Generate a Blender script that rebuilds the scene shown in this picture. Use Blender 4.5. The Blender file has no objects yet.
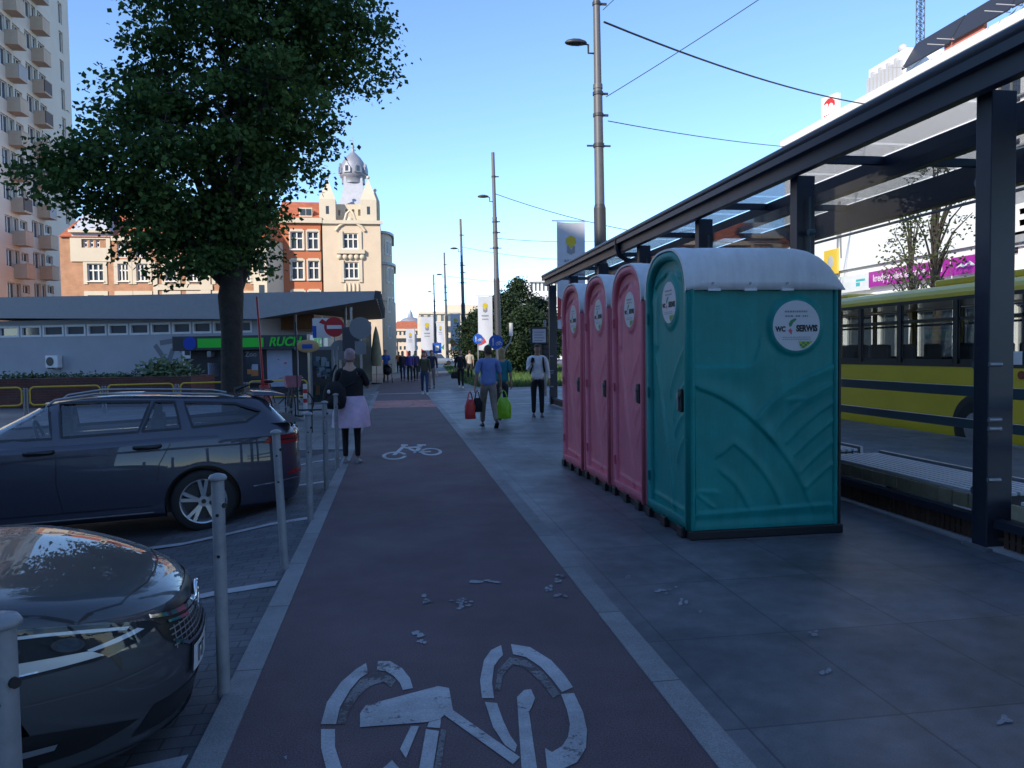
import bpy, bmesh, math, random
from mathutils import Vector, Matrix, noise
from mathutils.bvhtree import BVHTree
random.seed(7)
R = math.radians
scene = bpy.context.scene
COL = scene.collection

# ---------------------------------------------------------------- camera, sky, sun, exposure
FOC = 770.0; EYE = 1.6
YAW = R(8.6); PITCH = R(-2.4); ROLL = R(0.8)
_f = Vector((math.sin(YAW)*math.cos(PITCH), math.cos(YAW)*math.cos(PITCH), math.sin(PITCH)))
_r0 = Vector((math.cos(YAW), -math.sin(YAW), 0)); _u0 = _r0.cross(_f)
_r = _r0*math.cos(ROLL) - _u0*math.sin(ROLL); _u = _u0*math.cos(ROLL) + _r0*math.sin(ROLL)
cam = bpy.data.cameras.new('camera'); camo = bpy.data.objects.new('camera', cam); COL.objects.link(camo)
cam.sensor_width = 36.0; cam.lens = 36.0*FOC/1024.0; cam.clip_start = 0.05; cam.clip_end = 5000
camo.matrix_world = Matrix(((_r.x, _u.x, -_f.x, 0), (_r.y, _u.y, -_f.y, 0), (_r.z, _u.z, -_f.z, EYE), (0, 0, 0, 1)))
scene.camera = camo
SUN_EL = R(28.0); SUN_H = Vector((-0.72, -0.69, 0)).normalized()       # towards the sun
world = bpy.data.worlds.new('World'); scene.world = world; world.use_nodes = True
wn = world.node_tree.nodes; wl = world.node_tree.links
sky = wn.new('ShaderNodeTexSky'); sky.sky_type = 'NISHITA'; sky.sun_disc = False
sky.sun_elevation = SUN_EL; sky.sun_rotation = math.atan2(SUN_H.x, SUN_H.y)
sky.air_density = 1.0; sky.dust_density = 0.1; sky.altitude = 1500; sky.ozone_density = 4.5
wl.new(sky.outputs[0], wn['Background'].inputs[0]); wn['Background'].inputs[1].default_value = 0.15
sl = bpy.data.lights.new('sun', 'SUN'); sl.energy = 3.1; sl.angle = R(0.5); sl.color = (1.0, 0.9, 0.76)
so = bpy.data.objects.new('sun', sl); COL.objects.link(so)
_d = -(SUN_H*math.cos(SUN_EL) + Vector((0, 0, math.sin(SUN_EL))))
so.rotation_euler = _d.to_track_quat('-Z', 'Y').to_euler()
vs = scene.view_settings; vs.view_transform = 'Standard'; vs.look = 'None'; vs.exposure = 1.05; vs.gamma = 1.0
vs.use_curve_mapping = False
scene.cycles.max_bounces = 8; scene.cycles.transparent_max_bounces = 16

def ray(x, y): return _f + _r*((x-512)/FOC) - _u*((y-384)/FOC)
def G(x, y, z=0.0):
    d = ray(x, y); return Vector((0, 0, EYE)) + d*((z-EYE)/d.z)
def AY(x, y, Y):
    d = ray(x, y); return Vector((0, 0, EYE)) + d*(Y/d.y)
def AX(x, y, X):
    d = ray(x, y); return Vector((0, 0, EYE)) + d*(X/d.x)

# ---------------------------------------------------------------- materials
MATS = {}
def mat(name, col, rough=0.6, metal=0.0, vary=0.0, scale=4.0, bump=0.0, bscale=40.0, coat=0.0, spec=0.5, emit=None, trans=0.0, streak=0.0):
    if name in MATS: return MATS[name]
    m = bpy.data.materials.new(name); m.use_nodes = True; MATS[name] = m
    n = m.node_tree.nodes; l = m.node_tree.links; b = n['Principled BSDF']
    b.inputs['Base Color'].default_value = (*col, 1); b.inputs['Roughness'].default_value = rough
    b.inputs['Metallic'].default_value = metal; b.inputs['Specular IOR Level'].default_value = spec
    b.inputs['Coat Weight'].default_value = coat; b.inputs['Coat Roughness'].default_value = 0.015
    b.inputs['Transmission Weight'].default_value = trans
    if emit: b.inputs['Emission Color'].default_value = (*emit[0], 1); b.inputs['Emission Strength'].default_value = emit[1]
    tc = n.new('ShaderNodeTexCoord')
    if vary:
        nz = n.new('ShaderNodeTexNoise'); nz.inputs['Scale'].default_value = scale; nz.inputs['Detail'].default_value = 6
        nz.inputs['Roughness'].default_value = 0.65
        l.new(tc.outputs['Object'], nz.inputs['Vector'])
        mr = n.new('ShaderNodeMapRange'); mr.inputs[1].default_value = 0.3; mr.inputs[2].default_value = 0.7
        mr.inputs[3].default_value = 1-vary; mr.inputs[4].default_value = 1+vary
        l.new(nz.outputs['Fac'], mr.inputs[0])
        fac = mr.outputs[0]
        if streak:
            mp = n.new('ShaderNodeMapping'); mp.inputs['Scale'].default_value = (9, 9, 0.7); l.new(tc.outputs['Object'], mp.inputs[0])
            n3 = n.new('ShaderNodeTexNoise'); n3.inputs['Scale'].default_value = 1.0; n3.inputs['Detail'].default_value = 8; n3.inputs['Roughness'].default_value = 0.7; l.new(mp.outputs[0], n3.inputs['Vector'])
            m3 = n.new('ShaderNodeMapRange'); m3.inputs[1].default_value = 0.35; m3.inputs[2].default_value = 0.65; m3.inputs[3].default_value = 1-streak; m3.inputs[4].default_value = 1+streak*0.6; l.new(n3.outputs['Fac'], m3.inputs[0])
            n4 = n.new('ShaderNodeTexNoise'); n4.inputs['Scale'].default_value = 26; n4.inputs['Detail'].default_value = 3; l.new(tc.outputs['Object'], n4.inputs['Vector'])
            m4 = n.new('ShaderNodeMapRange'); m4.inputs[1].default_value = 0.69; m4.inputs[2].default_value = 0.72; m4.inputs[3].default_value = 1; m4.inputs[4].default_value = 1+streak*2.2; l.new(n4.outputs['Fac'], m4.inputs[0])
            q1 = n.new('ShaderNodeMath'); q1.operation = 'MULTIPLY'; l.new(fac, q1.inputs[0]); l.new(m3.outputs[0], q1.inputs[1])
            q2 = n.new('ShaderNodeMath'); q2.operation = 'MULTIPLY'; l.new(q1.outputs[0], q2.inputs[0]); l.new(m4.outputs[0], q2.inputs[1]); fac = q2.outputs[0]
        mx = n.new('ShaderNodeVectorMath'); mx.operation = 'MULTIPLY'; mx.inputs[0].default_value = col
        l.new(fac, mx.inputs[1]); l.new(mx.outputs[0], b.inputs['Base Color'])
        rr = n.new('ShaderNodeMapRange'); rr.inputs[3].default_value = max(0.02, rough-0.08); rr.inputs[4].default_value = min(1, rough+0.1)
        l.new(nz.outputs['Fac'], rr.inputs[0]); l.new(rr.outputs[0], b.inputs['Roughness'])
    if bump:
        n2 = n.new('ShaderNodeTexNoise'); n2.inputs['Scale'].default_value = bscale; n2.inputs['Detail'].default_value = 5
        l.new(tc.outputs['Object'], n2.inputs['Vector'])
        bp = n.new('ShaderNodeBump'); bp.inputs['Strength'].default_value = bump; bp.inputs['Distance'].default_value = 0.02
        l.new(n2.outputs['Fac'], bp.inputs['Height']); l.new(bp.outputs[0], b.inputs['Normal'])
    return m
def glass(name, tint=(0.6, 0.68, 0.7), refl=0.10, rough=0.02):
    if name in MATS: return MATS[name]
    m = bpy.data.materials.new(name); m.use_nodes = True; MATS[name] = m
    n = m.node_tree.nodes; l = m.node_tree.links; n.remove(n['Principled BSDF'])
    t = n.new('ShaderNodeBsdfTransparent'); t.inputs[0].default_value = (*tint, 1)
    g = n.new('ShaderNodeBsdfGlossy'); g.inputs['Roughness'].default_value = rough
    lw = n.new('ShaderNodeLayerWeight'); lw.inputs[0].default_value = 0.5
    pw = n.new('ShaderNodeMath'); pw.operation = 'POWER'; pw.inputs[1].default_value = 4.5
    ad = n.new('ShaderNodeMath'); ad.operation = 'ADD'; ad.inputs[1].default_value = refl; ad.use_clamp = True
    mx = n.new('ShaderNodeMixShader'); l.new(lw.outputs['Facing'], pw.inputs[0]); l.new(pw.outputs[0], ad.inputs[0]); l.new(ad.outputs[0], mx.inputs[0])
    l.new(t.outputs[0], mx.inputs[1]); l.new(g.outputs[0], mx.inputs[2])
    l.new(mx.outputs[0], n['Material Output'].inputs[0]); return m

def asphalt(name, col, speck=0.35, patch=0.25, rough=0.75, joints=None, cracks=False, spots=0.0, jcol=0.45, bump=0.25, worn=None):
    """ground surface: fine aggregate, broad stains, optional slab joints, worn pale spots"""
    m = bpy.data.materials.new(name); m.use_nodes = True; MATS[name] = m
    n = m.node_tree.nodes; l = m.node_tree.links; b = n['Principled BSDF']
    tc = n.new('ShaderNodeTexCoord')
    def nz(s, d=5, r=0.6, dist=0.0):
        q = n.new('ShaderNodeTexNoise'); q.inputs['Scale'].default_value = s; q.inputs['Detail'].default_value = d
        q.inputs['Roughness'].default_value = r; q.inputs['Distortion'].default_value = dist
        l.new(tc.outputs['Object'], q.inputs['Vector']); return q.outputs['Fac']
    def rng(v, a, bb, c, d):
        q = n.new('ShaderNodeMapRange'); q.inputs[1].default_value = a; q.inputs[2].default_value = bb
        q.inputs[3].default_value = c; q.inputs[4].default_value = d; l.new(v, q.inputs[0]); return q.outputs[0]
    def mul(a, bb):
        q = n.new('ShaderNodeMath'); q.operation = 'MULTIPLY'
        l.new(a, q.inputs[0])
        if isinstance(bb, float): q.inputs[1].default_value = bb
        else: l.new(bb, q.inputs[1])
        return q.outputs[0]
    fine = nz(140, 3, 0.8)
    f = mul(rng(fine, 0.3, 0.7, 1-speck, 1+speck), rng(nz(0.7, 6, 0.65, 0.6), 0.3, 0.7, 1-patch, 1+patch))
    f = mul(f, rng(nz(6.0, 4, 0.6), 0.35, 0.65, 1-patch*0.4, 1+patch*0.4))
    if joints:
        mp = n.new('ShaderNodeMapping'); mp.inputs['Rotation'].default_value = (0, 0, joints[3] if len(joints) > 3 else 0)
        l.new(tc.outputs['Object'], mp.inputs[0])
        br = n.new('ShaderNodeTexBrick'); l.new(mp.outputs[0], br.inputs['Vector'])
        br.inputs['Scale'].default_value = 1.0; br.inputs['Brick Width'].default_value = joints[0]
        br.inputs['Row Height'].default_value = joints[1]; br.inputs['Mortar Size'].default_value = joints[2]
        br.inputs['Mortar Smooth'].default_value = 0.3; br.offset = joints[4] if len(joints) > 4 else 0.5
        br.inputs['Color1'].default_value = (0.82, 0.82, 0.82, 1); br.inputs['Color2'].default_value = (1.12, 1.12, 1.12, 1)
        br.inputs['Mortar'].default_value = (jcol, jcol, jcol, 1); br.inputs['Bias'].default_value = 0.0
        f = mul(f, br.outputs['Color'])
    if spots:
        sp = rng(nz(2.3, 8, 0.75, 1.5), 0.72, 0.76, 1.0, 1+spots*2); f = mul(f, sp)
        sp2 = rng(nz(9.0, 3, 0.5), 0.70, 0.73, 1.0, 1-spots*0.4); f = mul(f, sp2)
    vm = n.new('ShaderNodeVectorMath'); vm.operation = 'SCALE'; vm.inputs[0].default_value = col; l.new(f, vm.inputs['Scale'])
    if worn:
        mxc = n.new('ShaderNodeMix'); mxc.data_type = 'RGBA'; wa = mul(nz(38, 6, 0.75), nz(5.0, 4, 0.6))
        l.new(rng(wa, worn[1]-0.02, worn[1]+0.015, 1.0, 0.0), mxc.inputs['Factor']); l.new(vm.outputs[0], mxc.inputs[6]); mxc.inputs[7].default_value = (*worn[0], 1)
        l.new(mxc.outputs[2], b.inputs['Base Color'])
    else: l.new(vm.outputs[0], b.inputs['Base Color'])
    l.new(rng(nz(1.3, 5), 0.3, 0.7, rough-0.12, rough+0.08), b.inputs['Roughness'])
    bp = n.new('ShaderNodeBump'); bp.inputs['Strength'].default_value = bump; bp.inputs['Distance'].default_value = 0.006
    l.new(fine, bp.inputs['Height']); l.new(bp.outputs[0], b.inputs['Normal'])
    return m

def bricks(name, c1, c2, mortar, w, h, ms=0.01, axes='xz'):
    if name in MATS: return MATS[name]
    m = bpy.data.materials.new(name); m.use_nodes = True; MATS[name] = m
    n = m.node_tree.nodes; l = m.node_tree.links; b = n['Principled BSDF']; b.inputs['Roughness'].default_value = 0.85
    tc = n.new('ShaderNodeTexCoord'); sx = n.new('ShaderNodeSeparateXYZ'); cx = n.new('ShaderNodeCombineXYZ')
    l.new(tc.outputs['Object'], sx.inputs[0])
    ad = n.new('ShaderNodeMath'); l.new(sx.outputs[0], ad.inputs[0]); l.new(sx.outputs[1], ad.inputs[1])
    l.new(ad.outputs[0], cx.inputs[0]); l.new(sx.outputs[2], cx.inputs[1])
    br = n.new('ShaderNodeTexBrick'); l.new(cx.outputs[0], br.inputs['Vector']); br.inputs['Scale'].default_value = 1
    br.inputs['Brick Width'].default_value = w; br.inputs['Row Height'].default_value = h; br.inputs['Mortar Size'].default_value = ms
    br.inputs['Color1'].default_value = (*c1, 1); br.inputs['Color2'].default_value = (*c2, 1); br.inputs['Mortar'].default_value = (*mortar, 1)
    nz = n.new('ShaderNodeTexNoise'); nz.inputs['Scale'].default_value = 1.5; nz.inputs['Detail'].default_value = 5; l.new(tc.outputs['Object'], nz.inputs['Vector'])
    mr = n.new('ShaderNodeMapRange'); mr.inputs[1].default_value = .3; mr.inputs[2].default_value = .7; mr.inputs[3].default_value = .82; mr.inputs[4].default_value = 1.15
    l.new(nz.outputs['Fac'], mr.inputs[0])
    vm = n.new('ShaderNodeVectorMath'); vm.operation = 'SCALE'; l.new(br.outputs['Color'], vm.inputs[0]); l.new(mr.outputs[0], vm.inputs['Scale'])
    l.new(vm.outputs[0], b.inputs['Base Color'])
    return m

# ---------------------------------------------------------------- mesh helpers
class MB:
    def __init__(s): s.v = []; s.f = []; s.m = []; s.M = None; s.mi = 0; s.sm = []
    def add(s, vs, fs, smooth=False):
        o = len(s.v)
        s.v += [tuple((s.M @ Vector(p)) if s.M else p) for p in vs]
        s.f += [tuple(i+o for i in f) for f in fs]; s.m += [s.mi]*len(fs); s.sm += [smooth]*len(fs); return s
    def box(s, x0, x1, y0, y1, z0, z1):
        return s.add([(x0,y0,z0),(x1,y0,z0),(x1,y1,z0),(x0,y1,z0),(x0,y0,z1),(x1,y0,z1),(x1,y1,z1),(x0,y1,z1)],
                     [(0,3,2,1),(4,5,6,7),(0,1,5,4),(1,2,6,5),(2,3,7,6),(3,0,4,7)])
    def bar(s, p, q, w, h, up=(0,0,1)):
        p = Vector(p); q = Vector(q); d = (q-p).normalized(); up = Vector(up)
        x = d.cross(up)
        if x.length < 1e-4: x = d.cross(Vector((0, 1, 0)))
        x.normalize(); u = x.cross(d); x *= w/2; u *= h/2
        return s.add([p-x-u, p+x-u, p+x+u, p-x+u, q-x-u, q+x-u, q+x+u, q-x+u],
                     [(0,1,2,3),(7,6,5,4),(0,4,5,1),(1,5,6,2),(2,6,7,3),(3,7,4,0)])
    def tube(s, pts, r, n=8, caps=True, smooth=True):
        pts = [Vector(p) for p in pts]; k = len(pts); rs = r if isinstance(r, (list, tuple)) else [r]*k
        vs = []; t0 = None; x = None
        for i, p in enumerate(pts):
            t = (pts[min(i+1, k-1)] - pts[max(i-1, 0)]).normalized()
            if x is None:
                x = t.orthogonal().normalized()
            else:
                x = (x - t*x.dot(t))
                x = x.normalized() if x.length > 1e-5 else t.orthogonal().normalized()
            y = t.cross(x)
            for j in range(n):
                a = 2*math.pi*j/n; vs.append(p + x*(math.cos(a)*rs[i]) + y*(math.sin(a)*rs[i]))
        fs = []
        for i in range(k-1):
            for j in range(n):
                a = i*n+j; b = i*n+(j+1) % n; fs.append((a, b, b+n, a+n))
        s.add(vs, fs, smooth)
        if caps: s.add(vs[:n], [tuple(range(n-1, -1, -1))]); s.add(vs[-n:], [tuple(range(n))])
        return s
    def cyl(s, p, q, r0, r1=None, n=16): return s.tube([p, q], [r0, r0 if r1 is None else r1], n)
    def prism(s, poly, d0, d1, ax='z'):
        k = len(poly)
        f = {'z': lambda a, b, d: (a, b, d), 'y': lambda a, b, d: (a, d, b), 'x': lambda a, b, d: (d, a, b)}[ax]
        return s.add([f(a, b, d0) for a, b in poly] + [f(a, b, d1) for a, b in poly],
                     [tuple(range(k-1, -1, -1)), tuple(range(k, 2*k))] + [(i, (i+1) % k, (i+1) % k+k, i+k) for i in range(k)])
    def lathe(s, prof, n=24, c=(0, 0), sx=1.0, sy=1.0, smooth=True):
        vs = []; fs = []
        for r, z in prof:
            for j in range(n):
                a = 2*math.pi*j/n; vs.append((c[0]+r*math.cos(a)*sx, c[1]+r*math.sin(a)*sy, z))
        for i in range(len(prof)-1):
            for j in range(n):
                a = i*n+j; b = i*n+(j+1) % n; fs.append((a, b, b+n, a+n))
        s.add(vs, fs, smooth)
        return s.add(vs[:n], [tuple(range(n-1, -1, -1))]).add(vs[-n:], [tuple(range(n))])
    def rings(s, rr, cap=True, smooth=True, closed=True):
        n = len(rr[0]); vs = [p for r_ in rr for p in r_]; fs = []
        for i in range(len(rr)-1):
            for j in range(n if closed else n-1):
                a = i*n+j; b = i*n+(j+1) % n; fs.append((a, b, b+n, a+n))
        s.add(vs, fs, smooth)
        if cap: s.add(rr[0], [tuple(range(n-1, -1, -1))], smooth); s.add(rr[-1], [tuple(range(n))], smooth)
        return s
    def sphere(s, c, rx, ry=None, rz=None, n=12, m=8):
        ry = ry or rx; rz = rz or rx
        rr = [[(c[0]+rx*math.sin(t)*math.cos(a), c[1]+ry*math.sin(t)*math.sin(a), c[2]-rz*math.cos(t))
               for a in [2*math.pi*j/n for j in range(n)]] for t in [0.06+(math.pi-0.12)*i/m for i in range(m+1)]]
        return s.rings(rr)
    def grid(s, nx, ny, fn, smooth=True):
        vs = [fn(i/nx, j/ny) for j in range(ny+1) for i in range(nx+1)]
        return s.add(vs, [(j*(nx+1)+i, j*(nx+1)+i+1, (j+1)*(nx+1)+i+1, (j+1)*(nx+1)+i) for j in range(ny) for i in range(nx)], smooth)
    def wall(s, W, H, holes, rev=0.18, y=0.0):
        """front at y facing -Y with real openings and reveals going back"""
        e = 1e-4
        xs = sorted(set([0, W] + [h[0] for h in holes] + [h[1] for h in holes])); zs = sorted(set([0, H] + [h[2] for h in holes] + [h[3] for h in holes]))
        xs = [x for i, x in enumerate(xs) if i == 0 or x-xs[i-1] > e]; zs = [z for i, z in enumerate(zs) if i == 0 or z-zs[i-1] > e]
        for i in range(len(xs)-1):
            for j in range(len(zs)-1):
                cx = (xs[i]+xs[i+1])/2; cz = (zs[j]+zs[j+1])/2
                if any(h[0] < cx < h[1] and h[2] < cz < h[3] for h in holes): continue
                s.add([(xs[i], y, zs[j]), (xs[i+1], y, zs[j]), (xs[i+1], y, zs[j+1]), (xs[i], y, zs[j+1])], [(0, 1, 2, 3)])
        for a, b, c, d in holes:
            for p, q in (((a, c), (a, d)), ((a, d), (b, d)), ((b, d), (b, c)), ((b, c), (a, c))):
                s.add([(p[0], y, p[1]), (q[0], y, q[1]), (q[0], y+rev, q[1]), (p[0], y+rev, p[1])], [(0, 1, 2, 3)])
        return s
    def mesh(s, me, M=None):
        return s.add([(M @ v.co) if M else v.co.copy() for v in me.vertices], [tuple(p.vertices) for p in me.polygons], True)
    def build(s, name, mats, parent=None, bevel=0.0, loc=None, rot=None, segs=2, auto=None):
        me = bpy.data.meshes.new(name); me.from_pydata([tuple(v) for v in s.v], [], s.f)
        for m_ in (mats if isinstance(mats, (list, tuple)) else [mats]): me.materials.append(m_)
        me.polygons.foreach_set('material_index', s.m); me.polygons.foreach_set('use_smooth', s.sm); me.update()
        o = bpy.data.objects.new(name, me); COL.objects.link(o)
        if parent: o.parent = parent
        if loc: o.location = loc
        if rot: o.rotation_euler = rot
        if bevel:
            b = o.modifiers.new('bevel', 'BEVEL'); b.width = bevel; b.segments = segs; b.limit_method = 'ANGLE'; b.angle_limit = R(40)
        return o
def tag(o, label, cat, group=None):
    o['label'] = label; o['category'] = cat
    if group: o['group'] = group
    return o
def thing(name, label, cat, loc=(0, 0, 0), rotz=0.0, group=None):
    o = bpy.data.objects.new(name, None); COL.objects.link(o); o.location = loc; o.rotation_euler = (0, 0, rotz)
    o.empty_display_size = 0.2
    return tag(o, label, cat, group)
def kids(o): return [c for c in bpy.data.objects if c.parent == o]
def dup(o, loc=None, rotz=None, label=None, group=None, parent=None):
    c = o.copy(); COL.objects.link(c)
    if parent: c.parent = parent
    if loc is not None: c.location = loc
    if rotz is not None: c.rotation_euler = (0, 0, rotz)
    if label: c['label'] = label
    if group: c['group'] = group
    for k in kids(o): dup(k, parent=c)
    return c
def struct(name, mb, m, **k):
    o = mb.build(name, m, **k); o['kind'] = 'structure'; return o
def text(body, size, mtl, name, parent, M, depth=0.002, align='CENTER', shear=0.0, bold=0.0, sx=1.0):
    cu = bpy.data.curves.new('txt', 'FONT'); cu.body = body; cu.size = size; cu.extrude = depth; cu.align_x = align; cu.align_y = 'CENTER'
    cu.shear = shear; cu.offset = bold; cu.resolution_u = 3
    t = bpy.data.objects.new('txt', cu); COL.objects.link(t)
    dg = bpy.context.evaluated_depsgraph_get(); dg.update()
    me = bpy.data.meshes.new_from_object(t.evaluated_get(dg)); bpy.data.objects.remove(t); bpy.data.curves.remove(cu)
    me.transform(Matrix.Diagonal((sx, 1, 1, 1))); me.transform(M); me.materials.clear(); me.materials.append(mtl)
    o = bpy.data.objects.new(name, me); COL.objects.link(o)
    if parent: o.parent = parent
    return o
def frame_m(origin, xdir, updir):
    x = Vector(xdir).normalized(); u = Vector(updir).normalized(); z = x.cross(u)
    return Matrix(((x.x, u.x, z.x, origin[0]), (x.y, u.y, z.y, origin[1]), (x.z, u.z, z.z, origin[2]), (0, 0, 0, 1)))
def skin(verts, edges, radii, root=0, sub=1):
    me = bpy.data.meshes.new('sk'); me.from_pydata(verts, edges, []); o = bpy.data.objects.new('sk', me); COL.objects.link(o)
    m = o.modifiers.new('s', 'SKIN'); m.use_smooth_shade = True
    for i, d in enumerate(me.skin_vertices[0].data):
        r_ = radii[i]; d.radius = r_ if isinstance(r_, tuple) else (r_, r_); d.use_root = (i == root)
    if sub: q = o.modifiers.new('b', 'SUBSURF'); q.levels = sub; q.render_levels = sub
    dg = bpy.context.evaluated_depsgraph_get(); dg.update()
    r = bpy.data.meshes.new_from_object(o.evaluated_get(dg)); bpy.data.objects.remove(o); return r
def bool_cut(base, cutters):
    for q in [base]+list(cutters):
        bm = bmesh.new(); bm.from_mesh(q.data); bmesh.ops.remove_doubles(bm, verts=bm.verts[:], dist=1e-5); bmesh.ops.recalc_face_normals(bm, faces=bm.faces[:]); bm.to_mesh(q.data); bm.free()
    for c in cutters:
        c.parent = base.parent
        m = base.modifiers.new('b', 'BOOLEAN'); m.operation = 'DIFFERENCE'; m.object = c; m.solver = 'EXACT'
    dg = bpy.context.evaluated_depsgraph_get(); dg.update()
    me = bpy.data.meshes.new_from_object(base.evaluated_get(dg)); base.modifiers.clear(); base.data = me
    for c in cutters: bpy.data.objects.remove(c)
def bez(p0, p1, p2, n=8):
    return [tuple(p0[k]*(1-t)**2 + 2*p1[k]*t*(1-t) + p2[k]*t*t for k in range(len(p0))) for t in [i/n for i in range(n+1)]]
# ---------------------------------------------------------------- ground
M_path = asphalt('bike_path_asphalt', (0.096, 0.063, 0.071), speck=0.75, patch=0.16, rough=0.85, spots=0.25)
M_slab = asphalt('paving_slabs', (0.108, 0.107, 0.120), speck=0.34, patch=0.42, rough=0.55, joints=(1.0, 0.72, 0.007, R(90), 0.0), spots=0.6, jcol=0.48, bump=0.15)
M_kerb = asphalt('granite_kerb', (0.19, 0.19, 0.195), speck=0.4, patch=0.2, joints=(1.0, 5.0, 0.006, R(90)), jcol=0.4)
M_road = asphalt('road_asphalt', (0.052, 0.053, 0.060), speck=0.45, patch=0.3, rough=0.7)
M_setts = asphalt('parking_setts', (0.095, 0.095, 0.105), speck=0.3, patch=0.35, joints=(0.2, 0.1, 0.006, 0, 0.5), jcol=0.45)
M_walk = asphalt('far_paving', (0.125, 0.125, 0.128), speck=0.2, patch=0.2, rough=0.7, joints=(0.5, 0.5, 0.012, 0, 0.0), jcol=0.6)
M_paint = asphalt('road_paint', (0.33, 0.33, 0.345), speck=0.3, patch=0.35, rough=0.6, worn=((0.07, 0.055, 0.06), 0.165))
M_redp = asphalt('red_crossing_paint', (0.36, 0.14, 0.12), speck=0.25, patch=0.3, worn=((0.08, 0.05, 0.05), 0.2))
def sheet(name, x0, x1, y0, y1, z, m, nx=1, ny=1, zf=None):
    b = MB(); b.grid(nx, ny, lambda u, v: (x0+(x1-x0)*u, y0+(y1-y0)*v, z if zf is None else zf(x0+(x1-x0)*u, y0+(y1-y0)*v)), False)
    return struct(name, b, m)
def zlot(y): t = min(1, max(0, (y-4.5)/3.5)); return -0.12-0.07*(t*t*(3-2*t))
def zpark(x, y):
    t = min(1, max(0, (-0.83-x)/1.5)); return -0.02 + (zlot(y)+0.02)*(t*t*(3-2*t))
sheet('ground', -2500, 2500, -2500, 2500, -0.5, M_road)
sheet('bike_path', -0.70, 1.19, -8, 33, 0.0, M_path)
b = MB(); b.box(-0.83, -0.70, -8, 33, -0.2, 0.006); struct('kerb', b, M_kerb)
b = MB(); b.box(1.19, 1.33, -8, 33, -0.2, 0.005); struct('kerb', b, M_kerb)
sheet('pavement', 1.33, 9.6, -8, 33, 0.0, M_slab)
b = MB(); b.box(9.6, 9.78, -30, 120, -0.5, 0.0); struct('kerb', b, M_kerb)
sheet('road', 9.78, 21.5, -60, 160, -0.35, M_road)
b = MB(); b.box(21.5, 40, -60, 160, -0.4, 0.0); struct('pavement', b, M_walk)
sheet('parking_lot', -40, -2.3, -10, 13.2, 0, M_road, 1, 60, zpark)
sheet('parking_margin', -2.3, -0.83, -10, 13.2, 0, M_setts, 24, 60, zpark)
b = MB(); b.box(-60, -0.83, 13.2, 13.35, -0.4, 0.008); struct('kerb', b, M_kerb)
sheet('pavement', -60, -0.83, 13.35, 33, 0.0, M_walk)
sheet('pavement', -60, 9.6, 33, 420, -0.004, M_walk)
# path beyond the crossing: goes on, then swings to the right
b = MB()
def pc(t): return (-0.1+0.35*t + 9.5*max(0, t-0.35)**2.2, 33+26*t)
b.grid(1, 20, lambda u, v: (pc(v)[0]-0.75+1.9*u*(1+0.5*v), pc(v)[1], 0.001), False); struct('bike_path', b, M_path)
b = MB()
b.grid(1, 1, lambda u, v: (-0.70+1.89*u, 22.8+3.6*v, 0.004), False); struct('red_crossing', b, M_redp)
b = MB()
for (x0, x1, y0, y1, k) in ((1.45, 2.9, 23.3, 26.2, .5), (3.6, 9.0, 23.3, 26.2, .5)):
    for q in ((x0, x1, y0, y0+.16), (x0, x1, y1-.16, y1)): b.add([(q[0]+k*0.2, q[2], .004), (q[1], q[2], .004), (q[1]-k, q[3], .004), (q[0], q[3], .004)], [(0, 1, 2, 3)])
b.add([(-1, 30.6, .004), (9, 31.6, .004), (9, 31.9, .004), (-1, 30.9, .004)], [(0, 1, 2, 3)])
struct('crossing_marking', b, M_paint)
sheet('street', 7.5, 9.55, 27.5, 33, 0.003, M_road); sheet('street', 10.0, 21.5, 160, 420, 0.0, M_road)
# parking stripes
b = MB()
for Y in (3.1, 5.52, 7.72, 9.95, 12.1):
    n = 14; x0 = -0.86; x1 = -6.2
    for i in range(n):
        xa = x0+(x1-x0)*i/n; xb = x0+(x1-x0)*(i+1)/n
        ya = Y+(xa-x0)*0.20; yb = Y+(xb-x0)*0.20; w = 0.12
        b.add([(xa, ya, zpark(xa, ya)+.008), (xb, yb, zpark(xb, yb)+.008), (xb, yb+w, zpark(xb, yb+w)+.008), (xa, ya+w, zpark(xa, ya+w)+.008)], [(0, 1, 2, 3)])
struct('parking_stripes', b, M_paint)
# bicycle symbols painted on the path
def arc(b, c, ro, ri, a0, a1, z=0.004, n=14, sx=1.0, sy=1.0):
    vs = []
    for i in range(n+1):
        a = R(a0+(a1-a0)*i/n); ca = math.cos(a); sa = math.sin(a)
        vs += [(c[0]+ro*ca*sx, c[1]+ro*sa*sy, z), (c[0]+ri*ca*sx, c[1]+ri*sa*sy, z)]
    b.add(vs, [(2*i, 2*i+1, 2*i+3, 2*i+2) for i in range(n)])
def gpoly(b, pts, z=0.004): b.add([G(x, y, z) for x, y in pts], [tuple(range(len(pts)))])
b = MB()
def gring(b, outer, inner, z=0.004):
    n = len(outer); vs = [G(x, y, z) for x, y in outer] + [G(x, y, z) for x, y in inner]
    b.add(vs, [(i, i+1, n+i+1, n+i) for i in range(n-1)])
gring(b, [(321, 724), (327, 702), (341, 682), (356, 669), (366, 663)], [(336, 724), (340, 707), (350, 690), (360, 678), (368, 673)])
gring(b, [(378, 661), (390, 661), (402, 668), (410, 678), (413, 688)], [(377, 670), (386, 671), (394, 676), (400, 683), (403, 690)])
gring(b, [(321, 729), (321, 748), (326, 768), (335, 790), (352, 806), (380, 815)], [(335, 729), (335, 747), (341, 766), (350, 782), (364, 793), (384, 800)])
gpoly(b, [(360, 713), (366, 705), (438, 686), (449, 688), (453, 710), (446, 713), (440, 719), (427, 722), (360, 727)])
gpoly(b, [(426, 729), (439, 731), (432, 775), (418, 775)])
gpoly(b, [(411, 726), (419, 726), (406, 758), (400, 749)])
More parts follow.
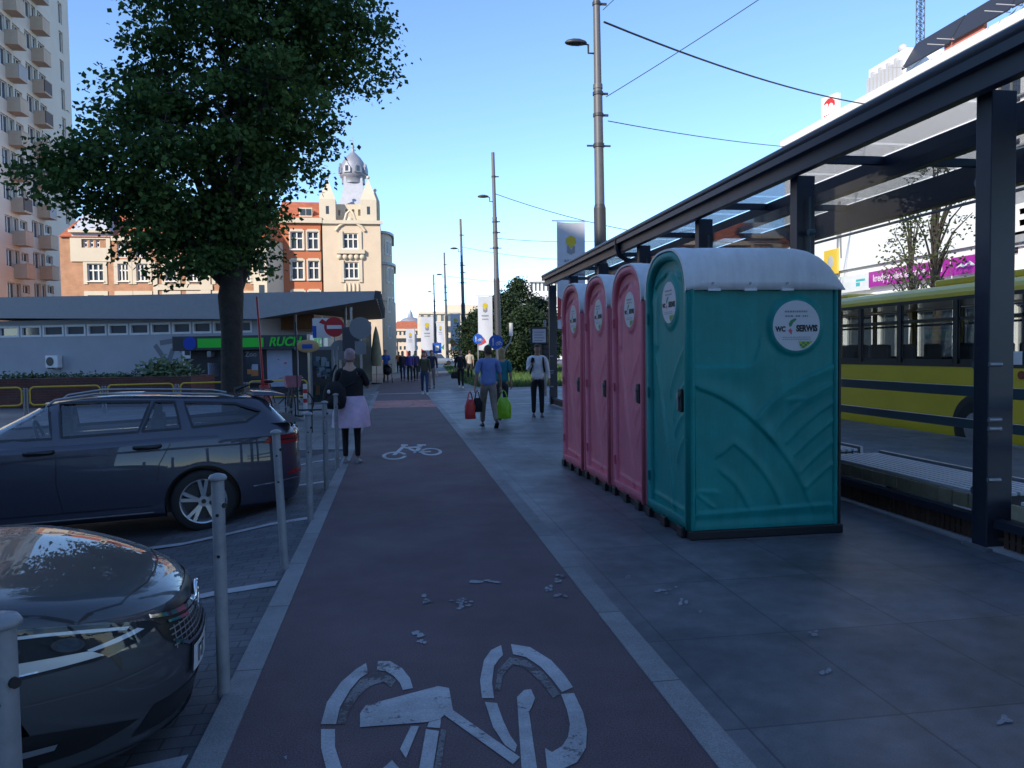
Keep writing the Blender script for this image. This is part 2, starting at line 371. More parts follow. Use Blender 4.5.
gpoly(b, [(429, 722), (441, 719), (440, 728), (427, 727)])
gpoly(b, [(443, 714), (453, 710), (520, 757), (513, 764)])
gpoly(b, [(383, 768), (392, 760), (399, 768), (394, 784), (384, 786)])
gring(b, [(482, 698), (480, 680), (484, 660), (491, 650), (501, 645)], [(494, 698), (492, 682), (494, 666), (499, 659), (503, 655)])
gring(b, [(511, 644), (530, 647), (551, 660), (564, 674), (573, 687)], [(513, 654), (526, 657), (541, 667), (552, 679), (562, 692)])
gring(b, [(574, 693), (583, 712), (587, 730), (586, 748), (577, 762), (560, 770), (547, 768)], [(561, 694), (567, 710), (570, 724), (568, 737), (562, 746), (552, 752), (545, 748)])
gring(b, [(485, 702), (493, 727), (505, 745), (515, 752)], [(497, 703), (503, 720), (510, 735), (517, 745)])
gpoly(b, [(517, 697), (524, 690), (531, 689), (535, 698), (532, 706), (529, 712), (538, 775), (522, 775)])
struct('bicycle_marking', b, M_paint)
M_ghost = asphalt('worn_paint', (0.15, 0.14, 0.145), speck=0.7, patch=0.4, worn=((0.06, 0.042, 0.046), 0.25))
b = MB()
gring(b, [(337, 724), (341, 708), (351, 691), (361, 679), (372, 674), (386, 673), (396, 680)], [(345, 724), (349, 711), (358, 697), (367, 688), (375, 684), (383, 682), (391, 687)], 0.003)
gring(b, [(495, 690), (498, 670), (510, 657), (526, 660), (545, 674), (560, 694)], [(500, 690), (503, 675), (513, 664), (524, 667), (540, 681), (553, 698)], 0.003)
gpoly(b, [(441, 729), (446, 730), (440, 775), (433, 775)], 0.003)
struct('bicycle_marking', b, M_ghost)
b = MB(); P = lambda x, y: G(x, y, .004)
lw = P(394, 455); rw = P(430, 450.5)
lc = (-0.02+0.0, 12.42); 
lc = (P(394.5, 455.5).x, P(394.5, 455.5).y); rc = (P(431, 451.5).x, P(431, 451.5).y)
arc(b, lc, 0.27, 0.19, 12, 350, sx=0.72, sy=1.75, n=24); arc(b, rc, 0.27, 0.19, 200, 520, sx=0.66, sy=1.75, n=24)
for pl in ([(392,455),(396,455),(406,446),(403,445)],[(401,444.4),(408,444.4),(408,445.6),(401,446)],[(404,447),(422,446),(422,447.5),(405,448.5)],[(406,448),(409,447.5),(420,452),(417,453)],[(419,445.5),(423,445.5),(418,453),(413,453)],[(416,451.5),(431,450.8),(431,452),(416,453)],[(417,444.3),(426,444.3),(426,445.6),(417,445.6)]): gpoly(b, pl)
struct('bicycle_marking', b, M_paint)
# spilt paint blots and droppings
b = MB()
for (x, y, w, h) in ((466,601,9,3.2),(484,582,22,3),(455,600,10,2.5),(427,599,7,4),(463,606,8,3),(417,634,9,4),(421,642,6,3),(559,578,8,4),(548,588,5,3),(562,594,8,3),(663,591,9,2.5),(683,600,5,4),(700,612,3,1.5),(812,633,8,2.5),(825,670,7,5),(1004,718,10,5),(285,757,3,2),(628,577,3,1.5),(676,588,3,2)):
    for q in range(5):
        cx = x+random.uniform(-.5, .5)*w*1.3; cy = y+random.uniform(-.6, .6)*h*1.5; s = random.uniform(.4, 1.0); k = 14
        ps = []
        for i in range(k):
            a = 2*math.pi*i/k; rr = s*random.uniform(.6, 1.05); ps.append((cx+math.cos(a)*w*.5*rr, cy+math.sin(a)*h*.6*rr))
        gpoly(b, ps[::-1], 0.0042+q*0.0005)
struct('pavement_stain', b, asphalt('pale_blot', (0.24, 0.24, 0.26), speck=0.5, patch=0.35, worn=((0.08, 0.065, 0.07), 0.2)))
# ---------------------------------------------------------------- common materials
import numpy as np
M_black = mat('black_plastic', (0.012, 0.012, 0.014), 0.5); M_steel = mat('galvanised_steel', (0.30, 0.31, 0.33), 0.42, 0.6, 0.15, 20)
M_white = mat('white_paint', (0.72, 0.72, 0.72), 0.5, vary=0.06); M_rubber = mat('tyre_rubber', (0.015, 0.015, 0.016), 0.8)
M_dark = mat('dark_grey_paint', (0.032, 0.034, 0.042), 0.42, vary=0.15, scale=8); M_chrome = mat('chrome', (0.75, 0.76, 0.78), 0.12, 1.0)
M_pane = mat('window_pane', (0.05, 0.065, 0.085), 0.06, spec=0.9); M_clear = glass('clear_glass', (0.80, 0.86, 0.88), 0.06)
M_tint = glass('tinted_glass', (0.93, 0.95, 0.95), 0.0); M_roofglass = glass('dusty_roof_glass', (0.84, 0.85, 0.86), 0.03, 0.15)
M_red = mat('red_paint', (0.50, 0.03, 0.03), 0.4); M_blue = mat('blue_sign_paint', (0.015, 0.09, 0.42), 0.4); M_yellow = mat('yellow_paint', (0.62, 0.40, 0.02), 0.45, vary=0.1)
M_ink = mat('black_ink', (0.02, 0.02, 0.025), 0.6)

# ---------------------------------------------------------------- portable toilets
M_teal = mat('teal_plastic', (0.006, 0.245, 0.225), 0.42, spec=0.3, streak=0.12, vary=0.14, scale=2.2, bump=0.05, bscale=160)
M_pink = mat('pink_plastic', (0.66, 0.17, 0.225), 0.45, spec=0.35, streak=0.12, vary=0.14, scale=2.2, bump=0.05, bscale=160)
M_roofw = mat('white_roof_plastic', (0.70, 0.70, 0.71), 0.45, streak=0.1, vary=0.08, scale=3)
M_ster = mat('sticker_white', (0.56, 0.57, 0.60), 0.4); M_green = mat('leaf_green_print', (0.03, 0.22, 0.09), 0.5); M_lime = mat('lime_print', (0.35, 0.50, 0.03), 0.5)
M_pinkp = mat('pink_print', (0.6, 0.1, 0.14), 0.5); M_gink = mat('grey_ink', (0.22, 0.23, 0.26), 0.6)
PW, PD, PZ0, PZ1 = 1.06, 1.33, 0.10, 2.12
def relief(U, V, lines):
    H = np.zeros_like(U)
    for pts, amp, ws, wl in lines:
        best = np.full_like(U, 9.0); sg = np.zeros_like(U)
        for (ax, ay), (bx, by) in zip(pts[:-1], pts[1:]):
            dx, dy = bx-ax, by-ay; L = dx*dx+dy*dy+1e-9
            t = np.clip(((U-ax)*dx+(V-ay)*dy)/L, 0, 1); ex = U-ax-t*dx; ey = V-ay-t*dy
            d = np.hypot(ex, ey); s = np.sign(dx*ey-dy*ex); k = d < best; best = np.where(k, d, best); sg = np.where(k, s, sg)
        H += amp*np.where(sg > 0, np.exp(-(best/ws)**2), np.exp(-(best/wl)**2))
    return H
def sp(x, y): return ((x-692)/143.0*PD, PZ0+(533-y)/243.0*(PZ1-PZ0))
def crv(*p, n=10): return [sp(*q) for q in bez(*p, n=n)]
SIDE = [([sp(700, 371), sp(742, 371)] + crv((742, 371), (756, 370), (757, 356)), 0.020, 0.012, 0.10),
        (crv((700, 392), (736, 404), (767, 443), n=14), 0.026, 0.09, 0.009), (crv((767, 443), (795, 475), (808, 514), n=12), 0.016, 0.06, 0.012),
        (crv((758, 420), (782, 388), (835, 370), n=12), 0.020, 0.010, 0.06), ([sp(790, 404), sp(804, 404), sp(826, 391)], 0.018, 0.010, 0.05),
        (crv((774, 433), (785, 420), (795, 412)), 0.014, 0.010, 0.04), (crv((785, 449), (805, 425), (831, 409)), 0.013, 0.02, 0.02), (crv((793, 462), (810, 443), (832, 427)), 0.013, 0.02, 0.02),
        (crv((799, 480), (815, 462), (832, 449)), 0.013, 0.02, 0.02), (crv((804, 497), (818, 482), (832, 472)), 0.012, 0.02, 0.02),
        ([sp(721, 460), sp(733, 449)] + crv((733, 449), (765, 475), (778, 513)), 0.016, 0.05, 0.010), (crv((722, 479), (737, 490), (746, 513)), 0.014, 0.05, 0.010),
        ([sp(700, 496), sp(716, 497)], 0.012, 0.010, 0.03), ([sp(699, 501), sp(714, 514)], 0.012, 0.02, 0.010), ([sp(700, 519), sp(828, 515)], 0.022, 0.008, 0.05)]
def toilet(body, label, name='portable_toilet'):
    t = thing(name, label, 'portable toilet', group='row of portable toilets')
    b = MB(); b.box(-0.02, PD+0.03, -PW/2-0.05, PW/2+0.03, 0.0, 0.075)
    for y in (-0.42, 0, 0.42): b.box(-0.06, PD+0.02, y-0.06, y+0.06, 0.0, 0.09)
    b.build('base', M_black, t, bevel=0.008)
    # shell with moulded side
    b = MB(); nx, nz = 120, 170; us = np.linspace(0, PD, nx+1); zs = np.linspace(PZ0-0.03, PZ1+0.02, nz+1)
    Ug, Vg = np.meshgrid(us, zs); Hh = relief(Ug, Vg, SIDE)
    bx, bz = sp(793, 330); d = np.hypot(Ug-bx, Vg-bz); Hh = np.where(d < 0.30, Hh*0, Hh)
    Hh *= 0.62; Hh += 0.022/(1+np.exp((d-0.245)/0.006))
    edge = np.minimum(np.minimum(Ug, PD-Ug)/0.03, 1); Hh *= np.clip(edge, 0, 1)
    flare = np.clip((0.16-Vg)/0.06, 0, 1)*0.012; Hh += flare
    for sgn in (-1, 1):
        vs = [(float(Ug[j, i]), sgn*(PW/2+float(Hh[j, i])), float(Vg[j, i])) for j in range(nz+1) for i in range(nx+1)]
        fs = [(j*(nx+1)+i, j*(nx+1)+i+1, (j+1)*(nx+1)+i+1, (j+1)*(nx+1)+i) for j in range(nz) for i in range(nx)]
        if sgn > 0: fs = [f[::-1] for f in fs]
        b.add(vs, fs, True)
    b.add([(PD, -PW/2, .06), (PD, PW/2, .06), (PD, PW/2, PZ1+.02), (PD, -PW/2, PZ1+.02)], [(0, 1, 2, 3)])
    b.add([(0, -PW/2, .06), (PD, -PW/2, .06), (PD, PW/2, .06), (0, PW/2, .06)], [(0, 3, 2, 1)])
    for y in (-PW/2-0.006, PW/2+0.006):
        for x in (0.02, PD-0.02): b.tube([(x, y*0.99, 0.07), (x, y*0.99, PZ1-.02)], 0.022, 8)
    b.build('shell', body, t)
    b = MB(); b.box(PD+0.004, PD+0.03, -PW/2-0.012, PW/2+0.012, 0.07, PZ1-.02); b.build('rear_corner_trim', M_black, t, bevel=0.005)
    # front frame with arched top and door opening
    def arch(y, hw, z0, rise): return z0 + rise*max(0.0, 1-abs(y/hw)**2.7)**(1/2.1)
    def outline(hw, z0, rise, zb, n=36):
        return [(-hw, zb)] + [(-hw*math.cos(math.pi*i/n), arch(-hw*math.cos(math.pi*i/n), hw, z0, rise)) for i in range(n+1)] + [(hw, zb)]
    o1 = outline(PW/2, 2.05, 0.42, PZ0-0.03); o2 = outline(PW/2-0.075, 2.04, 0.35, PZ0+0.06); k = len(o1)
    b = MB()
    rr = [[(x, y, z) for y, z in o] for x, o in ((0.10, [(y*.985, z-.01) for y, z in o1]), (0.02, [(y*1.008, z) for y, z in o1]), (-0.015, [(y*1.008, z) for y, z in o1]), (-0.03, [(y*0.975, z-0.012 if z > 1 else z) for y, z in o1]), (-0.03, [(y*1.03, z+0.01 if z > 1 else z) for y, z in o2]), (-0.005, o2), (0.04, o2))]
    b.rings(rr, cap=False); b.build('door_frame', body, t)
    # door
    hw = PW/2-0.075; ny, nz = 70, 150
    S = np.linspace(0, 1, ny+1); T = np.linspace(0, 1, nz+1); Sg, Tg = np.meshgrid(S, T)
    Yg = hw-2*hw*Sg                                    # s = 0 far edge (+y)
    top = 2.04+0.35*np.maximum(0, 1-np.abs(Yg/hw)**2.7)**(1/2.1); Zg = PZ0+0.06+Tg*(top-PZ0-0.06)
    Us = Sg*2*hw
    q = lambda s, z: (s*2*hw, z)
    LN = [([q(*p) for p in bez((0.16, 1.55), (0.34, 1.0), (0.64, 0.22), n=14)], 0.020, 0.010, 0.05), ([q(*p) for p in bez((0.52, 1.22), (0.66, 1.45), (0.92, 1.62), n=10)], 0.016, 0.010, 0.05),
          ([q(*p) for p in bez((0.60, 1.0), (0.66, 1.20), (0.93, 1.32), n=10)], 0.014, 0.010, 0.04), ([q(*p) for p in bez((0.64, 0.86), (0.76, 1.02), (0.92, 1.06), n=10)], 0.014, 0.010, 0.04),
          ([q(*p) for p in bez((0.70, 0.62), (0.78, 0.80), (0.93, 0.86), n=10)], 0.014, 0.010, 0.04), ([q(*p) for p in bez((0.06, 2.02), (0.06, 2.27), (0.5, 2.27), n=10)] + [q(*p) for p in bez((0.5, 2.27), (0.94, 2.27), (0.94, 2.02), n=10)], 0.022, 0.03, 0.010),
          ([q(0.08, 0.24), q(0.92, 0.22)], 0.014, 0.010, 0.04)]
    Hd = relief(Us, Zg, LN); d = np.hypot(Us-0.55*2*hw, (Zg-2.02)*0.86); Hd = np.where(d < 0.25, 0, Hd); Hd += 0.02/(1+np.exp((d-0.205)/0.006))
    d2 = np.maximum(np.abs(Us-0.13*2*hw)/0.055, np.abs(Zg-1.86)/0.24); Hd = np.where(d2 < 1.3, 0, Hd); Hd += 0.02/(1+np.exp((d2-1)/0.06))
    b = MB(); vs = [(0.02-float(Hd[j, i]), float(Yg[j, i]), float(Zg[j, i])) for j in range(nz+1) for i in range(ny+1)]
    b.add(vs, [(j*(ny+1)+i, j*(ny+1)+i+1, (j+1)*(ny+1)+i+1, (j+1)*(ny+1)+i) for j in range(nz) for i in range(ny)], True)
    dr = b.build('door', body, t)
    b = MB(); ys = hw-2*hw*0.83
    b.box(-0.008, 0.03, ys-0.04, ys+0.04, 1.06, 1.26); b.build('latch', M_black, dr, bevel=0.012)
    b = MB(); b.cyl((-0.03, ys, 1.20), (0.0, ys, 1.20), 0.026); b.box(-0.026, -0.009, ys-0.012, ys+0.012, 1.08, 1.19); b.build('handle', M_steel, dr)
    for z in (0.35, 1.15, 1.85): b = MB(); b.tube([(-0.03, PW/2-0.07, z), (-0.03, PW/2-0.07, z+.09)], .012, 8); b.build('hinge', body, dr)
    # roof
    b = MB(); rr = []; N = 40
    for x, top_, hw_, pw in ((-0.035, 2.49, PW/2+0.005, 2.7), (0.0, 2.495, PW/2+0.012, 2.9), (0.05, 2.485, PW/2+0.022, 4.5), (0.12, 2.465, PW/2+0.032, 9.0), (0.4, 2.465, PW/2+0.035, 11.0), (0.8, 2.465, PW/2+0.035, 11.0), (0.98, 2.462, PW/2+0.035, 11.0), (1.10, 2.44, PW/2+0.035, 10.5), (1.20, 2.395, PW/2+0.034, 10), (1.28, 2.325, PW/2+0.032, 10), (1.335, 2.245, PW/2+0.03, 9.2), (1.37, 2.17, PW/2+0.03, 9.2), (1.385, 2.115, PW/2+0.03, 9.2)):
        z0 = PZ1-.03; ring = [(x, -hw_, z0)]
        for i in range(N+1):
            y = -hw_*math.cos(math.pi*i/N); ring.append((x, y, z0+(top_-z0)*(1-abs(y/hw_)**pw)**(1/2.1) if abs(y) < hw_ else z0))
        ring.append((x, hw_, z0)); rr.append(ring)
    b.rings(rr, cap=False, closed=False)
    in_ = [(-0.035, y*0.955, z-0.018) for _, y, z in rr[0]]; b.rings([rr[0], in_], cap=False, closed=False); b.rings([in_, [(0.02, y, z) for _, y, z in in_]], cap=False, closed=False)
    b.add([(1.385, y, z) for _, y, z in rr[-1]], [tuple(range(len(rr[-1])))])
    for x in (0.20, 0.52, 0.85):
        b.box(x-0.055, x+0.055, -PW/2-0.043, PW/2+0.043, PZ1-.038, PZ1-.02)
    rf = b.build('roof', M_roofw, t)
    for x in (0.19, 0.52, 0.85):
        b = MB(); b.cyl((x, -PW/2-0.032, PZ1+.025), (x, -PW/2-0.042, PZ1+.025), 0.011, n=8); b.build('rivet', M_steel, rf)
    b = MB(); b.cyl((0.9, 0.1, 2.3), (0.9, 0.1, 2.468), 0.05, n=14); b.build('vent_pipe', M_roofw, rf)
    # stickers
    def sticker(M, r, sx=1.0):
        b = MB(); k = 40; b.add([(0, 0, 0)] + [(r*sx*math.cos(2*math.pi*i/k), r*math.sin(2*math.pi*i/k), 0) for i in range(k)], [(0, i+1, (i+1) % k+1) for i in range(k)])
        b.add([(r*sx*math.cos(2*math.pi*i/k), r*math.sin(2*math.pi*i/k), 0) for i in range(k)] + [(r*sx*math.cos(2*math.pi*i/k), r*math.sin(2*math.pi*i/k), -0.006) for i in range(k)], [(i, i+k, (i+1) % k+k, (i+1) % k) for i in range(k)])
        b.M = None; b.v = [tuple(M @ Vector(p)) for p in b.v]; s = b.build('sticker', M_ster, t)
        T = lambda x, y: M @ Matrix.Translation((x*r*sx, y*r, 0.0012)) @ Matrix.Diagonal((sx, 1, 1, 1))
        text('SERWIS', r*0.34, M_ink, 'lettering', s, T(0.44, -0.12), 0.0006, bold=0.004, sx=0.80)
        text('WC', r*0.28, M_ink, 'lettering', s, T(-0.68, -0.14), 0.0006, bold=0.003, sx=0.85)
        b = MB(); b.M = M @ Matrix.Translation((0, 0, 0.002)) @ Matrix.Diagonal((r*sx, r, 1, 1))
        b.add([(x, y, 0) for x, y in ((-.30, -.05), (-.34, .08), (-.24, .22), (-.05, .30), (.0, .24), (-.14, .12), (-.22, -.02))], [tuple(range(7))])
        b.build('leaf_mark', M_green, s)
        b = MB(); b.M = M @ Matrix.Translation((0, 0, 0.002)) @ Matrix.Diagonal((r*sx, r, 1, 1))
        b.add([(x, y, 0) for x, y in ((-.36, -.20), (-.22, -.36), (-.18, -.20), (-.26, -.10))], [(0, 1, 2, 3)]); b.build('drop_mark', M_pinkp, s)
        b = MB(); b.M = M @ Matrix.Translation((0, 0, 0.002)) @ Matrix.Diagonal((r*sx, r, 1, 1))
        for y, x0, x1 in ((0.56, -.5, .48), (-.46, -.60, .60), (-.54, -.60, .60), (.38, -.48, -.12), (.38, -.04, .18), (.38, .26, .48)):
            x = x0
            while x < x1-0.02:
                w = random.uniform(.03, .10); h = .014 if y < 0 else .035
                b.add([(x, y-h, 0), (min(x+w, x1), y-h, 0), (min(x+w, x1), y+h, 0), (x, y+h, 0)], [(0, 1, 2, 3)]); x += w+.025
        b.build('fine_print', M_gink, s)
        b = MB(); b.M = M @ Matrix.Translation((0, 0, 0.002)) @ Matrix.Diagonal((r*sx, r, 1, 1))
        b.add([(x, y, 0) for x, y in ((.08, -.62), (.70, -.62), (.55, -.76), (.36, -.88), (.22, -.92))], [(4, 3, 2, 1, 0)]); b.build('checker_mark', M_lime, s)
        b = MB(); b.M = M @ Matrix.Translation((0, 0, 0.0028)) @ Matrix.Diagonal((r*sx, r, 1, 1))
        for i in range(5):
            for j in range(3):
                if (i+j) % 2 and .14+.1*i-(-.64-.08*j)*0 < .62-.1*j: b.add([(.14+.1*i, -.65-.08*j, 0), (.24+.1*i, -.65-.08*j, 0), (.24+.1*i, -.73-.08*j, 0), (.14+.1*i, -.73-.08*j, 0)], [(3, 2, 1, 0)])
        b.build('checker_dark', M_green, s)
    sticker(frame_m((bx, -PW/2-0.0245, bz), (1, 0, 0), (0, 0, 1)), 0.213)
    sticker(frame_m((-0.004, hw-2*hw*0.55, 2.02), (0, -1, 0), (0, 0, 1)), 0.185, 0.95)
    return t
tt = toilet(M_teal, 'teal portable toilet with white roof at the near end of the toilet row')
tt.location = (2.43, 6.66, 0)
pk = toilet(M_pink, 'pink portable toilet right beside the teal toilet'); pk.location = (2.42, 7.80, 0)
dup(pk, (2.39, 8.93, 0), 0, 'middle one of the three pink portable toilets'); dup(pk, (2.35, 10.06, 0), R(0.6), 'pink portable toilet at the far end of the row, farthest from the teal one')

# ---------------------------------------------------------------- tram and bus shelter
M_frame = mat('charcoal_steel', (0.020, 0.024, 0.040), 0.38, 0.0, 0.12, 10); M_frame2 = mat('graphite_rail', (0.07, 0.11, 0.13), 0.4)
M_wood = mat('pale_wood', (0.36, 0.31, 0.20), 0.7, vary=0.2, scale=10); M_brown = mat('brown_boards', (0.055, 0.028, 0.016), 0.7, vary=0.25, scale=12)
M_slat = mat('grey_slats', (0.55, 0.56, 0.58), 0.6, vary=0.1); M_conc = mat('pale_concrete', (0.30, 0.30, 0.31), 0.8, vary=0.15, scale=6)
M_soff = mat('soffit_timber', (0.26, 0.12, 0.05), 0.6, vary=0.2, scale=8)
sh = thing('bus_shelter', 'long dark steel and glass bus shelter behind the toilets', 'bus shelter', (4.64, 0, 0))
Y0, Y1 = -3.6, 22.2; PY = [-0.3, 2.55, 5.42, 8.3, 11.15, 14.0, 16.9, 19.75, 22.5]
for y in PY:
    b = MB(); b.box(-0.10, 0.12, y-0.08, y+0.08, 0, 3.55); p_ = b.build('post', M_frame, sh, bevel=0.008)
    b = MB(); b.box(-0.15, 0.17, y-0.13, y+0.13, 0.0, 0.02)
    for z in (0.55, 0.95, 1.45, 1.02): b.cyl((-0.10, y-0.085, z), (0.0, y-0.095, z), 0.018, n=8)
    b.build('base_plate', M_steel, p_)
for x, w, za, zb in ((-0.28, 0.10, 3.50, 3.76), (1.00, 0.13, 3.54, 3.80), (2.34, 0.16, 3.42, 3.80)):
    b = MB(); b.box(x, x+w, Y0, Y1, za, zb); b.build('beam', M_frame, sh, bevel=0.006)
b = MB(); b.box(-0.36, -0.283, Y0, Y1+0.02, 3.66, 3.775); b.tube([(-0.33, Y0, 3.775), (-0.33, Y1, 3.775)], 0.05, 10); b.build('gutter', M_frame, sh)
b = MB(); b.box(-0.17, -0.06, Y0, Y1, 3.555, 3.60); b.build('soffit_strip', M_soff, sh)
for y in PY: b = MB(); b.box(-0.17, 2.9, y-0.035, y+0.035, 3.71, 3.80); b.build('rafter', M_frame, sh)
b = MB(); b.box(2.36, 2.42, Y0, Y1, 3.34, 3.365); b.build('light_rail', M_steel, sh)
b = MB(); yy = Y0
while yy < Y1-0.1:
    for xa, xb in ((-0.17, .985), (1.145, 2.33), (2.52, 2.95)): b.box(xa, xb, yy+0.01, min(yy+1.40, Y1)-0.01, 3.803, 3.815)
    yy += 1.425
b.build('roof_glass', M_roofglass, sh)
for y in (14.6,):
    b = MB(); b.tube([(-0.33, y, 3.77), (-0.33, y, 3.62), (-0.28, y, 3.45), (-0.12, y, 3.35), (-0.02, y-0.35, 3.3), (-0.02, y-0.5, 0.1)], 0.05, 10); b.build('downpipe', M_frame, sh)
for y0, y1 in ((5.56, 8.16), (8.44, 11.0), (11.3, 13.86), (14.15, 16.75)):
    b = MB(); b.box(0.02, 0.032, y0, y1, 0.24, 3.30); g_ = b.build('glass_panel', M_tint, sh)
    for y in (y0+0.03, y1-0.03):
        b = MB()
        for z in (0.42, 1.44, 2.9): b.cyl((-0.012, y, z), (0.06, y, z), 0.035, n=10)
        b.bar((0.026, y-0.03 if y == y0+.03 else y+.03, 0.24), (0.026, y-0.03 if y == y0+.03 else y+.03, 3.30), 0.016, 0.016)
        b.build('clamp', M_frame2, g_)
for z0, z1 in ((0.80, 0.89), (1.11, 1.21)):
    b = MB(); b.box(0.80, 0.84, -0.3, 22.5, z0, z1); b.build('rail', M_frame2, sh, bevel=0.006)
b = MB(); b.box(-0.045, 0.04, Y0, 22.5, 0.17, 0.235); b.build('bottom_rail', M_frame, sh)
for i in range(len(PY)-1):
    b = MB(); y = PY[i]+.12
    while y < PY[i+1]-.15:
        if not 8.75 < y < 9.1: b.box(-0.02, 0.01, y, y+0.045, 0.03, 0.168)
        y += 0.062
    b.box(-.016, -.002, PY[i]+.12, min(PY[i+1]-.1, 8.75 if PY[i] < 8 else 99), .08, .10); b.build('skirt_board', M_brown, sh)
b = MB(); b.box(-0.09, 1.05, Y0, 22.7, 0.002, 0.022); b.build('plinth', M_conc, sh)
def bench(y0, y1, label):
    t = thing('bench', label, 'bench', (4.64, y0, 0.022), 0, 'slatted benches in the bus shelter'); L = y1-y0
    for i in range(9):
        x = 0.07+i*0.078; b = MB(); b.box(x, x+0.052, 0, L, 0.345, 0.375); b.build('slat', M_slat, t, bevel=0.004)
    b = MB(); y = 0.0
    while y < L-0.05: b.box(0.052, 0.075, y, y+0.17, 0.225, 0.342); y += 0.185
    b.build('front_block', M_wood, t, bevel=0.005)
    b = MB(); b.box(0.78, 0.815, 0, L, 0.32, 0.40); b.build('rear_edge', M_steel, t)
    for y in (0.1, L/2, L-0.2):
        b = MB(); b.box(0.08, 0.75, y, y+0.07, 0.0, 0.343); b.build('leg', M_frame, t)
bench(5.55, 8.0, 'slatted bench between the near shelter posts right of the teal toilet'); bench(8.35, 10.9, 'slatted bench whose end shows just past the teal toilet corner')
bench(2.7, 5.2, 'slatted bench right of the large near shelter post')

# ---------------------------------------------------------------- yellow bus
M_by = mat('bus_yellow', (0.70, 0.50, 0.02), 0.35, vary=0.08, scale=1.5, coat=0.3); M_bus_glass = glass('bus_glass', (0.86, 0.88, 0.88), 0.03)
M_seat = mat('bus_seat', (0.05, 0.055, 0.07), 0.8); M_busin = mat('bus_interior', (0.10, 0.10, 0.10), 0.7)
bus = thing('bus', 'yellow city bus standing behind the bus shelter', 'bus', (10.15, 9.6, -0.35)); BL, BW = 12.0, 2.5
wins = []; y = 0.35
for w in (1.15, 1.5, 1.5, 1.25, 1.5, 1.5, 1.5, 1.2): wins.append((y, y+w)); y += w+0.09
b = MB()
holes = [(a, c, 1.62, 2.78) for a, c in wins]
S = MB(); S.wall(BL, 2.82, holes, 0.05)
for (x, flip) in ((0, 0), (BW, 1)):
    for f, vs_ in ((S.f, S.v),):
        b.add([((x + (p[1] if not flip else -p[1])), p[0], 0.22 if p[2] < 0.01 else p[2]) for p in vs_], f)
b.add([(0, 0, .22), (BW, 0, .22), (BW, BL, .22), (0, BL, .22)], [(0, 1, 2, 3)])
for y in (0.0, BL): b.add([(0, y, .22), (BW, y, .22), (BW, y, 2.83), (0, y, 2.83)], [(0, 1, 2, 3)])
bo = b.build('body', M_by, bus)
b = MB(); rr = []
for z, ins in ((2.825, 0.0), (2.92, 0.0), (3.0, 0.06), (3.07, 0.18), (3.11, 0.42), (3.13, 0.8)):
    rr.append([(ins, ins*.5, z), (BW-ins, ins*.5, z), (BW-ins, BL-ins*.5, z), (ins, BL-ins*.5, z)])
b.rings(rr, smooth=False); b.box(0.6, 1.9, 2.0, 4.5, 3.13, 3.26); b.box(0.6, 1.9, 7.5, 9.0, 3.13, 3.22); b.build('roof', M_by, bus, bevel=0.03)
for a, c in wins:
    for x in (0.03, BW-0.03):
        b = MB(); b.box(x-0.006, x+0.006, a, c, 1.62, 2.78); w_ = b.build('window', M_bus_glass, bus)
        b = MB(); xx = x-0.014 if x < 1 else x+0.014
        b.box(xx-.006, xx+.006, a, c, 2.42, 2.47); b.box(xx-.006, xx+.006, a, a+.05, 1.62, 2.78); b.box(xx-.006, xx+.006, c-.05, c, 1.62, 2.78); b.box(xx-.006, xx+.006, a, c, 1.62, 1.70); b.build('window_frame', M_black, w_)
b = MB()
for a, c in wins[:-1]: b.box(-0.004, 0.03, c-0.001, c+0.091, 1.60, 2.80)
b.box(-0.006, 0.028, 0.3, BL-0.3, 1.56, 1.622); b.box(-0.006, 0.028, 0.3, BL-0.3, 2.782, 2.85); b.build('window_band', M_black, bus)
b = MB()
b.box(-0.012, 0.0, 0.0, BL, 0.16, 0.225); b.build('skirt', M_black, bus)
for y in (2.6, 9.0):
    for x in (0.0, BW):
        s = 1 if x < 1 else -1
        b = MB(); b.cyl((x-0.018*s, y, 0.48), (x+0.25*s, y, 0.48), 0.48, n=28); w_ = b.build('wheel', M_rubber, bus)
        b = MB(); b.cyl((x-0.03*s, y, 0.48), (x+0.04*s, y, 0.48), 0.28, n=20); b.build('rim', M_steel, w_)
        b = MB(); n = 20
        rr = [[(x-0.012*s, y+r_*math.cos(math.pi*i/n), 0.48+r_*math.sin(math.pi*i/n)) for i in range(n+1)] for r_ in (0.53, 0.60)]
        b.rings(rr, cap=False, closed=False); b.add([(x-0.008*s, y+0.55*math.cos(2*math.pi*i/28), 0.48+0.55*math.sin(2*math.pi*i/28)) for i in range(28)], [tuple(range(28))]); b.build('wheel_arch', M_black, bus)
b = MB(); b.box(0.06, BW-0.06, 0.1, BL-0.1, 0.80, 0.84); b.build('floor', M_busin, bus)
for i in range(12):
    for x in (0.35, 1.7):
        if i in (4, 5): continue
        y = 0.8+i*0.9; b = MB(); b.box(x, x+0.42, y, y+0.10, 1.1, 2.0); b.box(x, x+0.42, y, y+0.45, 1.1, 1.35); b.build('seat', M_seat, bus, bevel=0.05)
b = MB()
for y in (2.0, 4.4, 6.2, 8.4): b.cyl((1.0, y, 0.84), (1.0, y, 2.8), 0.02, n=8)
b.cyl((0.8, 0.5, 2.45), (0.8, 11.5, 2.45), 0.018, n=8); b.build('handrail', M_yellow, bus)
b = MB(); b.add([(-0.012, 1.60, 1.62), (-0.012, 1.90, 1.62), (-0.012, 1.90, 1.84), (-0.012, 1.60, 1.84)], [(0, 1, 2, 3)]); b.build('sticker', M_white, bus)
text('1', 0.34, M_ink, 'number', bus, frame_m((-0.006, 1.88, 1.12), (0, -1, 0), (0, 0, 1)), 0.001)
b = MB()
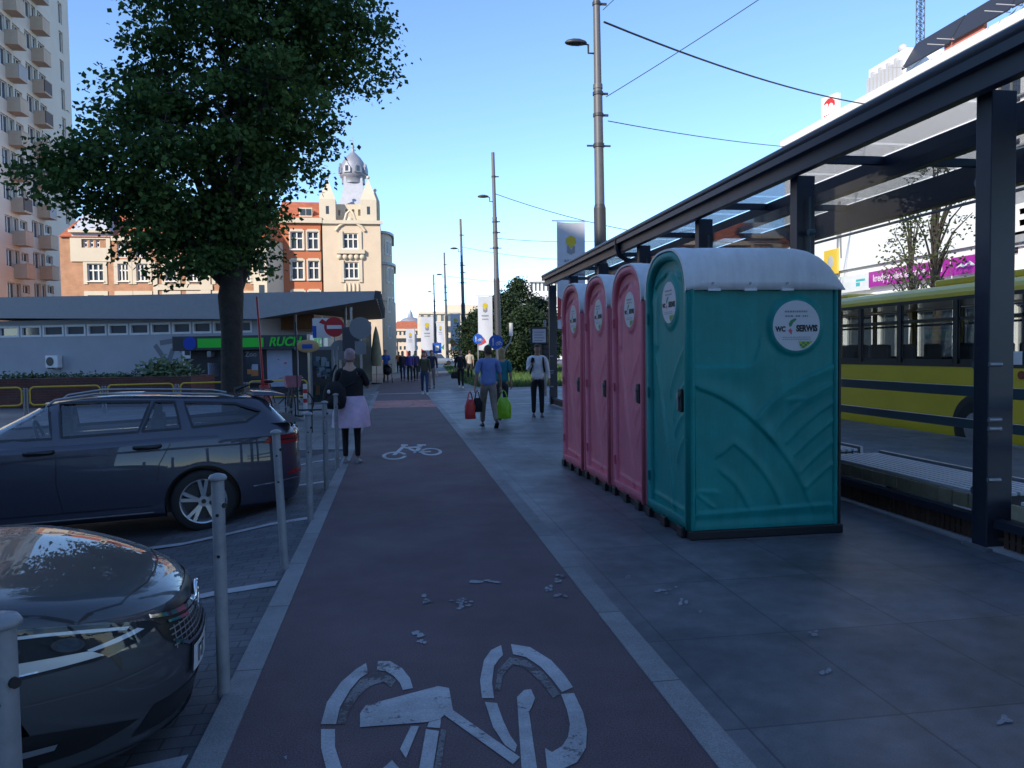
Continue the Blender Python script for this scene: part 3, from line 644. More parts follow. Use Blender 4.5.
for y, z, r_ in ((1.62, 1.45, .07), (1.42, 1.18, .06)): b.cyl((-0.02, y, z), (0.0, y, z), r_, n=16)
b.build('marker_light', mat('amber_lens', (0.25, 0.06, 0.03), 0.2), bus)
# ---------------------------------------------------------------- white commercial building across the street
M_fac = mat('white_render', (0.80, 0.79, 0.77), 0.8, vary=0.04, scale=0.5); M_mesh = mat('white_ad_mesh', (0.82, 0.82, 0.83), 0.8, vary=0.03)
M_purple = mat('magenta_banner', (0.36, 0.015, 0.30), 0.6); M_adyel = mat('yellow_ad', (0.75, 0.50, 0.03), 0.6); M_tealp = mat('teal_print', (0.05, 0.45, 0.48), 0.6)
M_grey = mat('grey_cladding', (0.28, 0.29, 0.30), 0.5, vary=0.15); M_lgrey = mat('light_grey_print', (0.45, 0.46, 0.48), 0.7)
rb = thing('shopping_building', 'long white commercial building covered with adverts across the street', 'building', (25.0, 46.8, 0))
RL, RH = 44.0, 14.7
# local: x runs towards the camera side (-Y world), y into the building
rb.rotation_euler = (0, 0, R(-90))
holes = []
for f in range(4):
    for k in range(16):
        x0 = 17.6+k*1.62
        if f >= 1: holes.append((x0, x0+1.3, 2.2+f*3.05, 2.2+f*3.05+1.6))
for k in range(14): holes.append((0.8+k*3.0, 3.2+k*3.0, 0.5, 3.3))
b = MB(); b.wall(RL, RH, holes, 0.22); b.add([(0, 0, 0), (0, 16, 0), (0, 16, RH), (0, 0, RH)], [(0, 1, 2, 3)]); b.add([(RL, 0, 0), (RL, 16, 0), (RL, 16, RH), (RL, 0, RH)], [(3, 2, 1, 0)])
b.add([(0, 16, 0), (RL, 16, 0), (RL, 16, RH), (0, 16, RH)], [(0, 1, 2, 3)]); b.add([(0, 0, RH), (RL, 0, RH), (RL, 16, RH), (0, 16, RH)], [(0, 1, 2, 3)])
b.build('wall', M_fac, rb)
fr = None
for a, c, z0, z1 in holes:
    if fr is None or (z1-z0) != fr[0]:
        b = MB(); W = c-a; H = z1-z0
        for q in ((0, W, 0, .08), (0, W, H-.08, H), (0, .07, 0, H), (W-.07, W, 0, H), (W/2-.03, W/2+.03, 0, H)): b.box(q[0], q[1], 0.12, 0.20, q[2], q[3])
        o = b.build('window', M_grey, rb); o.location = (a, 0, z0)
        b = MB(); b.add([(0, .19, 0), (W, .19, 0), (W, .19, H), (0, .19, H)], [(0, 1, 2, 3)]); p_ = b.build('pane', M_pane, o); fr = (z1-z0, o)
    else: dup(fr[1], (a, 0, z0))
b = MB(); b.box(-0.1, RL+0.1, -0.25, 0.0, RH-0.25, RH+0.15); b.build('cornice', M_fac, rb)
b = MB(); b.box(-0.05, RL, -0.5, -0.003, 3.6, 4.35); b.build('canopy', M_fac, rb)
def Lx(px_, py_): p = AX(px_, py_, 25.0); return 46.8-p.y, p.z
# advertising meshes
b = MB(); b.box(0.4, 17.0, -0.18, -0.10, 5.9, 14.3); ad = b.build('advert_mesh', M_mesh, rb)
x, z = Lx(842, 232)
b = MB()
b.add([(x-.25, -.186, z-1.6), (x-.1, -.186, z-1.6), (x+.02, -.186, z-.2), (x+.15, -.186, z-1.5), (x+.3, -.186, z-1.5), (x+.22, -.186, z+.2), (x+.3, -.186, z+1.0), (x+.12, -.186, z+1.3), (x-.08, -.186, z+1.3), (x-.2, -.186, z+.9)], [tuple(range(10))])
b.sphere((x+.02, -.18, z+1.52), .17, .01, .2); b.build('figure_print', M_gink, ad)
x, z = Lx(836, 262); b = MB(); b.box(x-0.75, x+0.6, -0.30, -0.20, z-0.7, z+0.7); yb = b.build('yellow_advert', M_adyel, rb)
b = MB(); b.sphere((x-.05, -.303, z), .28, .006, .36); b.build('print', M_lgrey, yb)
x, z = Lx(860, 283); b = MB(); b.box(x-1.4, x+1.3, -0.36, -0.26, 4.6, 5.5); wb = b.build('white_sign', M_white, rb)
b = MB(); b.box(x+.2, x+.55, -.366, -.361, 4.85, 5.05); b.box(x+.2, x+1.0, -.366, -.361, 5.1, 5.22); b.build('teal_print', M_tealp, wb)
x0, z0 = Lx(875, 282); x1, z1 = Lx(972, 262)
b = MB(); b.box(x0, x1-1.0, -0.36, -0.28, 4.72, 5.5); pb = b.build('banner', M_purple, rb)
text('kredyty mieszkaniowe  Fund', 0.52, M_white, 'lettering', pb, frame_m(((x0+x1-1.0)/2, -.366, 5.12), (1, 0, 0), (0, 0, 1)), 0.003, bold=0.006, sx=0.86)
b = MB(); b.box(x1-0.85, x1+2.4, -0.36, -0.28, 4.72, 5.5); pb2 = b.build('banner', M_purple, rb)
b = MB(); b.add([(x1-.55+a, -.366, 5.02+c) for a, c in ((0, 0), (.35, .18), (.55, .08), (.85, .25), (1.2, 0.02), (1.0, .0), (.8, .12), (.5, -.02), (.3, .06))], [tuple(range(9))]); b.build('emblem', M_white, pb2)
x, z = Lx(1022, 226); b = MB(); b.box(x-0.2, x+7, -0.26, -0.20, 5.7, 8.4); gb = b.build('sign_panel', M_grey, rb)
text('E', 1.5, M_white, 'lettering', gb, frame_m((x+0.25, -.27, 6.6), (1, 0, 0), (0, 0, 1)), 0.02, bold=0.04)
b = MB(); b.box(18.9, 20.6, -0.26, -0.2, 6.0, 7.0); b.build('sign_panel', M_adyel, rb)
for k in range(9):
    b = MB(); b.box(17.2, RL, -0.12, -0.003, 5.55+k*1.0, 5.62+k*1.0); b.build('ledge', M_lgrey, rb)
# roof plant and dark shading louvres along the roof edge
xa = Lx(862, 80)[0]; xb = Lx(892, 80)[0]
b = MB(); b.box(xa, xb+0.6, 0.4, 3.0, RH, RH+1.7); b.build('penthouse', M_fac, rb)
b = MB()
for k in range(9): b.box(xa+.1+k*.32, xa+.3+k*.32, 0.2, 0.4, RH+0.2+.1*(k % 3), RH+1.2+.2*(k % 2))
b.sphere((xb, .6, RH+1.85), 0.24, 0.24, 0.24); b.build('aerials', M_lgrey, rb)
x0 = xb+0.8
while x0 < RL-3.5:
    b = MB(); b.M = Matrix.Translation((x0, 0, RH+0.5)) @ Matrix.Rotation(R(58), 4, 'X'); b.box(0, 3.3, 0.0, 1.5, 0, 0.07); lv = b.build('roof_louvre', mat('dark_panel', (0.03, 0.03, 0.035), 0.4), rb)
    b = MB()
    for q in (0.2, 3.0): b.bar((x0+q, -0.1, RH+0.1), (x0+q, 1.6, RH+1.6), .05, .05); b.bar((x0+q, -0.9, RH+0.55), (x0+q, 0.3, RH+0.55), .03, .03)
    b.build('bracket', M_lgrey, lv); x0 += 3.42
b = MB(); b.box(xb+3.6, xb+6.0, 0.1, 0.25, RH+0.15, RH+0.75); b.build('red_parapet', mat('salmon_render', (0.55, 0.18, 0.13), 0.8), rb)
# lattice mast
mp = AX(920, 60, 27.5)
ms = thing('lattice_mast', 'thin lattice radio mast on the white building roof', 'mast', (27.5, mp.y, RH)); b = MB(); s = 0.14
for a, c in ((-s, -s), (s, -s), (s, s), (-s, s)): b.tube([(a, c, 0), (a, c, 9)], 0.022, 5)
for i in range(24):
    z = i*0.375
    for (a, c), (d, e) in (((-s, -s), (s, -s)), ((-s, s), (s, s)), ((-s, -s), (-s, s)), ((s, -s), (s, s))): b.bar((a, c, z), (d, e, z), .022, .022); b.bar((a, c, z), (d, e, z+.375), .016, .016)
b.build('lattice', M_dark, ms)
# square roof sign with a red bird-head emblem
p = AX(829, 108, 25.6); rs = thing('roof_sign', 'white square sign with red bird head emblem on the white building roof', 'sign', (25.6, p.y, RH-0.02), R(-75))
b = MB(); b.box(-.62, .62, 0, .3, .35, 1.75); pn = b.build('panel', M_white, rs, bevel=0.03)
b = MB(); b.box(-.4, -.3, .1, .2, 0, .36); b.box(.3, .4, .1, .2, 0, .36); b.build('leg', M_steel, rs)
b = MB(); E_ = [(-.42, 1.28), (-.30, 1.45), (-.05, 1.58), (.18, 1.56), (.42, 1.36), (.46, 1.12), (.36, 1.02), (.30, 1.20), (.14, 1.30), (.02, 1.22), (-.12, .98), (-.06, 1.26), (-.14, 1.34)]
b.prism(E_, -0.012, -0.003, 'y'); b.build('emblem', M_red, pn)
b = MB()
for k in range(5): b.box(-.38+k*.16, -.28+k*.16, -.012, -.003, .52, .66)
b.build('lettering', M_red, pn)
# ---------------------------------------------------------------- tram poles with lamps and banners
M_pole = mat('pole_grey', (0.11, 0.11, 0.12), 0.5, 0.2, 0.12, 5); M_pdark = mat('pole_collar', (0.035, 0.037, 0.045), 0.5); M_cloth = mat('banner_cloth', (0.52, 0.54, 0.60), 0.85, vary=0.05)
M_bpink = mat('banner_red', (0.45, 0.05, 0.06), 0.8); M_bgreen = mat('banner_green', (0.03, 0.20, 0.12), 0.8); M_byel = mat('banner_yellow', (0.55, 0.42, 0.03), 0.8)
def pole(label, loc, lean=0.0):
    t = thing('tram_pole', label, 'pole', loc, 0, 'tram poles with street lamps')
    t.rotation_euler = (0, lean, 0)
    b = MB(); b.cyl((0, 0, 0), (0, 0, 6.3), 0.215, 0.20, 18); b.cyl((0, 0, 6.3), (0, 0, 6.45), 0.20, 0.16, 18); b.build('lower_shaft', M_pdark, t)
    b = MB(); b.cyl((0, 0, 6.4), (0, 0, 10.2), 0.165, 0.145, 16); b.cyl((0, 0, 10.2), (0, 0, 10.35), 0.16, 0.155, 16); b.cyl((0, 0, 10.3), (0, 0, 14.5), 0.125, 0.105, 16); b.build('shaft', M_pole, t)
    b = MB(); b.cyl((0, 0, 8.30), (0, 0, 8.42), 0.185, n=16); b.bar((-0.40, 0, 8.35), (0.40, 0, 8.35), 0.05, 0.05)
    for z in (9.3, 10.0, 12.9): b.cyl((0, 0, z), (0, 0, z+.10), 0.175 if z < 10.2 else .14, n=16); b.bar((0.1, 0, z+.05), (0.34, 0, z+.05), .05, .07)
    b.build('bracket', M_pdark, t)
    b = MB(); b.tube([(-0.1, 0, 11.35), (-0.30, 0, 11.35), (-0.30, 0, 11.62), (-0.42, 0, 11.64)], 0.035, 8); a_ = b.build('lamp_arm', M_pdark, t)
    b = MB(); rr = []
    for x, w, h in ((-0.36, .06, .04), (-0.42, .13, .08), (-0.62, .19, .13), (-0.82, .19, .13), (-1.0, .13, .09), (-1.08, .04, .03)):
        rr.append([(x, w*math.cos(a), 11.66+(h if math.sin(a) > 0 else h*.55)*math.sin(a)) for a in [2*math.pi*i/14 for i in range(14)]])
    b.rings(rr); b.build('lamp_head', M_pdark, a_)
    return t
def banner(label, loc, h=3.5, w=0.95):
    t = thing('banner', label, 'banner', loc, 0, 'white street banners on the poles')
    b = MB(); b.grid(6, 14, lambda u, v: (-w*u-0.24, 0.05*math.sin(u*5+v*4)*(.3+v*.7), h*(1-v)-(.04*math.sin(u*3)))); b.build('cloth', M_cloth, t)
    b = MB(); b.bar((-0.18, 0, h+.02), (-w-.40, 0, h+.02), .03, .03); b.build('rod', M_steel, t)
    b = MB(); f = lambda u, z: (-0.24-w*u, 0.05*math.sin(u*5+(1-z/h)*4)*(.3+(1-z/h)*.7)-.012, z)
    b.add([f(*q) for q in ((.32, h*.80), (.5, h*.75), (.68, h*.80), (.66, h*.85), (.5, h*.87), (.34, h*.85))], [tuple(range(6))]); b.build('crest', M_byel, t)
    b = MB(); b.add([f(*q) for q in ((.36, h*.78), (.36, h*.71), (.5, h*.69), (.64, h*.71), (.64, h*.78), (.5, h*.735))], [tuple(range(6))])
    for k in range(5):
        b.add([f(.28+.1*k, h*.62), f(.35+.1*k, h*.62), f(.35+.1*k, h*.645), f(.28+.1*k, h*.645)], [(0, 1, 2, 3)]); b.add([f(.3+.09*k, h*.56), f(.36+.09*k, h*.56), f(.36+.09*k, h*.58), f(.3+.09*k, h*.58)], [(0, 1, 2, 3)])
    b.build('print', M_gink, t)
    b = MB(); b.add([f(*q) for q in ((1, h*.30), (1, h*.08), (.45, h*.14), (.6, h*.22))], [(0, 1, 2, 3)]); b.build('red_leaf', M_bpink, t)
    b = MB(); b.add([f(*q) for q in ((.7, .02), (.1, .02), (.02, h*.2), (.3, h*.12))], [(0, 1, 2, 3)]); b.build('green_leaf', M_bgreen, t)
    return t
PX = 6.85
LN_ = -math.atan(0.018)
for i, (Y, w) in enumerate(((25, 'nearest tram pole, rising behind the shelter roof with a lamp arm'), (50, 'second nearest tram pole, in front of the dark trees'), (75, 'third tram pole along the grass, left of the dark trees'), (100, 'fourth tram pole, thin, before the cream far building'), (128, 'farthest and thinnest tram pole down the street'))):
    x = PX - (0.02 if i else 0)
    if i == 0: p0 = pole(w, (x, Y, 0), LN_*0.4)
    else:
        q = dup(p0, (x-0.1, Y, 0), None, w); q.rotation_euler = (0, LN_*0.8, 0)
bn = None
for Y, z, w in ((25, 2.35, 'banner on the nearest tram pole, above the shelter roof end'), (50, 1.75, 'banner on the second tram pole before the dark trees'), (75, 1.9, 'banner on the third tram pole, pale with crest'), (100, 2.0, 'banner on the fourth tram pole'), (128, 2.0, 'banner on the farthest tram pole, smallest in view')):
    l_ = (PX-0.08-(0.25 if Y == 25 else 0.2), Y-0.05, z)
    if bn is None: bn = banner(w, l_)
    else: dup(bn, l_, 0, w)
b = MB()
for x, Y in ((3.2, 60), (2.5, 90), (3.4, 115)):
    q = dup(bn, (x, Y, 0.9), 0, 'low pale banner by the grass, %s' % {60: 'nearest of the low banners', 90: 'middle one of the low banners', 115: 'farthest of the low banners'}[Y])
    pb_ = MB(); pb_.cyl((-0.2, 0, -0.9), (-0.2, 0, 3.6), .04, n=8); pb_.build('flagpole', M_steel, q)
# overhead wires
M_wire = mat('wire', (0.02, 0.02, 0.022), 0.6)
def wire(label, p, q, sag, r=0.018):
    p = Vector(p); q = Vector(q); pts = [p.lerp(q, i/16) - Vector((0, 0, sag*4*(i/16)*(1-i/16))) for i in range(17)]
    o = MB().tube(pts, r, 5).build('overhead_wire', M_wire); tag(o, label, 'wire', 'overhead tram wires'); return o
pt = lambda x, y, Y: AY(x, y, Y)
wire('thick overhead cable sloping from nearest pole to the white building', pt(604, 22, 25), (24.98, 37.5, 14.2), 0.35, 0.035)
wire('overhead wire rising from nearest pole up to the upper right', pt(606, 97, 25), AX(800, -28, 12.0), 0.05, 0.014)
wire('lower overhead wire running right from nearest pole over the shelter roof', pt(608, 121, 25), AX(862, 150, 24.9), 0.25, 0.016)
wire('short wire leaving the top of the nearest pole', pt(603, 10, 25), AX(640, -25, 9.0), 0.0, 0.012)
wire('overhead wire from second pole to the nearest pole', pt(493, 193, 50), (24.9, 46.0, 8.2), 0.9, 0.022)
wire('overhead wire from second pole below its lamp', pt(494, 238, 50), (21.0, 52, 10.0), 0.5, 0.016)
wire('overhead wire from third pole across the tree tops', pt(462, 247, 75), (24.0, 78, 11.2), 0.6, 0.02)
wire('overhead wire from fourth pole across the tree tops', pt(447, 276, 100), (24.0, 105, 11.6), 0.6, 0.022)
# ---------------------------------------------------------------- bollards
M_boll = mat('bollard_grey', (0.24, 0.25, 0.27), 0.5, 0.1, 0.2, 9, bump=0.1, bscale=60)
def bollard(label, loc, h=1.08):
    t = thing('bollard', label, 'bollard', loc, 0, 'grey tube bollards along the path')
    b = MB(); b.tube([(0, 0, -0.15), (0, 0, h-0.03)], 0.030, 16); b.build('tube', M_boll, t)
    b = MB(); b.lathe([(0.030, h-0.035), (0.042, h-0.03), (0.042, h-0.02), (0.034, h-0.008), (0.012, h)], 16); b.build('cap', M_boll, t)
    b = MB(); 
    for z in (h*0.64, h*0.82): b.cyl((0.0, -0.026, z), (0.0, -0.032, z), 0.008, n=8)
    b.cyl((0.012, 0.0, h*.86), (0.036, -0.02, h*.86), 0.012, n=10); b.build('hole', M_black, t)
    return t
b0 = bollard('nearest bollard, cut by the left edge of the photo beside the near car', (-0.86, 1.80, -0.03))
for x, Y, w, a in ((-0.835, 3.76, 'tall bollard in front of the near dark car number plate', 0), (-0.845, 5.89, 'bollard leaning slightly beside the estate car tail light', R(-2.2)), (-0.84, 7.60, 'bollard between the estate car and the bicycle path, fourth from the camera', 0), (-0.84, 9.36, 'bollard just in front of the woman with the black backpack', 0), (-0.84, 11.1, 'bollard hidden partly by the woman in the pink skirt', 0)):
    q = dup(b0, (x, Y, -0.03), 0, w); q.rotation_euler = (0, a, 0)
# ---------------------------------------------------------------- traffic signs
M_sgrey = mat('sign_back_grey', (0.23, 0.24, 0.26), 0.45, 0.3); M_swhite = mat('sign_white', (0.60, 0.60, 0.60), 0.4); M_sred = mat('sign_red', (0.42, 0.02, 0.03), 0.4)
def post(t, h, r=0.03):
    b = MB(); b.tube([(0, 0.035, 0), (0, 0.035, h)], r, 10); return b.build('post', M_steel, t)
def disc(t, name, z, r, m, m2=None, y=0.0, x=0.0):
    b = MB(); b.cyl((x, y-0.012, z), (x, y+0.004, z), r, n=32); return b.build(name, m, t)
ps = AY(336, 400, 24)
t = thing('no_entry_sign', 'round red no entry sign with white bar on a pole', 'traffic sign', (ps.x, 24, 0)); z = AY(336, 327, 24).z
post(t, z+.25); d = disc(t, 'plate', z, .30, M_sred); b = MB(); b.box(-.22, .22, -.018, -.0125, z-.055, z+.055); b.build('bar', M_swhite, d)
ps = AY(324, 400, 25.0); t = thing('direction_sign', 'blue white and red sign half behind the no entry sign', 'traffic sign', (ps.x, 25.0, 0)); z = AY(324, 329, 25).z
post(t, z+.4); b = MB(); b.box(-.30, .26, -.012, 0, z-.28, z+.34); pl = b.build('plate', M_swhite, t); b = MB(); b.box(-.30, -.18, -.016, -.0125, z-.28, z+.1); b.build('blue_stripe', M_blue, pl)
b = MB(); b.add([(-.1, -.016, z+.2), (.1, -.016, z+.12), (.12, -.016, z+.24), (0, -.016, z+.32)], [(0, 1, 2, 3)]); b.build('red_mark', M_sred, pl)
ps = AY(341, 400, 23.2); t = thing('sign_back', 'grey back of a round sign just under the no entry sign', 'traffic sign', (ps.x, 23.2, 0)); z = AY(341, 350, 23.2).z
post(t, z+.3); disc(t, 'plate', z, .29, M_sgrey)
ps = AY(353, 400, 22.4); t = thing('sign_back', 'dark grey back of a square sign behind the woman with pink hair', 'traffic sign', (ps.x, 22.4, 0)); z = AY(353, 339, 22.4).z
post(t, z+.9); b = MB(); b.box(-.26, .24, -.012, 0, z-.34, z+.34); b.build('plate', mat('dark_sign_back', (0.07, 0.075, 0.085), 0.5), t, bevel=.01)
ps = AY(362, 400, 21.5); t = thing('sign_back', 'large light grey back of a round sign beside the path', 'traffic sign', (ps.x, 21.5, 0)); z = AY(362, 328, 21.5).z
post(t, z+.3); disc(t, 'plate', z, .30, M_sgrey); 
b = MB(); b.box(-.16, .14, -.012, 0, z-.72, z-.36); b.build('plate', M_sgrey, t)
# round blue path signs by the grass
def bluesign(px_, py_, Y, r, label):
    p = AY(px_, py_, Y); t = thing('path_sign', label, 'traffic sign', (p.x, Y, 0)); post(t, p.z+r+.05)
    d = disc(t, 'plate', p.z, r, M_blue); b = MB()
    z = p.z; s = r
    b.sphere((-s*.42, -.014, z+s*.40), s*.10, .006, s*.10); b.box(-s*.52, -s*.32, -.02, -.013, z-.02, z+s*.28); b.box(-s*.50, -s*.44, -.02, -.013, z-s*.5, z); b.box(-s*.40, -s*.34, -.02, -.013, z-s*.5, z)
    for cx in (s*.16, s*.62):
        arcv = [(cx+s*.19*math.cos(2*math.pi*i/14), -.016, z-s*.25+s*.19*math.sin(2*math.pi*i/14)) for i in range(15)]; b.tube(arcv, s*.035, 5, False)
    b.bar((s*.16, -.016, z-s*.25), (s*.30, -.016, z+s*.10), s*.06, s*.06); b.bar((s*.30, -.016, z+s*.05), (s*.55, -.016, z+s*.05), s*.06, s*.06); b.bar((s*.55, -.016, z+s*.2), (s*.62, -.016, z-s*.25), s*.06, s*.06); b.bar((s*.38, -.016, z-s*.25), (s*.55, -.016, z+s*.05), s*.06, s*.06)
    b.build('symbol', M_swhite, d); return t
bluesign(496, 342, 30.5, .29, 'larger round blue footpath and cycle path sign beside the second tram pole')
bluesign(478, 339, 39, .26, 'smaller round blue sign under the second banner')
ps = AY(437, 348, 52); t = thing('parking_sign', 'small blue and white sign far off left of the third tram pole', 'traffic sign', (ps.x, 52, 0)); post(t, ps.z+.4); b = MB(); b.box(-.3, .3, -.012, 0, ps.z-.35, ps.z+.35); pl = b.build('plate', M_blue, t); b = MB(); b.box(-.12, .12, -.018, -.0125, ps.z-.2, ps.z+.15); b.build('symbol', M_swhite, pl)
ps = AY(539, 336, 27); t = thing('square_sign', 'square white sign in a dark frame above the man in the white shirt', 'traffic sign', (ps.x, 27, 0)); post(t, ps.z+.2)
b = MB(); b.box(-.31, .31, -.03, .02, ps.z-.31, ps.z+.31); fr_ = b.build('frame', M_black, t, bevel=.02); b = MB(); b.box(-.24, .24, -.036, -.031, ps.z-.23, ps.z+.25); b.build('panel', mat('sign_pale_blue', (0.45, 0.47, 0.55), 0.4), fr_)
b = MB()
for k in range(4): b.box(-.18, .18-.06*(k % 2), -.040, -.037, ps.z+.12-.1*k, ps.z+.15-.1*k)
b.build('print', M_gink, fr_)
ps = AY(545, 345, 27.2); t = thing('traffic_light', 'dark traffic light head on a pole beside the square sign', 'traffic light', (ps.x, 27.2, 0)); b = MB(); b.tube([(0, 0, 0), (0, 0, ps.z+.9)], .05, 10); b.build('post', M_sgrey, t)
b = MB(); b.box(-.16, .16, -.16, .1, ps.z-.55, ps.z+.1); b.build('housing', M_black, t, bevel=.03); b = MB()
for k in range(3): b.cyl((0, -.19, ps.z-.05-.19*k), (0, -.16, ps.z-.05-.19*k), .08, n=14)
b.build('lens', M_pdark, t)
ps = AY(511, 330, 34); t = thing('curved_post', 'slim curved post with an upright rod before the dark trees', 'post', (AY(505, 372, 34).x, 34, 0)); b = MB()
pts = [AY(x, y, 34) for x, y in ((504, 378), (504, 352), (507, 346), (510, 343), (511, 338), (511, 336))]; o_ = t.location
b.tube([(p.x-o_.x, 0, max(0, p.z)) for p in pts], .04, 8); b.build('post', M_sgrey, t)
b = MB(); a = AY(511, 336, 34); c = AY(511, 323, 34); b.cyl((a.x-o_.x, 0, a.z), (c.x-o_.x, 0, c.z), .09, n=10); b.build('rod', M_swhite, t)
# ---------------------------------------------------------------- yellow barrier rails
def gpt(x, y): p = G(x, y); return (p.x, p.y)
FA = Vector((*gpt(28, 416), 0)); FB = Vector((AY(250, 380, 24.6).x, 24.6, 0)); FD = (FB-FA).normalized(); fang = math.atan2(FD.y, FD.x)
def hoop(label, loc):
    t = thing('barrier_rail', label, 'barrier rail', loc, fang, 'yellow barrier rails by the planter'); L = 1.86
    for z0 in ():
        pass
    r_ = 0.12
    pts = [(0.05, 0, 0.36)]
    def corner(cx, cz, a0, a1): return [(cx+r_*math.cos(R(a0+(a1-a0)*i/5)), 0, cz+r_*math.sin(R(a0+(a1-a0)*i/5))) for i in range(6)]
    loop = corner(0.06+r_, .80-r_, 180, 90) + corner(L-.06-r_, .80-r_, 90, 0) + corner(L-.06-r_, .30+r_, 0, -90) + corner(0.06+r_, .30+r_, 270, 180); loop.append(loop[0])
    b = MB(); b.tube(loop, 0.024, 8, False); b.build('loop', M_yellow, t)
    for x in (0.0, L): b = MB(); b.tube([(x, 0, 0), (x, 0, .78)], .028, 8); xx = x if x == 0 else x-.06; b.bar((xx, 0, .36), (xx+.06, 0, .36), .02, .05); b.bar((xx, 0, .70), (xx+.06, 0, .70), .02, .05); b.build('post', M_steel, t)
    return t
h0 = None
names = {-1: 'yellow barrier rail cut by the left edge of the photo', 0: 'yellow barrier rail behind the estate car windscreen', 1: 'yellow barrier rail behind the estate car roof', 2: 'yellow barrier rail behind the tree trunk', 3: 'yellow barrier rail in front of the white kiosk panel', 4: '', }
for k in range(-1, 4):
    p = FA + FD*(k*1.93)
    if h0 is None: h0 = hoop(names[k], p)
    else: dup(h0, p, fang, names[k])
# ---------------------------------------------------------------- brick planter with plants
M_brick = bricks('dark_brick', (0.14, 0.045, 0.032), (0.10, 0.034, 0.026), (0.09, 0.075, 0.07), 0.26, 0.08)
pa = AY(-30, 380, 27.0); pe = AY(191, 376, 26.2)
pl = thing('brick_planter', 'long dark brick planter wall in front of the grey pavilion', 'planter', (pa.x, 27.0, 0), math.atan2(26.2-27.0, pe.x-pa.x)); PLN = math.hypot(pe.x-pa.x, .8)
b = MB(); b.box(0, PLN, 0, 0.3, 0, 0.95); b.box(0, PLN, 1.9, 2.2, 0, .95); b.box(PLN-.3, PLN, .3, 1.9, 0, .95); b.build('wall', M_brick, pl)
b = MB(); b.box(0, PLN-.3, .3, 1.9, 0, .82); b.build('soil', mat('soil', (0.04, 0.03, 0.022), 0.9, vary=.3), pl)
M_leafd = mat('shrub_leaf', (0.045, 0.085, 0.03), 0.6, vary=0.5, scale=6); M_leafb = mat('shrub_leaf_pale', (0.09, 0.14, 0.06), 0.6, vary=0.4, scale=6)
def shrub(name, label, loc, rx, ry, rz, n, lm, leaf=0.09, group=None, cat='shrub'):
    t = thing(name, label, cat, loc, 0, group); b = MB()
    for i in range(n):
        a = random.uniform(0, 2*math.pi); rr = random.random()**.45; zz = random.random()
        ph = random.uniform(0.6, 1.0)*(1+.35*noise.noise(Vector((math.cos(a)*2, math.sin(a)*2, zz*3+loc[0]))))
        p = Vector((rx*rr*math.cos(a)*ph, ry*rr*math.sin(a)*ph, rz*(0.1+zz*ph*math.sqrt(max(0, 1-rr*rr*.8)))))
        d = Vector((random.gauss(0, 1), random.gauss(0, 1), random.uniform(-.2, 1.2))).normalized(); s = d.orthogonal().normalized()*leaf*.35; l_ = leaf*random.uniform(.7, 1.4)
        b.add([p-s*.5, p+d*l_*.5-s, p+d*l_, p+d*l_*.5+s], [(0, 1, 2, 3)])
    b.build('foliage', lm, t); b = MB()
    for i in range(6):
        a = i*1.05; b.tube([(0, 0, 0), (rx*.3*math.cos(a), ry*.3*math.sin(a), rz*.5), (rx*.55*math.cos(a), ry*.55*math.sin(a), rz*.85)], [.025, .015, .006], 5)
    b.build('stem', mat('bark', (0.05, 0.04, 0.03), 0.9), t); return t
for px_, w, h, n, lab in ((20, 1.5, .35, 500, 'low dark shrub at the left end of the brick planter'), (85, 1.8, .28, 500, 'low flat shrub in the brick planter under the air conditioner'), (122, 1.0, .30, 300, 'small shrub in the middle of the brick planter')):
    p = AY(px_, 374, 27.8); shrub('shrub', lab, (p.x, 27.9, .82), w, .6, h, n, M_leafd)
p = AY(166, 372, 27.2); shrub('shrub', 'pale spiky bush at the right end of the brick planter', (p.x, 27.4, .82), 1.0, .6, .75, 800, M_leafb, .16)
# ---------------------------------------------------------------- grey pavilion with a wedge roof
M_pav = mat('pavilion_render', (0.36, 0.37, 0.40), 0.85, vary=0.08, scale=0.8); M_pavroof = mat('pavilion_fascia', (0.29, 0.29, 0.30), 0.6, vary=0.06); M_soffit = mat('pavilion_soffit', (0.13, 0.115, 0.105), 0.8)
pA = AY(-40, 360, 39.5); pB = AY(262, 360, 34.0); PT = math.atan2(pB.y-pA.y, pB.x-pA.x); PLn = math.hypot(pB.x-pA.x, pB.y-pA.y)
pv = thing('pavilion', 'low grey pavilion with a strip of windows and a wedge shaped overhanging roof', 'pavilion', (pA.x, pA.y, 0), PT)
def pz(x, y):            # pixel -> local x, z on the pavilion front
    d = ray(x, y); n = Vector((-math.sin(PT), math.cos(PT), 0)); t = (Vector((pA.x, pA.y, 0)) - Vector((0, 0, EYE))).dot(n)/d.dot(n); q = Vector((0, 0, EYE))+d*t
    return (q-Vector((pA.x, pA.y, 0))).dot(Vector((math.cos(PT), math.sin(PT), 0))), q.z
zt = pz(60, 325)[1]; zb = pz(60, 336.5)[1]; ztop = pz(150, 294.5)[1]
xs = [pz(x, 330)[0] for x in (-24, -2, 20, 42, 64.5, 86.5, 107.5, 129, 150, 171.5, 192, 212.5, 231, 253)]
holes = [(xs[i]+.04, xs[i+1]-.04, zb, zt) for i in range(len(xs)-1)]
b = MB(); b.wall(PLn, ztop-1.0, holes, .15); b.add([(0, 0, 0), (0, 5.9, 0), (0, 5.9, ztop-1), (0, 0, ztop-1)], [(0, 1, 2, 3)]); b.add([(PLn, 0, 0), (PLn, 5.9, 0), (PLn, 5.9, ztop-1), (PLn, 0, ztop-1)], [(3, 2, 1, 0)]); b.add([(0, 5.9, 0), (PLn, 5.9, 0), (PLn, 5.9, ztop-1), (0, 5.9, ztop-1)], [(0, 1, 2, 3)]); b.build('wall', M_pav, pv)
wf = None
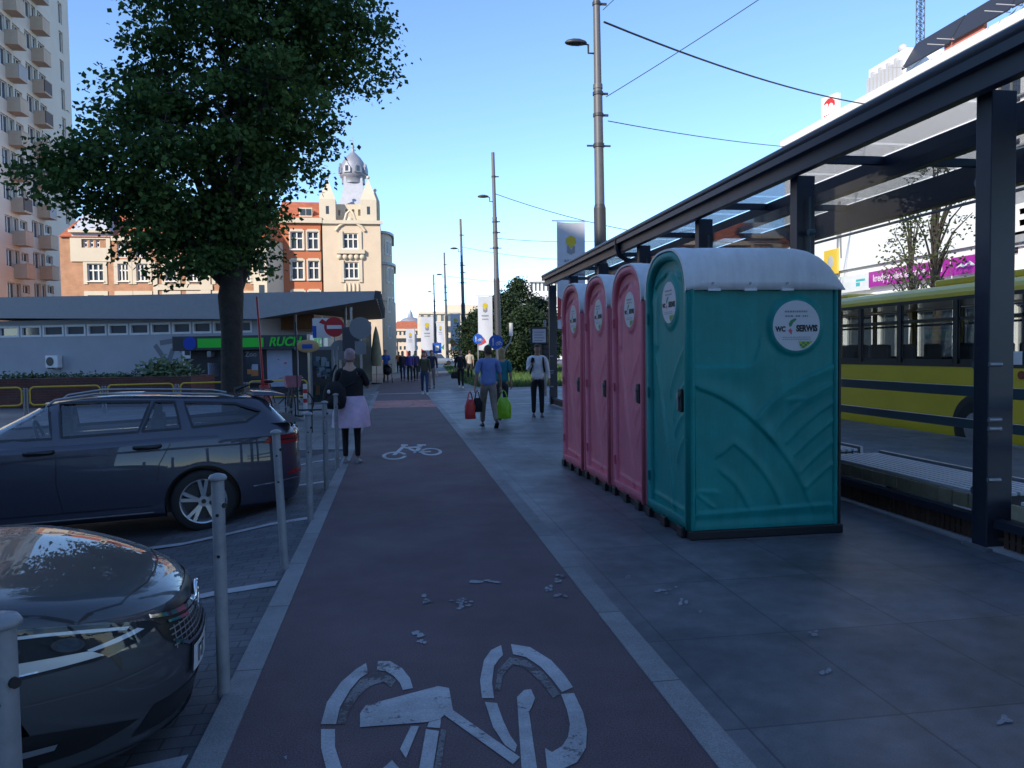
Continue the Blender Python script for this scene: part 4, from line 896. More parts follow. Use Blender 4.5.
for a, c, z0, z1 in holes:
    W = c-a; H = z1-z0; b = MB()
    for q in ((0, W, 0, .09), (0, W, H-.09, H), (0, .08, .09, H-.09), (W-.08, W, .09, H-.09)): b.box(q[0], q[1], -.02, .10, q[2], q[3])
    o = b.build('window', M_white, pv); o.location = (a, 0, z0); b = MB(); b.add([(.05, .09, .05), (W-.05, .09, .05), (W-.05, .09, H-.05), (.05, .09, H-.05)], [(0, 1, 2, 3)]); b.build('pane', M_pane, o)
# roof: world-space wedge
inv = (Matrix.Translation((pA.x, pA.y, 0)) @ Matrix.Rotation(PT, 4, 'Z')).inverted()
def fp(x, y, off=0.5):
    lx, lz = pz(x, y); return (lx, -off, lz)
n1 = inv @ AY(377, 291, 31.5); n2 = inv @ AY(376, 299, 31.5); f1 = inv @ AY(383, 309, 56); f2 = inv @ AY(382.5, 319, 56)
a1 = fp(-40, 299); a2 = fp(-40, 318.5); m1 = fp(262, 293.5); m2 = fp(262, 319.5)
b0_ = (a1[0], 20, a1[2]); b1_ = (a2[0], 20, a2[2])
b = MB(); b.add([a1, m1, n1, n2, m2, a2, b0_, b1_, f1, f2], [(5, 4, 1, 0), (4, 3, 2, 1), (0, 1, 2, 8, 6), (3, 9, 8, 2), (9, 7, 6, 8), (7, 5, 0, 6)]); b.build('roof', M_pavroof, pv)
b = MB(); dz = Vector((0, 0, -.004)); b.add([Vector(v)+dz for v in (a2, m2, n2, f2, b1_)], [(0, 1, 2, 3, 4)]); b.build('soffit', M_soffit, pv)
b = MB(); b.add([Vector(n2)+Vector((.02, 0, 0)), Vector(f2)+Vector((.02, 0, 0)), Vector(f1)+Vector((.02, 0, 0)), Vector(n1)+Vector((.02, 0, 0))], [(0, 1, 2, 3)])
for k in range(12): p_ = Vector(n2).lerp(f2, k/12); q_ = Vector(n1).lerp(f1, k/12); b.bar(p_+Vector((.05, 0, 0)), q_+Vector((.05, 0, 0)), .06, .25)
b.build('fascia_ribs', M_dark, pv)
# dark glazed hall under the canopy end and columns
lx0 = PLn+.02; lx1 = (inv @ AY(328, 350, 44)).x
b = MB(); b.box(lx0, lx1, 6.0, 12, 0, ztop-.9); b.build('glazed_hall', mat('dark_glazing', (0.05, 0.055, 0.065), 0.15), pv)
for px_ in (296, 346):
    q = inv @ AY(px_, 350, 34.5); b = MB(); b.cyl((q.x, q.y, 0), (q.x, q.y, ztop-.25), .07, n=10); b.build('column', M_sgrey, pv)
q = inv @ AY(285, 322, 35.5)
b = MB(); b.box(q.x-1.2, q.x+1.4, q.y, q.y+3, q.z-.35, q.z+.3); b.build('timber_panel', M_soff, pv)
lx, lz = pz(57, 361); ac = thing('air_conditioner', 'small white air conditioner on the grey pavilion wall', 'air conditioner', (pv.matrix_basis @ Vector((lx, -.30, lz-.3))), PT)
b = MB(); b.box(-.33, .33, -.02, .26, 0, .55); b.build('casing', M_white, ac, bevel=.02); b = MB(); b.cyl((-.08, -.03, .28), (-.08, -.022, .28), .2, n=20); b.build('fan_grille', M_dark, ac)
b = MB()
for x in (-.25, .25): b.box(x-.02, x+.02, -.02, .296, -.05, 0)
b.build('bracket', M_steel, ac)
b = MB(); pts = [pz(x, y) for x, y in ((155, 345), (160, 350), (168, 362), (172, 352), (158, 342))]
for (a, c) in (((155, 345), (168, 364)), ((168, 364), (173, 349)), ((160, 343), (178, 340)), ((178, 340), (182, 352))): p_ = pz(*a); q_ = pz(*c); b.bar((p_[0], -.004, p_[1]), (q_[0], -.004, q_[1]), .22, .006, (0, 1, 0))
g_ = b.build('graffiti', mat('graffiti_grey', (0.17, 0.175, 0.20), .8), pv)
# ---------------------------------------------------------------- newspaper kiosk
M_kio = mat('kiosk_graphite', (0.035, 0.037, 0.045), 0.4); M_kfas = mat('kiosk_fascia', (0.05, 0.058, 0.062), 0.4); M_kgreen = mat('kiosk_green', (0.04, 0.60, 0.05), 0.45)
M_poster = mat('white_poster', (0.36, 0.40, 0.50), 0.4, vary=0.08); M_orange = mat('orange_print', (0.42, 0.17, 0.05), .5)
kA = AY(172, 345, 30.2); kB = AY(307, 343, 29.0); KT = math.atan2(kB.y-kA.y, kB.x-kA.x); KL = math.hypot(kB.x-kA.x, kB.y-kA.y)
kk = thing('kiosk', 'dark newspaper kiosk with a green lettered fascia behind the tree', 'kiosk', (kA.x, kA.y, 0), KT)
kt = AY(240, 335.3, 29.6).z; kb = AY(240, 350, 29.6).z
b = MB(); b.box(.55, KL-.1, .3, 2.6, 0, kb); b.build('body', M_kio, kk)
b = MB(); b.box(0, KL, 0, 2.9, kb, kt); b.build('fascia', M_kfas, kk, bevel=.02)
def kx(px_): return (px_-172)/(307-172)*KL
zc = (kt+kb)/2
b = MB(); b.box(kx(198), kx(264), -.012, 0, zc-.17, zc+.17); b.build('green_band', M_kgreen, kk)
b = MB(); b.cyl((kx(190), -.02, zc), (kx(190), 0, zc), .25, n=28); b.build('blue_disc', mat('kiosk_blue', (0.02, 0.07, 0.42), .4), kk)
text('RUCH', .46, M_kgreen, 'lettering', kk, frame_m((kx(285), -.016, zc), (1, 0, 0), (0, 0, 1)), .012, shear=.25, bold=.012, sx=.95)
b = MB(); b.box(KL+.003, KL+.02, .25, 2.3, zc-.24, zc+.24); sp_ = b.build('side_panel', M_swhite, kk)
text('RUCH', .42, M_kgreen, 'lettering', kk, frame_m((KL+.024, 1.25, zc), (0, 1, 0), (0, 0, 1)), .006, shear=.25, bold=.02)
def panel(name, x0, x1, z0, z1, m): b = MB(); b.box(kx(x0), kx(x1), .27, .298, z0, z1); return b.build(name, m, kk)
zk = lambda y: AY(276, y, 29.3).z
pp = panel('poster', 264, 289, zk(387), zk(349), M_poster)
b = MB(); b.box(kx(281), kx(284), .262, .269, zk(364), zk(362.5)); b.box(kx(274.5), kx(276.5), .262, .269, zk(360), zk(359)); b.build('pink_mark', M_pinkp, pp)
panel('door', 205, 222, .05, kb-.02, M_dark)
np_ = panel('notice', 204, 215, zk(376), zk(362), M_poster)
panel('window', 243, 259, zk(379), zk(351), M_pane)
b = MB(); b.box(kx(244), kx(249), .255, .262, zk(374), zk(369)); b.box(kx(248), kx(255), .255, .262, zk(376), zk(366)); b.build('window_poster', M_orange, kk)
b = MB(); b.box(kx(249), kx(255), .25, .254, zk(370), zk(364)); b.build('window_poster', M_poster, kk)
for z_, s_ in ((zk(354), .26),):
    text('Zoo', s_, M_poster, 'window_lettering', kk, frame_m((kx(248), .262, z_), (1, 0, 0), (0, 0, 1)), .002)
b = MB()
for i, (z_) in enumerate((zk(383), zk(390), zk(397))): b.box(kx(243), kx(259), .15, .296, z_, z_+.03)
b.build('shelf', M_steel, kk)
b = MB(); b.box(kx(207), kx(211), .0, .296, kb-.25, kb-.03); b.build('lamp', M_steel, kk, bevel=.02)
# white-framed information panel on the pavilion wall left of kiosk
lx, lz = pz(189, 358); b = MB(); b.box(lx-.28, lx+.28, -.06, -.003, lz-.55, lz+.55); t = b.build('notice_panel', M_swhite, None); t.location = pv.location; t.rotation_euler = pv.rotation_euler; tag(t, 'narrow white notice panel with black marks left of the kiosk', 'notice')
b = MB(); b.box(lx-.16, lx+.10, -.066, -.061, lz+.12, lz+.36); b.box(lx-.12, lx+.14, -.066, -.061, lz-.3, lz-.02); b.build('print', M_ink, t)
# poster case / city information stand
ia = AY(297, 400, 20.5); ib = AY(338, 400, 20.5)
ic = thing('poster_case', 'tall glazed poster case full of photographs beside the kiosk', 'poster case', (ia.x, 20.5, 0)); W = ib.x-ia.x; zt_ = AY(315, 350, 20.5).z
b = MB()
for x in (0.0, W*.34, W*.86, W-.05): b.box(x, x+.05, 0, .09, 0, zt_)
b.box(-.03, W+.03, -.03, .14, zt_, zt_+.09); b.box(0, W, 0, .09, .30, .36); b.build('frame', M_sgrey, ic)
b = MB(); b.box(W*.34+.05, W*.86, .05, .06, .36, zt_); b.build('backboard', M_kfas, ic)
b = MB(); random.seed(3)
for i in range(26):
    x = random.uniform(W*.40, W*.76); z = random.uniform(.95, zt_-.28); b.mi = random.choice((0, 0, 1, 2, 3)); w = random.uniform(.05, .12); h = random.uniform(.06, .14); y = .045-.0006*i; b.add([(x, y, z), (x+w, y, z), (x+w, y, z+h), (x, y, z+h)], [(0, 1, 2, 3)])
b.build('photograph', [M_swhite, M_gink, M_poster, M_ink], ic)
b = MB(); b.box(W*.46, W*.56, .038, .044, .55, .80); b.build('orange_notice', M_orange, ic)
b = MB(); b.box(W*.34+.05, W*.86, .012, .018, .36, zt_); b.build('glass', M_clear, ic)
b = MB(); b.sphere((W*.30, -.05, zt_+.10), .30, .03, .17, 18, 8); os_ = b.build('oval_sign', mat('amber_sign', (0.55, 0.36, 0.16), .5), ic); b = MB(); b.box(W*.30-.14, W*.30+.12, -.086, -.08, zt_+.04, zt_+.15); b.build('blue_print', M_blue, os_)
b = MB(); b.bar((W*.30, .03, zt_+.05), (W*.30, .03, zt_+.2), .04, .04); b.build('sign_arm', M_sgrey, ic)
# open dark frame stand in front of it (thin square tube)
fa = AY(298, 411, 16.2); fb = AY(325.5, 409, 16.2)
t = thing('frame_stand', 'thin dark square tube frame standing behind the fourth bollard', 'frame', (fa.x, 16.2, 0)); W = fb.x-fa.x; zl = AY(311, 410, 16.2).z; zh = AY(298, 322, 16.2).z
b = MB(); b.box(-.015, .015, -.015, .015, zl, zh); b.box(.0155, W-.0155, -.015, .015, zl-.015, zl+.02); b.box(W-.015, W+.015, -.015, .015, 0, zl+.02); b.box(W*.5-.012, W*.5+.012, -.012, .012, 0, zl-.016); b.build('tube', M_dark, t)
# red and white striped post and parking gate
p = AY(305.5, 408, 20.0); t = thing('striped_post', 'short white post with red bands in front of the poster case', 'post', (p.x, 20.0, 0)); h = AY(305, 384, 20).z
b = MB(); b.cyl((0, 0, 0), (0, 0, h), .05, n=12); ps_ = b.build('post', M_swhite, t); b = MB()
for k in range(2): b.cyl((0, 0, h*(.45+.28*k)), (0, 0, h*(.57+.28*k)), .0525, n=12)
b.build('red_band', M_sred, ps_)
p = AY(266, 412, 21.0); gt = thing('parking_gate', 'red parking gate with its boom raised upright beside the kiosk', 'barrier gate', (p.x, 21.0, 0)); h = AY(266, 385, 21).z
b = MB(); b.box(-.14, .14, -.14, .14, 0, h); b.build('cabinet', mat('salmon_paint', (0.45, 0.11, 0.09), .5, vary=.15), gt, bevel=.03)
b = MB(); b.box(-.10, .10, -.10, .10, h, h+.14); b.build('head', M_red, gt, bevel=.02)
q1 = AY(264.5, 386, 21); q2 = AY(258, 297, 21); b = MB(); b.bar((q1.x-p.x, -.17, q1.z), (q2.x-p.x, -.17, q2.z), .03, .045); bm_ = b.build('boom', M_red, gt)
b = MB(); b.bar((q1.x-p.x-.021, -.17, q1.z+.2), (q2.x-p.x-.021, -.17, q2.z), .010, .035); b.build('white_edge', M_swhite, bm_)
# ---------------------------------------------------------------- window helper
def win(parent, x0, x1, z0, z1, fm, depth=0.14, proto={}, cross=.62, mull=1, key=None, sill=True):
    W = round(x1-x0, 2); H = round(z1-z0, 2); k = (W, H, fm.name, mull, parent.name)
    if k in proto: return dup(proto[k], (x0, 0, z0), parent=parent)
    b = MB(); t = .07
    for q in ((0, W, 0, t), (0, W, H-t, H), (0, t, t, H-t), (W-t, W, t, H-t)): b.box(q[0], q[1], depth-.06, depth+.04, q[2], q[3])
    for i in range(mull): x = W*(i+1)/(mull+1); b.box(x-.05, x+.05, depth-.065, depth+.035, t, H-t)
    if cross: b.box(t, W-t, depth-.055, depth+.03, H*cross-.05, H*cross+.05)
    o = b.build('window', fm, parent); o.location = (x0, 0, z0)
    b = MB(); b.add([(.02, depth+.03, .02), (W-.02, depth+.03, .02), (W-.02, depth+.03, H-.02), (.02, depth+.03, H-.02)], [(0, 1, 2, 3)]); b.build('pane', M_pane, o)
    if sill: b = MB(); b.box(-.08, W+.08, -.12, .02, -.09, -.004); b.build('sill', M_wfr, o)
    proto[k] = o; return o
M_wfr = mat('window_white', (0.66, 0.64, 0.58), 0.6); M_cream = mat('cream_render', (0.60, 0.48, 0.35), 0.85, vary=0.07, scale=0.7); M_cream2 = mat('pale_cream_render', (0.58, 0.50, 0.38), 0.85, vary=0.05, scale=.8)
M_obrick = bricks('orange_brick', (0.44, 0.22, 0.12), (0.39, 0.19, 0.105), (0.44, 0.25, 0.15), .26, .08)
M_orend = mat('orange_render', (0.44, 0.135, 0.06), .85, vary=.08, scale=.8)
M_tile = bricks('roof_tile', (0.48, 0.14, 0.06), (0.40, 0.11, 0.05), (0.22, 0.06, 0.03), .3, .22); M_sheet = mat('zinc_sheet', (0.44, 0.45, 0.49), .55, .1, vary=.08); M_zinc = mat('dome_zinc', (0.28, 0.29, 0.33), .5, .3, vary=.12, scale=1.5)
HY = 64.0
def hz(y, x=200): return AY(x, y, HY).z
def hx(x, y=260): return AY(x, y, HY).x
# house A
ox = hx(60); t = tenA = thing('tenement_house', 'orange brick tenement house with cream framed windows behind the tree', 'building', (ox, HY, 0)); X = lambda p: hx(p)-ox
WA = X(282); eav = hz(238)
rects = [(87, 103), (117.5, 128), (136, 147.5), (165, 176), (189, 199.5), (215, 226), (239, 250)]
rows = [(281, 264), (312, 295), (343, 326)]
holes = [(X(a), X(c), hz(y0), hz(y1)) for a, c in rects for y0, y1 in rows]
small = [(X(84+i*6.2), X(88+i*6.2), hz(248), hz(240.5)) for i in range(3)]
upper = [(X(a), X(c), hz(258), hz(244)) for a, c in rects[1:]]
b = MB(); b.wall(WA, eav+.0, holes + [s for s in small if s[3] < eav-.05] + [u for u in upper if u[3] < eav-.05], .2)
b.add([(0, 0, 0), (0, 12, 0), (0, 12, eav), (0, 0, eav)], [(0, 1, 2, 3)]); b.add([(WA, 0, 0), (WA, 12, 0), (WA, 12, eav), (WA, 0, eav)], [(3, 2, 1, 0)]); b.add([(0, 12, 0), (WA, 12, 0), (WA, 12, eav), (0, 12, eav)], [(0, 1, 2, 3)])
b.build('wall', M_obrick, t)
for a, c, z0, z1 in holes: win(t, a, c, z0, z1, M_wfr, mull=2)
for a, c, z0, z1 in [s for s in small+upper if s[3] < eav-.05]: win(t, a, c, z0, z1, M_wfr, mull=0 if c-a < .6 else 2, sill=False)
b = MB()
for a, c, z0, z1 in holes:      # cream surrounds
    b.box(a-.28, a-.003, -.06, -.003, z0-.25, z1+.32); b.box(c+.003, c+.28, -.06, -.003, z0-.25, z1+.32); b.box(a-.003, c+.003, -.06, -.003, z1+.003, z1+.32)
b.build('window_surround', M_cream2, t)
b = MB(); zc = hz(261)
for p0, p1, z0, z1 in ((71, 82.5, hz(262), eav), (107, 111, hz(262), eav), (82.5, 107, hz(240), eav), (82.5, 107, hz(262), hz(248.5)), (152.5, 157, 0, hz(262)), (200, 210, 0, hz(258)), (152.5, 212, hz(290), hz(284.5))): b.box(X(p0), X(p1), -.10-(.008 if p1-p0 > 30 else .0 if p0 != 82.5 else .004), -.064, z0, z1)
b.build('cream_band', M_cream2, t)
b = MB(); b.box(X(113), WA, -.35, .1, eav-.3, eav+.05); b.box(X(71), X(112), -.40, .1, hz(234), hz(231.5)); b.build('cornice', M_cream2, t)
b = MB(); ry = hz(205)
b.add([(X(60), -.2, eav), (WA, -.2, eav), (WA, 5, ry), (X(60), 5, ry)], [(0, 1, 2, 3)]); b.add([(0, 12, eav), (WA, 12, eav), (WA, 5, ry), (0, 5, ry)], [(3, 2, 1, 0)]); b.add([(0, 0, eav), (0, 12, eav), (0, 5, ry)], [(0, 1, 2)]); b.add([(WA, 0, eav), (WA, 12, eav), (WA, 5, ry)], [(2, 1, 0)])
b.build('roof', M_tile, t)
b = MB(); z0 = hz(231.5); z1 = hz(214); c0, c1 = X(73), X(111); rr = []
for k in range(7):
    f = k/6; ins = (c1-c0)*.20*math.sin(f*math.pi/2); rr.append([(c0+ins, -.3+1.0*f, z0+(z1-z0)*f), (c1-ins, -.3+1.0*f, z0+(z1-z0)*f), (c1-ins, 4, z0+(z1-z0)*f), (c0+ins, 4, z0+(z1-z0)*f)])
b.rings(rr, smooth=False); b.box(c0, c1, -.1, 3, eav+.01, z0); b.build('gable_roof', M_sheet, t)
for px_ in (165, 215): b = MB(); b.box(X(px_), X(px_+9), .7, 2.2, eav+.5, eav+2.3); d_ = b.build('dormer', M_cream2, t); b = MB(); b.box(X(px_)+.2, X(px_+9)-.2, .66, .695, eav+.9, eav+2.0); b.build('pane', M_pane, d_)
for px_ in (180, 250): b = MB(); b.box(X(px_), X(px_+4), 4.5, 5.5, ry-1, ry+1.2); b.build('chimney', M_obrick, t)
# house B: corner house with the domed tower
BY = 61.8
def bz(y, x=340): return AY(x, y, BY).z
def bxx(x, y=260): return AY(x, y, BY).x
ox = bxx(280); t = tenB = thing('corner_house', 'cream and orange corner tenement with a domed tower and pinnacles', 'building', (ox, BY, 0)); X = lambda p: bxx(p)-ox
eo = bz(219); xo = X(323); wo = [(X(a), X(c), bz(y0), bz(y1)) for a, c in ((291, 303.5), (308, 319)) for y0, y1 in ((249.5, 232), (279.5, 261), (310, 291.5), (341, 323))]
b = MB(); b.wall(xo, eo, wo, .2); b.build('orange_wall', M_orend, t)
for w in wo: win(t, *w, M_wfr, mull=1)
b = MB()
for a, c, z0, z1 in wo: b.box(a-.11, a-.003, -.05, -.003, z0-.1, z1+.12); b.box(c+.003, c+.11, -.05, -.003, z0-.1, z1+.12); b.box(a-.003, c+.003, -.05, -.003, z1+.003, z1+.2)
b.box(0, xo, -.25, .0, eo-.35, eo+.02); b.build('window_surround', M_cream2, t)
b = MB(); r1 = bz(194); b.add([(-.2, -.15, eo), (xo, -.15, eo), (xo, 3.5, r1), (-.2, 3.5, r1)], [(0, 1, 2, 3)]); b.add([(-.2, 3.5, r1), (xo, 3.5, r1), (xo, 12, eo), (-.2, 12, eo)], [(0, 1, 2, 3)]); b.add([(-.2, -.15, eo), (-.2, 3.5, r1), (-.2, 12, eo)], [(0, 1, 2)]); b.build('roof', M_tile, t)
b = MB(); b.box(X(300), X(313), .2, 2.5, eo+.15, bz(207.5)); d_ = b.build('dormer', M_cream2, t)
for p_ in (301, 307): b = MB(); b.box(X(p_), X(p_+5), .16, .195, eo+.3, bz(209)); b.build('pane', M_pane, d_)
# cream oriel bay left of the orange part
b = MB(); xl, xr = X(256), X(283); zt = bz(243); poly = [(xl, 0), (xl+.05, -1.6), (X(270), -1.7), (xr, 0)]
b.prism(poly, 0, zt, 'z'); o = b.build('oriel', M_cream2, t)
b = MB(); b.prism([(xl-.2, .1), (xl-.1, -1.8), (X(270)+.1, -1.9), (xr+.2, .1)], zt+.003, zt+.25, 'z'); b.add([(xl-.2, .1, zt+.25), (xl-.1, -1.8, zt+.25), (X(270)+.1, -1.9, zt+.25), (xr+.2, .1, zt+.25), ((xl+xr)/2, .1, zt+2.2)], [(0, 1, 4), (1, 2, 4), (2, 3, 4)]); b.build('roof', M_tile, o)
for zz in (bz(275), bz(306)): b = MB(); b.box(X(262), X(267), -1.72, -1.66, zz, zz+1.5); b.build('pane', M_pane, o)
# tower block
x0, x1 = X(321.5), X(381); zt = bz(222); DT = 6.0
wt = [(X(343.5), X(358.5), bz(248.5), bz(233)), (X(344), X(358.5), bz(278.5), bz(262)), (X(344), X(358), bz(310), bz(293)), (X(344), X(358), bz(341), bz(324))]
b = MB(); W = MB(); W.wall(x1-x0, zt, [(a-x0, c-x0, d, e) for a, c, d, e in wt], .25); b.add([(p[0]+x0, p[1], p[2]) for p in W.v], W.f)
b.add([(x1, 0, 0), (x1, DT*2, 0), (x1, DT*2, zt), (x1, 0, zt)], [(0, 1, 2, 3)]); b.add([(x0, DT*2, 0), (x1, DT*2, 0), (x1, DT*2, zt), (x0, DT*2, zt)], [(3, 2, 1, 0)]); b.add([(x0, 0, eo-.1), (x0, DT*2, eo-.1), (x0, DT*2, zt), (x0, 0, zt)], [(3, 2, 1, 0)]); b.add([(x0, 0, zt), (x1, 0, zt), (x1, DT*2, zt), (x0, DT*2, zt)], [(0, 1, 2, 3)])
b.build('tower_wall', M_cream, t)
for w in wt: win(t, *w, M_wfr, mull=2)
b = MB()
for a, c, z0, z1 in wt[:2]: b.box(a-.28, a-.02, -.10, -.003, z0-.3, z1+.15); b.box(c+.02, c+.28, -.10, -.003, z0-.3, z1+.15)
a, c, z0, z1 = wt[0]
b.box(a-.5, c+.5, -.28, -.003, z0-.42, z0-.10)
pts = [(a-.55, z1+.15), (a-.3, z1+.5), (a+.1, z1+.75), ((a+c)/2-.25, z1+1.5), ((a+c)/2, z1+1.75), ((a+c)/2+.25, z1+1.5), (c-.1, z1+.75), (c+.3, z1+.5), (c+.55, z1+.15)]
b.tube([(x, -.06, z) for x, z in pts], .12, 6); b.sphere(((a+c)/2, -.06, z1+1.0), .22, .12, .26)
for k in range(5): b.sphere((a-.3+k*(c-a+.6)/4, -.10, z0-.65), .2, .14, .22)
for k in range(4): b.sphere((wt[1][0]+.1+k*(c-a-.2)/3, -.04, wt[1][2]-.75), .1, .07, .42)
b.build('ornament', M_cream2, t)
b = MB(); b.box(x0-.15, x1+.2, -.2, .0, zt-.15, zt+.12); b.build('cornice', M_cream2, t)
az = bz(205); a0, a1 = X(334), X(370)
b = MB(); aw = [(X(346+i*6.3), X(348.6+i*6.3), bz(213.5), bz(207)) for i in range(3)] + [(X(338.5), X(340.5), bz(213.5), bz(208))]
W = MB(); W.wall(a1-a0, bz(202)-zt, [(p-a0, q-a0, d-zt, e-zt) for p, q, d, e in aw], .2); b.add([(p[0]+a0, p[1]+.9, p[2]+zt+.002) for p in W.v], W.f); zz = bz(202)
b.add([(a1, .9, zt), (a1, 6, zt), (a1, 6, zz), (a1, .9, zz)], [(0, 1, 2, 3)]); b.add([(a0, .9, zt), (a0, 6, zt), (a0, 6, zz), (a0, .9, zz)], [(3, 2, 1, 0)]); b.add([(a0, 1.15, zt), (a1, 1.15, zt), (a1, 1.15, zz), (a0, 1.15, zz)], [(0, 1, 2, 3)]); b.build('attic_wall', M_cream2, t)
for px_ in (328.5, 369.5, 376):
    b = MB(); c = X(px_); w = .62 if px_ < 375 else .35; yy = .1 if px_ < 375 else .8
    b.box(c-w, c+w, yy-.05, yy+1.3, zt+.13, bz(199)); b.add([(c-w, yy-.05, bz(199)), (c+w, yy-.05, bz(199)), (c+w, yy+1.3, bz(199)), (c-w, yy+1.3, bz(199)), (c, yy+.6, bz(176 if px_ < 375 else 186))], [(0, 1, 4), (1, 2, 4), (2, 3, 4), (3, 0, 4)])
    b.sphere((c, yy+.6, bz(175 if px_ < 375 else 186)), .14); p_ = b.build('pinnacle', M_cream2, t)
    b = MB(); b.box(c-.12, c+.12, yy-.056, yy-.051, bz(214), bz(206)); b.build('slot', M_pane, p_)
# flared zinc roof, drum and dome
cx = X(353); cy = 3.6; b = MB(); rr = []
for y, hw in ((203, 18), (199, 15.5), (193, 12.6), (186, 10.8), (178, 9.8), (168, 9.2)):
    w = hw*BY/770; rr.append([(cx-w, cy-w, bz(y)), (cx+w, cy-w, bz(y)), (cx+w, cy+w, bz(y)), (cx-w, cy+w, bz(y))])
b.rings(rr, smooth=False); b.build('flared_roof', M_sheet, t)
b = MB(); b.lathe([(r_*.72, z_) for r_, z_ in [(1.32, bz(174)), (1.30, bz(168)), (1.5, bz(167)), (1.48, bz(163)), (1.42, bz(157)), (1.22, bz(151)), (.85, bz(146)), (.42, bz(142)), (.2, bz(140)), (.14, bz(136)), (.22, bz(134.5)), (.05, bz(131)), (.03, bz(124))]], 20, (cx, cy)); dm = b.build('dome', M_zinc, t)
for a in range(8):
    q = R(45*a+22); x = cx+1.0*math.cos(q); y = cy+1.0*math.sin(q); b = MB(); b.M = Matrix.Translation((x, y, bz(164))) @ Matrix.Rotation(q-R(90), 4, 'Z') @ Matrix.Diagonal((.7, .7, .75, 1))
    b.prism([(-.42, 0), (.42, 0), (.42, .5), (0, 1.1), (-.42, .5)], -.3, .25, 'y'); b.mi = 1; b.box(-.2, .2, .255, .26, .1, .7); b.build('dormer', [M_zinc, M_pane], dm)
# rounded side wing
sx = x1; b = MB()
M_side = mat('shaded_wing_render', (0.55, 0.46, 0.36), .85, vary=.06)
SW = []
for k, (y0, y1, ex) in enumerate(((372, 300, 395), (299.5, 262, 394), (261.5, 230, 392))):
    ee = X(ex); r_ = [(sx+.003, 1.6)] + [(sx+(ee-sx)*math.sin(math.pi*i/16), 1.6+2.4*(1-math.cos(math.pi*i/16))) for i in range(1, 9)] + [(ee, 9), (sx+.003, 9)]
    b.prism(r_, bz(y0) if k else 0, bz(y1), 'z')
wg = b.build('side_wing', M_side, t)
b = MB(); 
for y, ex in ((262, 396.0), (230, 394.5)):
    ee = X(ex); r_ = [(sx+.01, 1.4)] + [(sx+(ee-sx)*math.sin(math.pi*i/16), 1.4+2.5*(1-math.cos(math.pi*i/16))) for i in range(1, 9)] + [(ee, 9.1), (sx+.01, 9.1)]
    b.prism(r_, bz(y)+.003, bz(y)+.2, 'z')
    if y == 230:
        for i in range(len(r_)-1): b.add([(*r_[i], bz(y)+.2), (*r_[i+1], bz(y)+.2), (sx+.01, 5, bz(221))], [(0, 1, 2)])
b.build('wing_roof', M_zinc, wg)
for y0, y1 in ((251, 237), (280, 265), (311, 296), (338, 326)):
    for f in (.36, .62):
        i = f; a = math.pi*i/2; ee = X(393.5 if y0 > 262 else 391.6); k = 1.012
        px_ = lambda q: (sx+(ee-sx)*math.sin(q)*k, 1.6+2.4*(1-math.cos(q))-.04)
        p_, q_ = px_(a-.13), px_(a+.13); b = MB(); b.add([(*p_, bz(y0)), (*q_, bz(y0)), (*q_, bz(y1)), (*p_, bz(y1))], [(0, 1, 2, 3)])
        pn_ = b.build('window', M_pane, wg); b = MB()
        for (u_, v_) in ((p_, p_), (q_, q_)): b.bar((u_[0]+.01, u_[1]-.02, bz(y0)), (u_[0]+.01, u_[1]-.02, bz(y1)), .12, .08)
        b.bar((p_[0], p_[1]-.02, bz(y1)), (q_[0], q_[1]-.02, bz(y1)), .1, .12); b.bar((p_[0], p_[1]-.02, bz(y0)), (q_[0], q_[1]-.02, bz(y0)), .1, .12); b.build('window_frame', M_wfr, pn_)
# ---------------------------------------------------------------- tall apartment tower at the left
M_apt = mat('apartment_panel', (0.62, 0.55, 0.46), .85, vary=.06, scale=.4); M_balc = mat('balcony_front', (0.48, 0.37, 0.27), .8, vary=.12, scale=.9); M_balcd = mat('balcony_dark', (0.09, 0.06, 0.05), .7); M_balcg = mat('balcony_grey', (0.34, 0.33, 0.33), .7)
AXX = -31.0
yN = AX(75, 200, AXX).y; FH = 2.72; NF = 15; AW = 16.2
ap = thing('apartment_tower', 'tall grey beige apartment block with staggered balconies at the left edge', 'building', (AXX, yN-AW, 0), R(90))
# local x runs along +Y, outward is -y -> world +X
holes = []; ball = []
yc = [AX(x, 150, AXX).y-(yN-AW) for x in (-18, 10, 37)]
yc = [yc[2]-4.75*i for i in (4, 3, 2, 1, 0)]
z00 = 3.3
for f in range(NF):
    for i, x in enumerate(yc):
        if x < 1.7: continue
        z = z00+f*FH-(.35 if i % 2 else 0)
        holes.append((x-1.55, x-.25, z+.75, z+2.2)); holes.append((x-.15, x+.75, z+.02, z+2.2)); holes.append((x+1.05, x+2.35, z+1.45, z+2.2)); ball.append((x+.3, z, (f*3+i*5) % 7))
    holes.append((AW-2.4, AW-1.5, z00+f*FH+.3, z00+f*FH+2.3))
b = MB(); H = z00+NF*FH+1.5; b.wall(AW, H, holes, .22); b.add([(0, 0, 0), (0, 14, 0), (0, 14, H), (0, 0, H)], [(0, 1, 2, 3)]); b.add([(AW, 0, 0), (AW, 14, 0), (AW, 14, H), (AW, 0, H)], [(3, 2, 1, 0)]); b.add([(0, 14, 0), (AW, 14, 0), (AW, 14, H), (0, 14, H)], [(0, 1, 2, 3)]); b.add([(0, 0, H), (AW, 0, H), (AW, 14, H), (0, 14, H)], [(0, 1, 2, 3)])
b.build('wall', M_apt, ap)
b = MB()
for a, c, z0, z1 in holes: b.add([(a, .2, z0), (c, .2, z0), (c, .2, z1), (a, .2, z1)], [(0, 1, 2, 3)])
gp_ = b.build('glazing', M_pane, ap); gp_['kind'] = 'stuff'
b = MB()
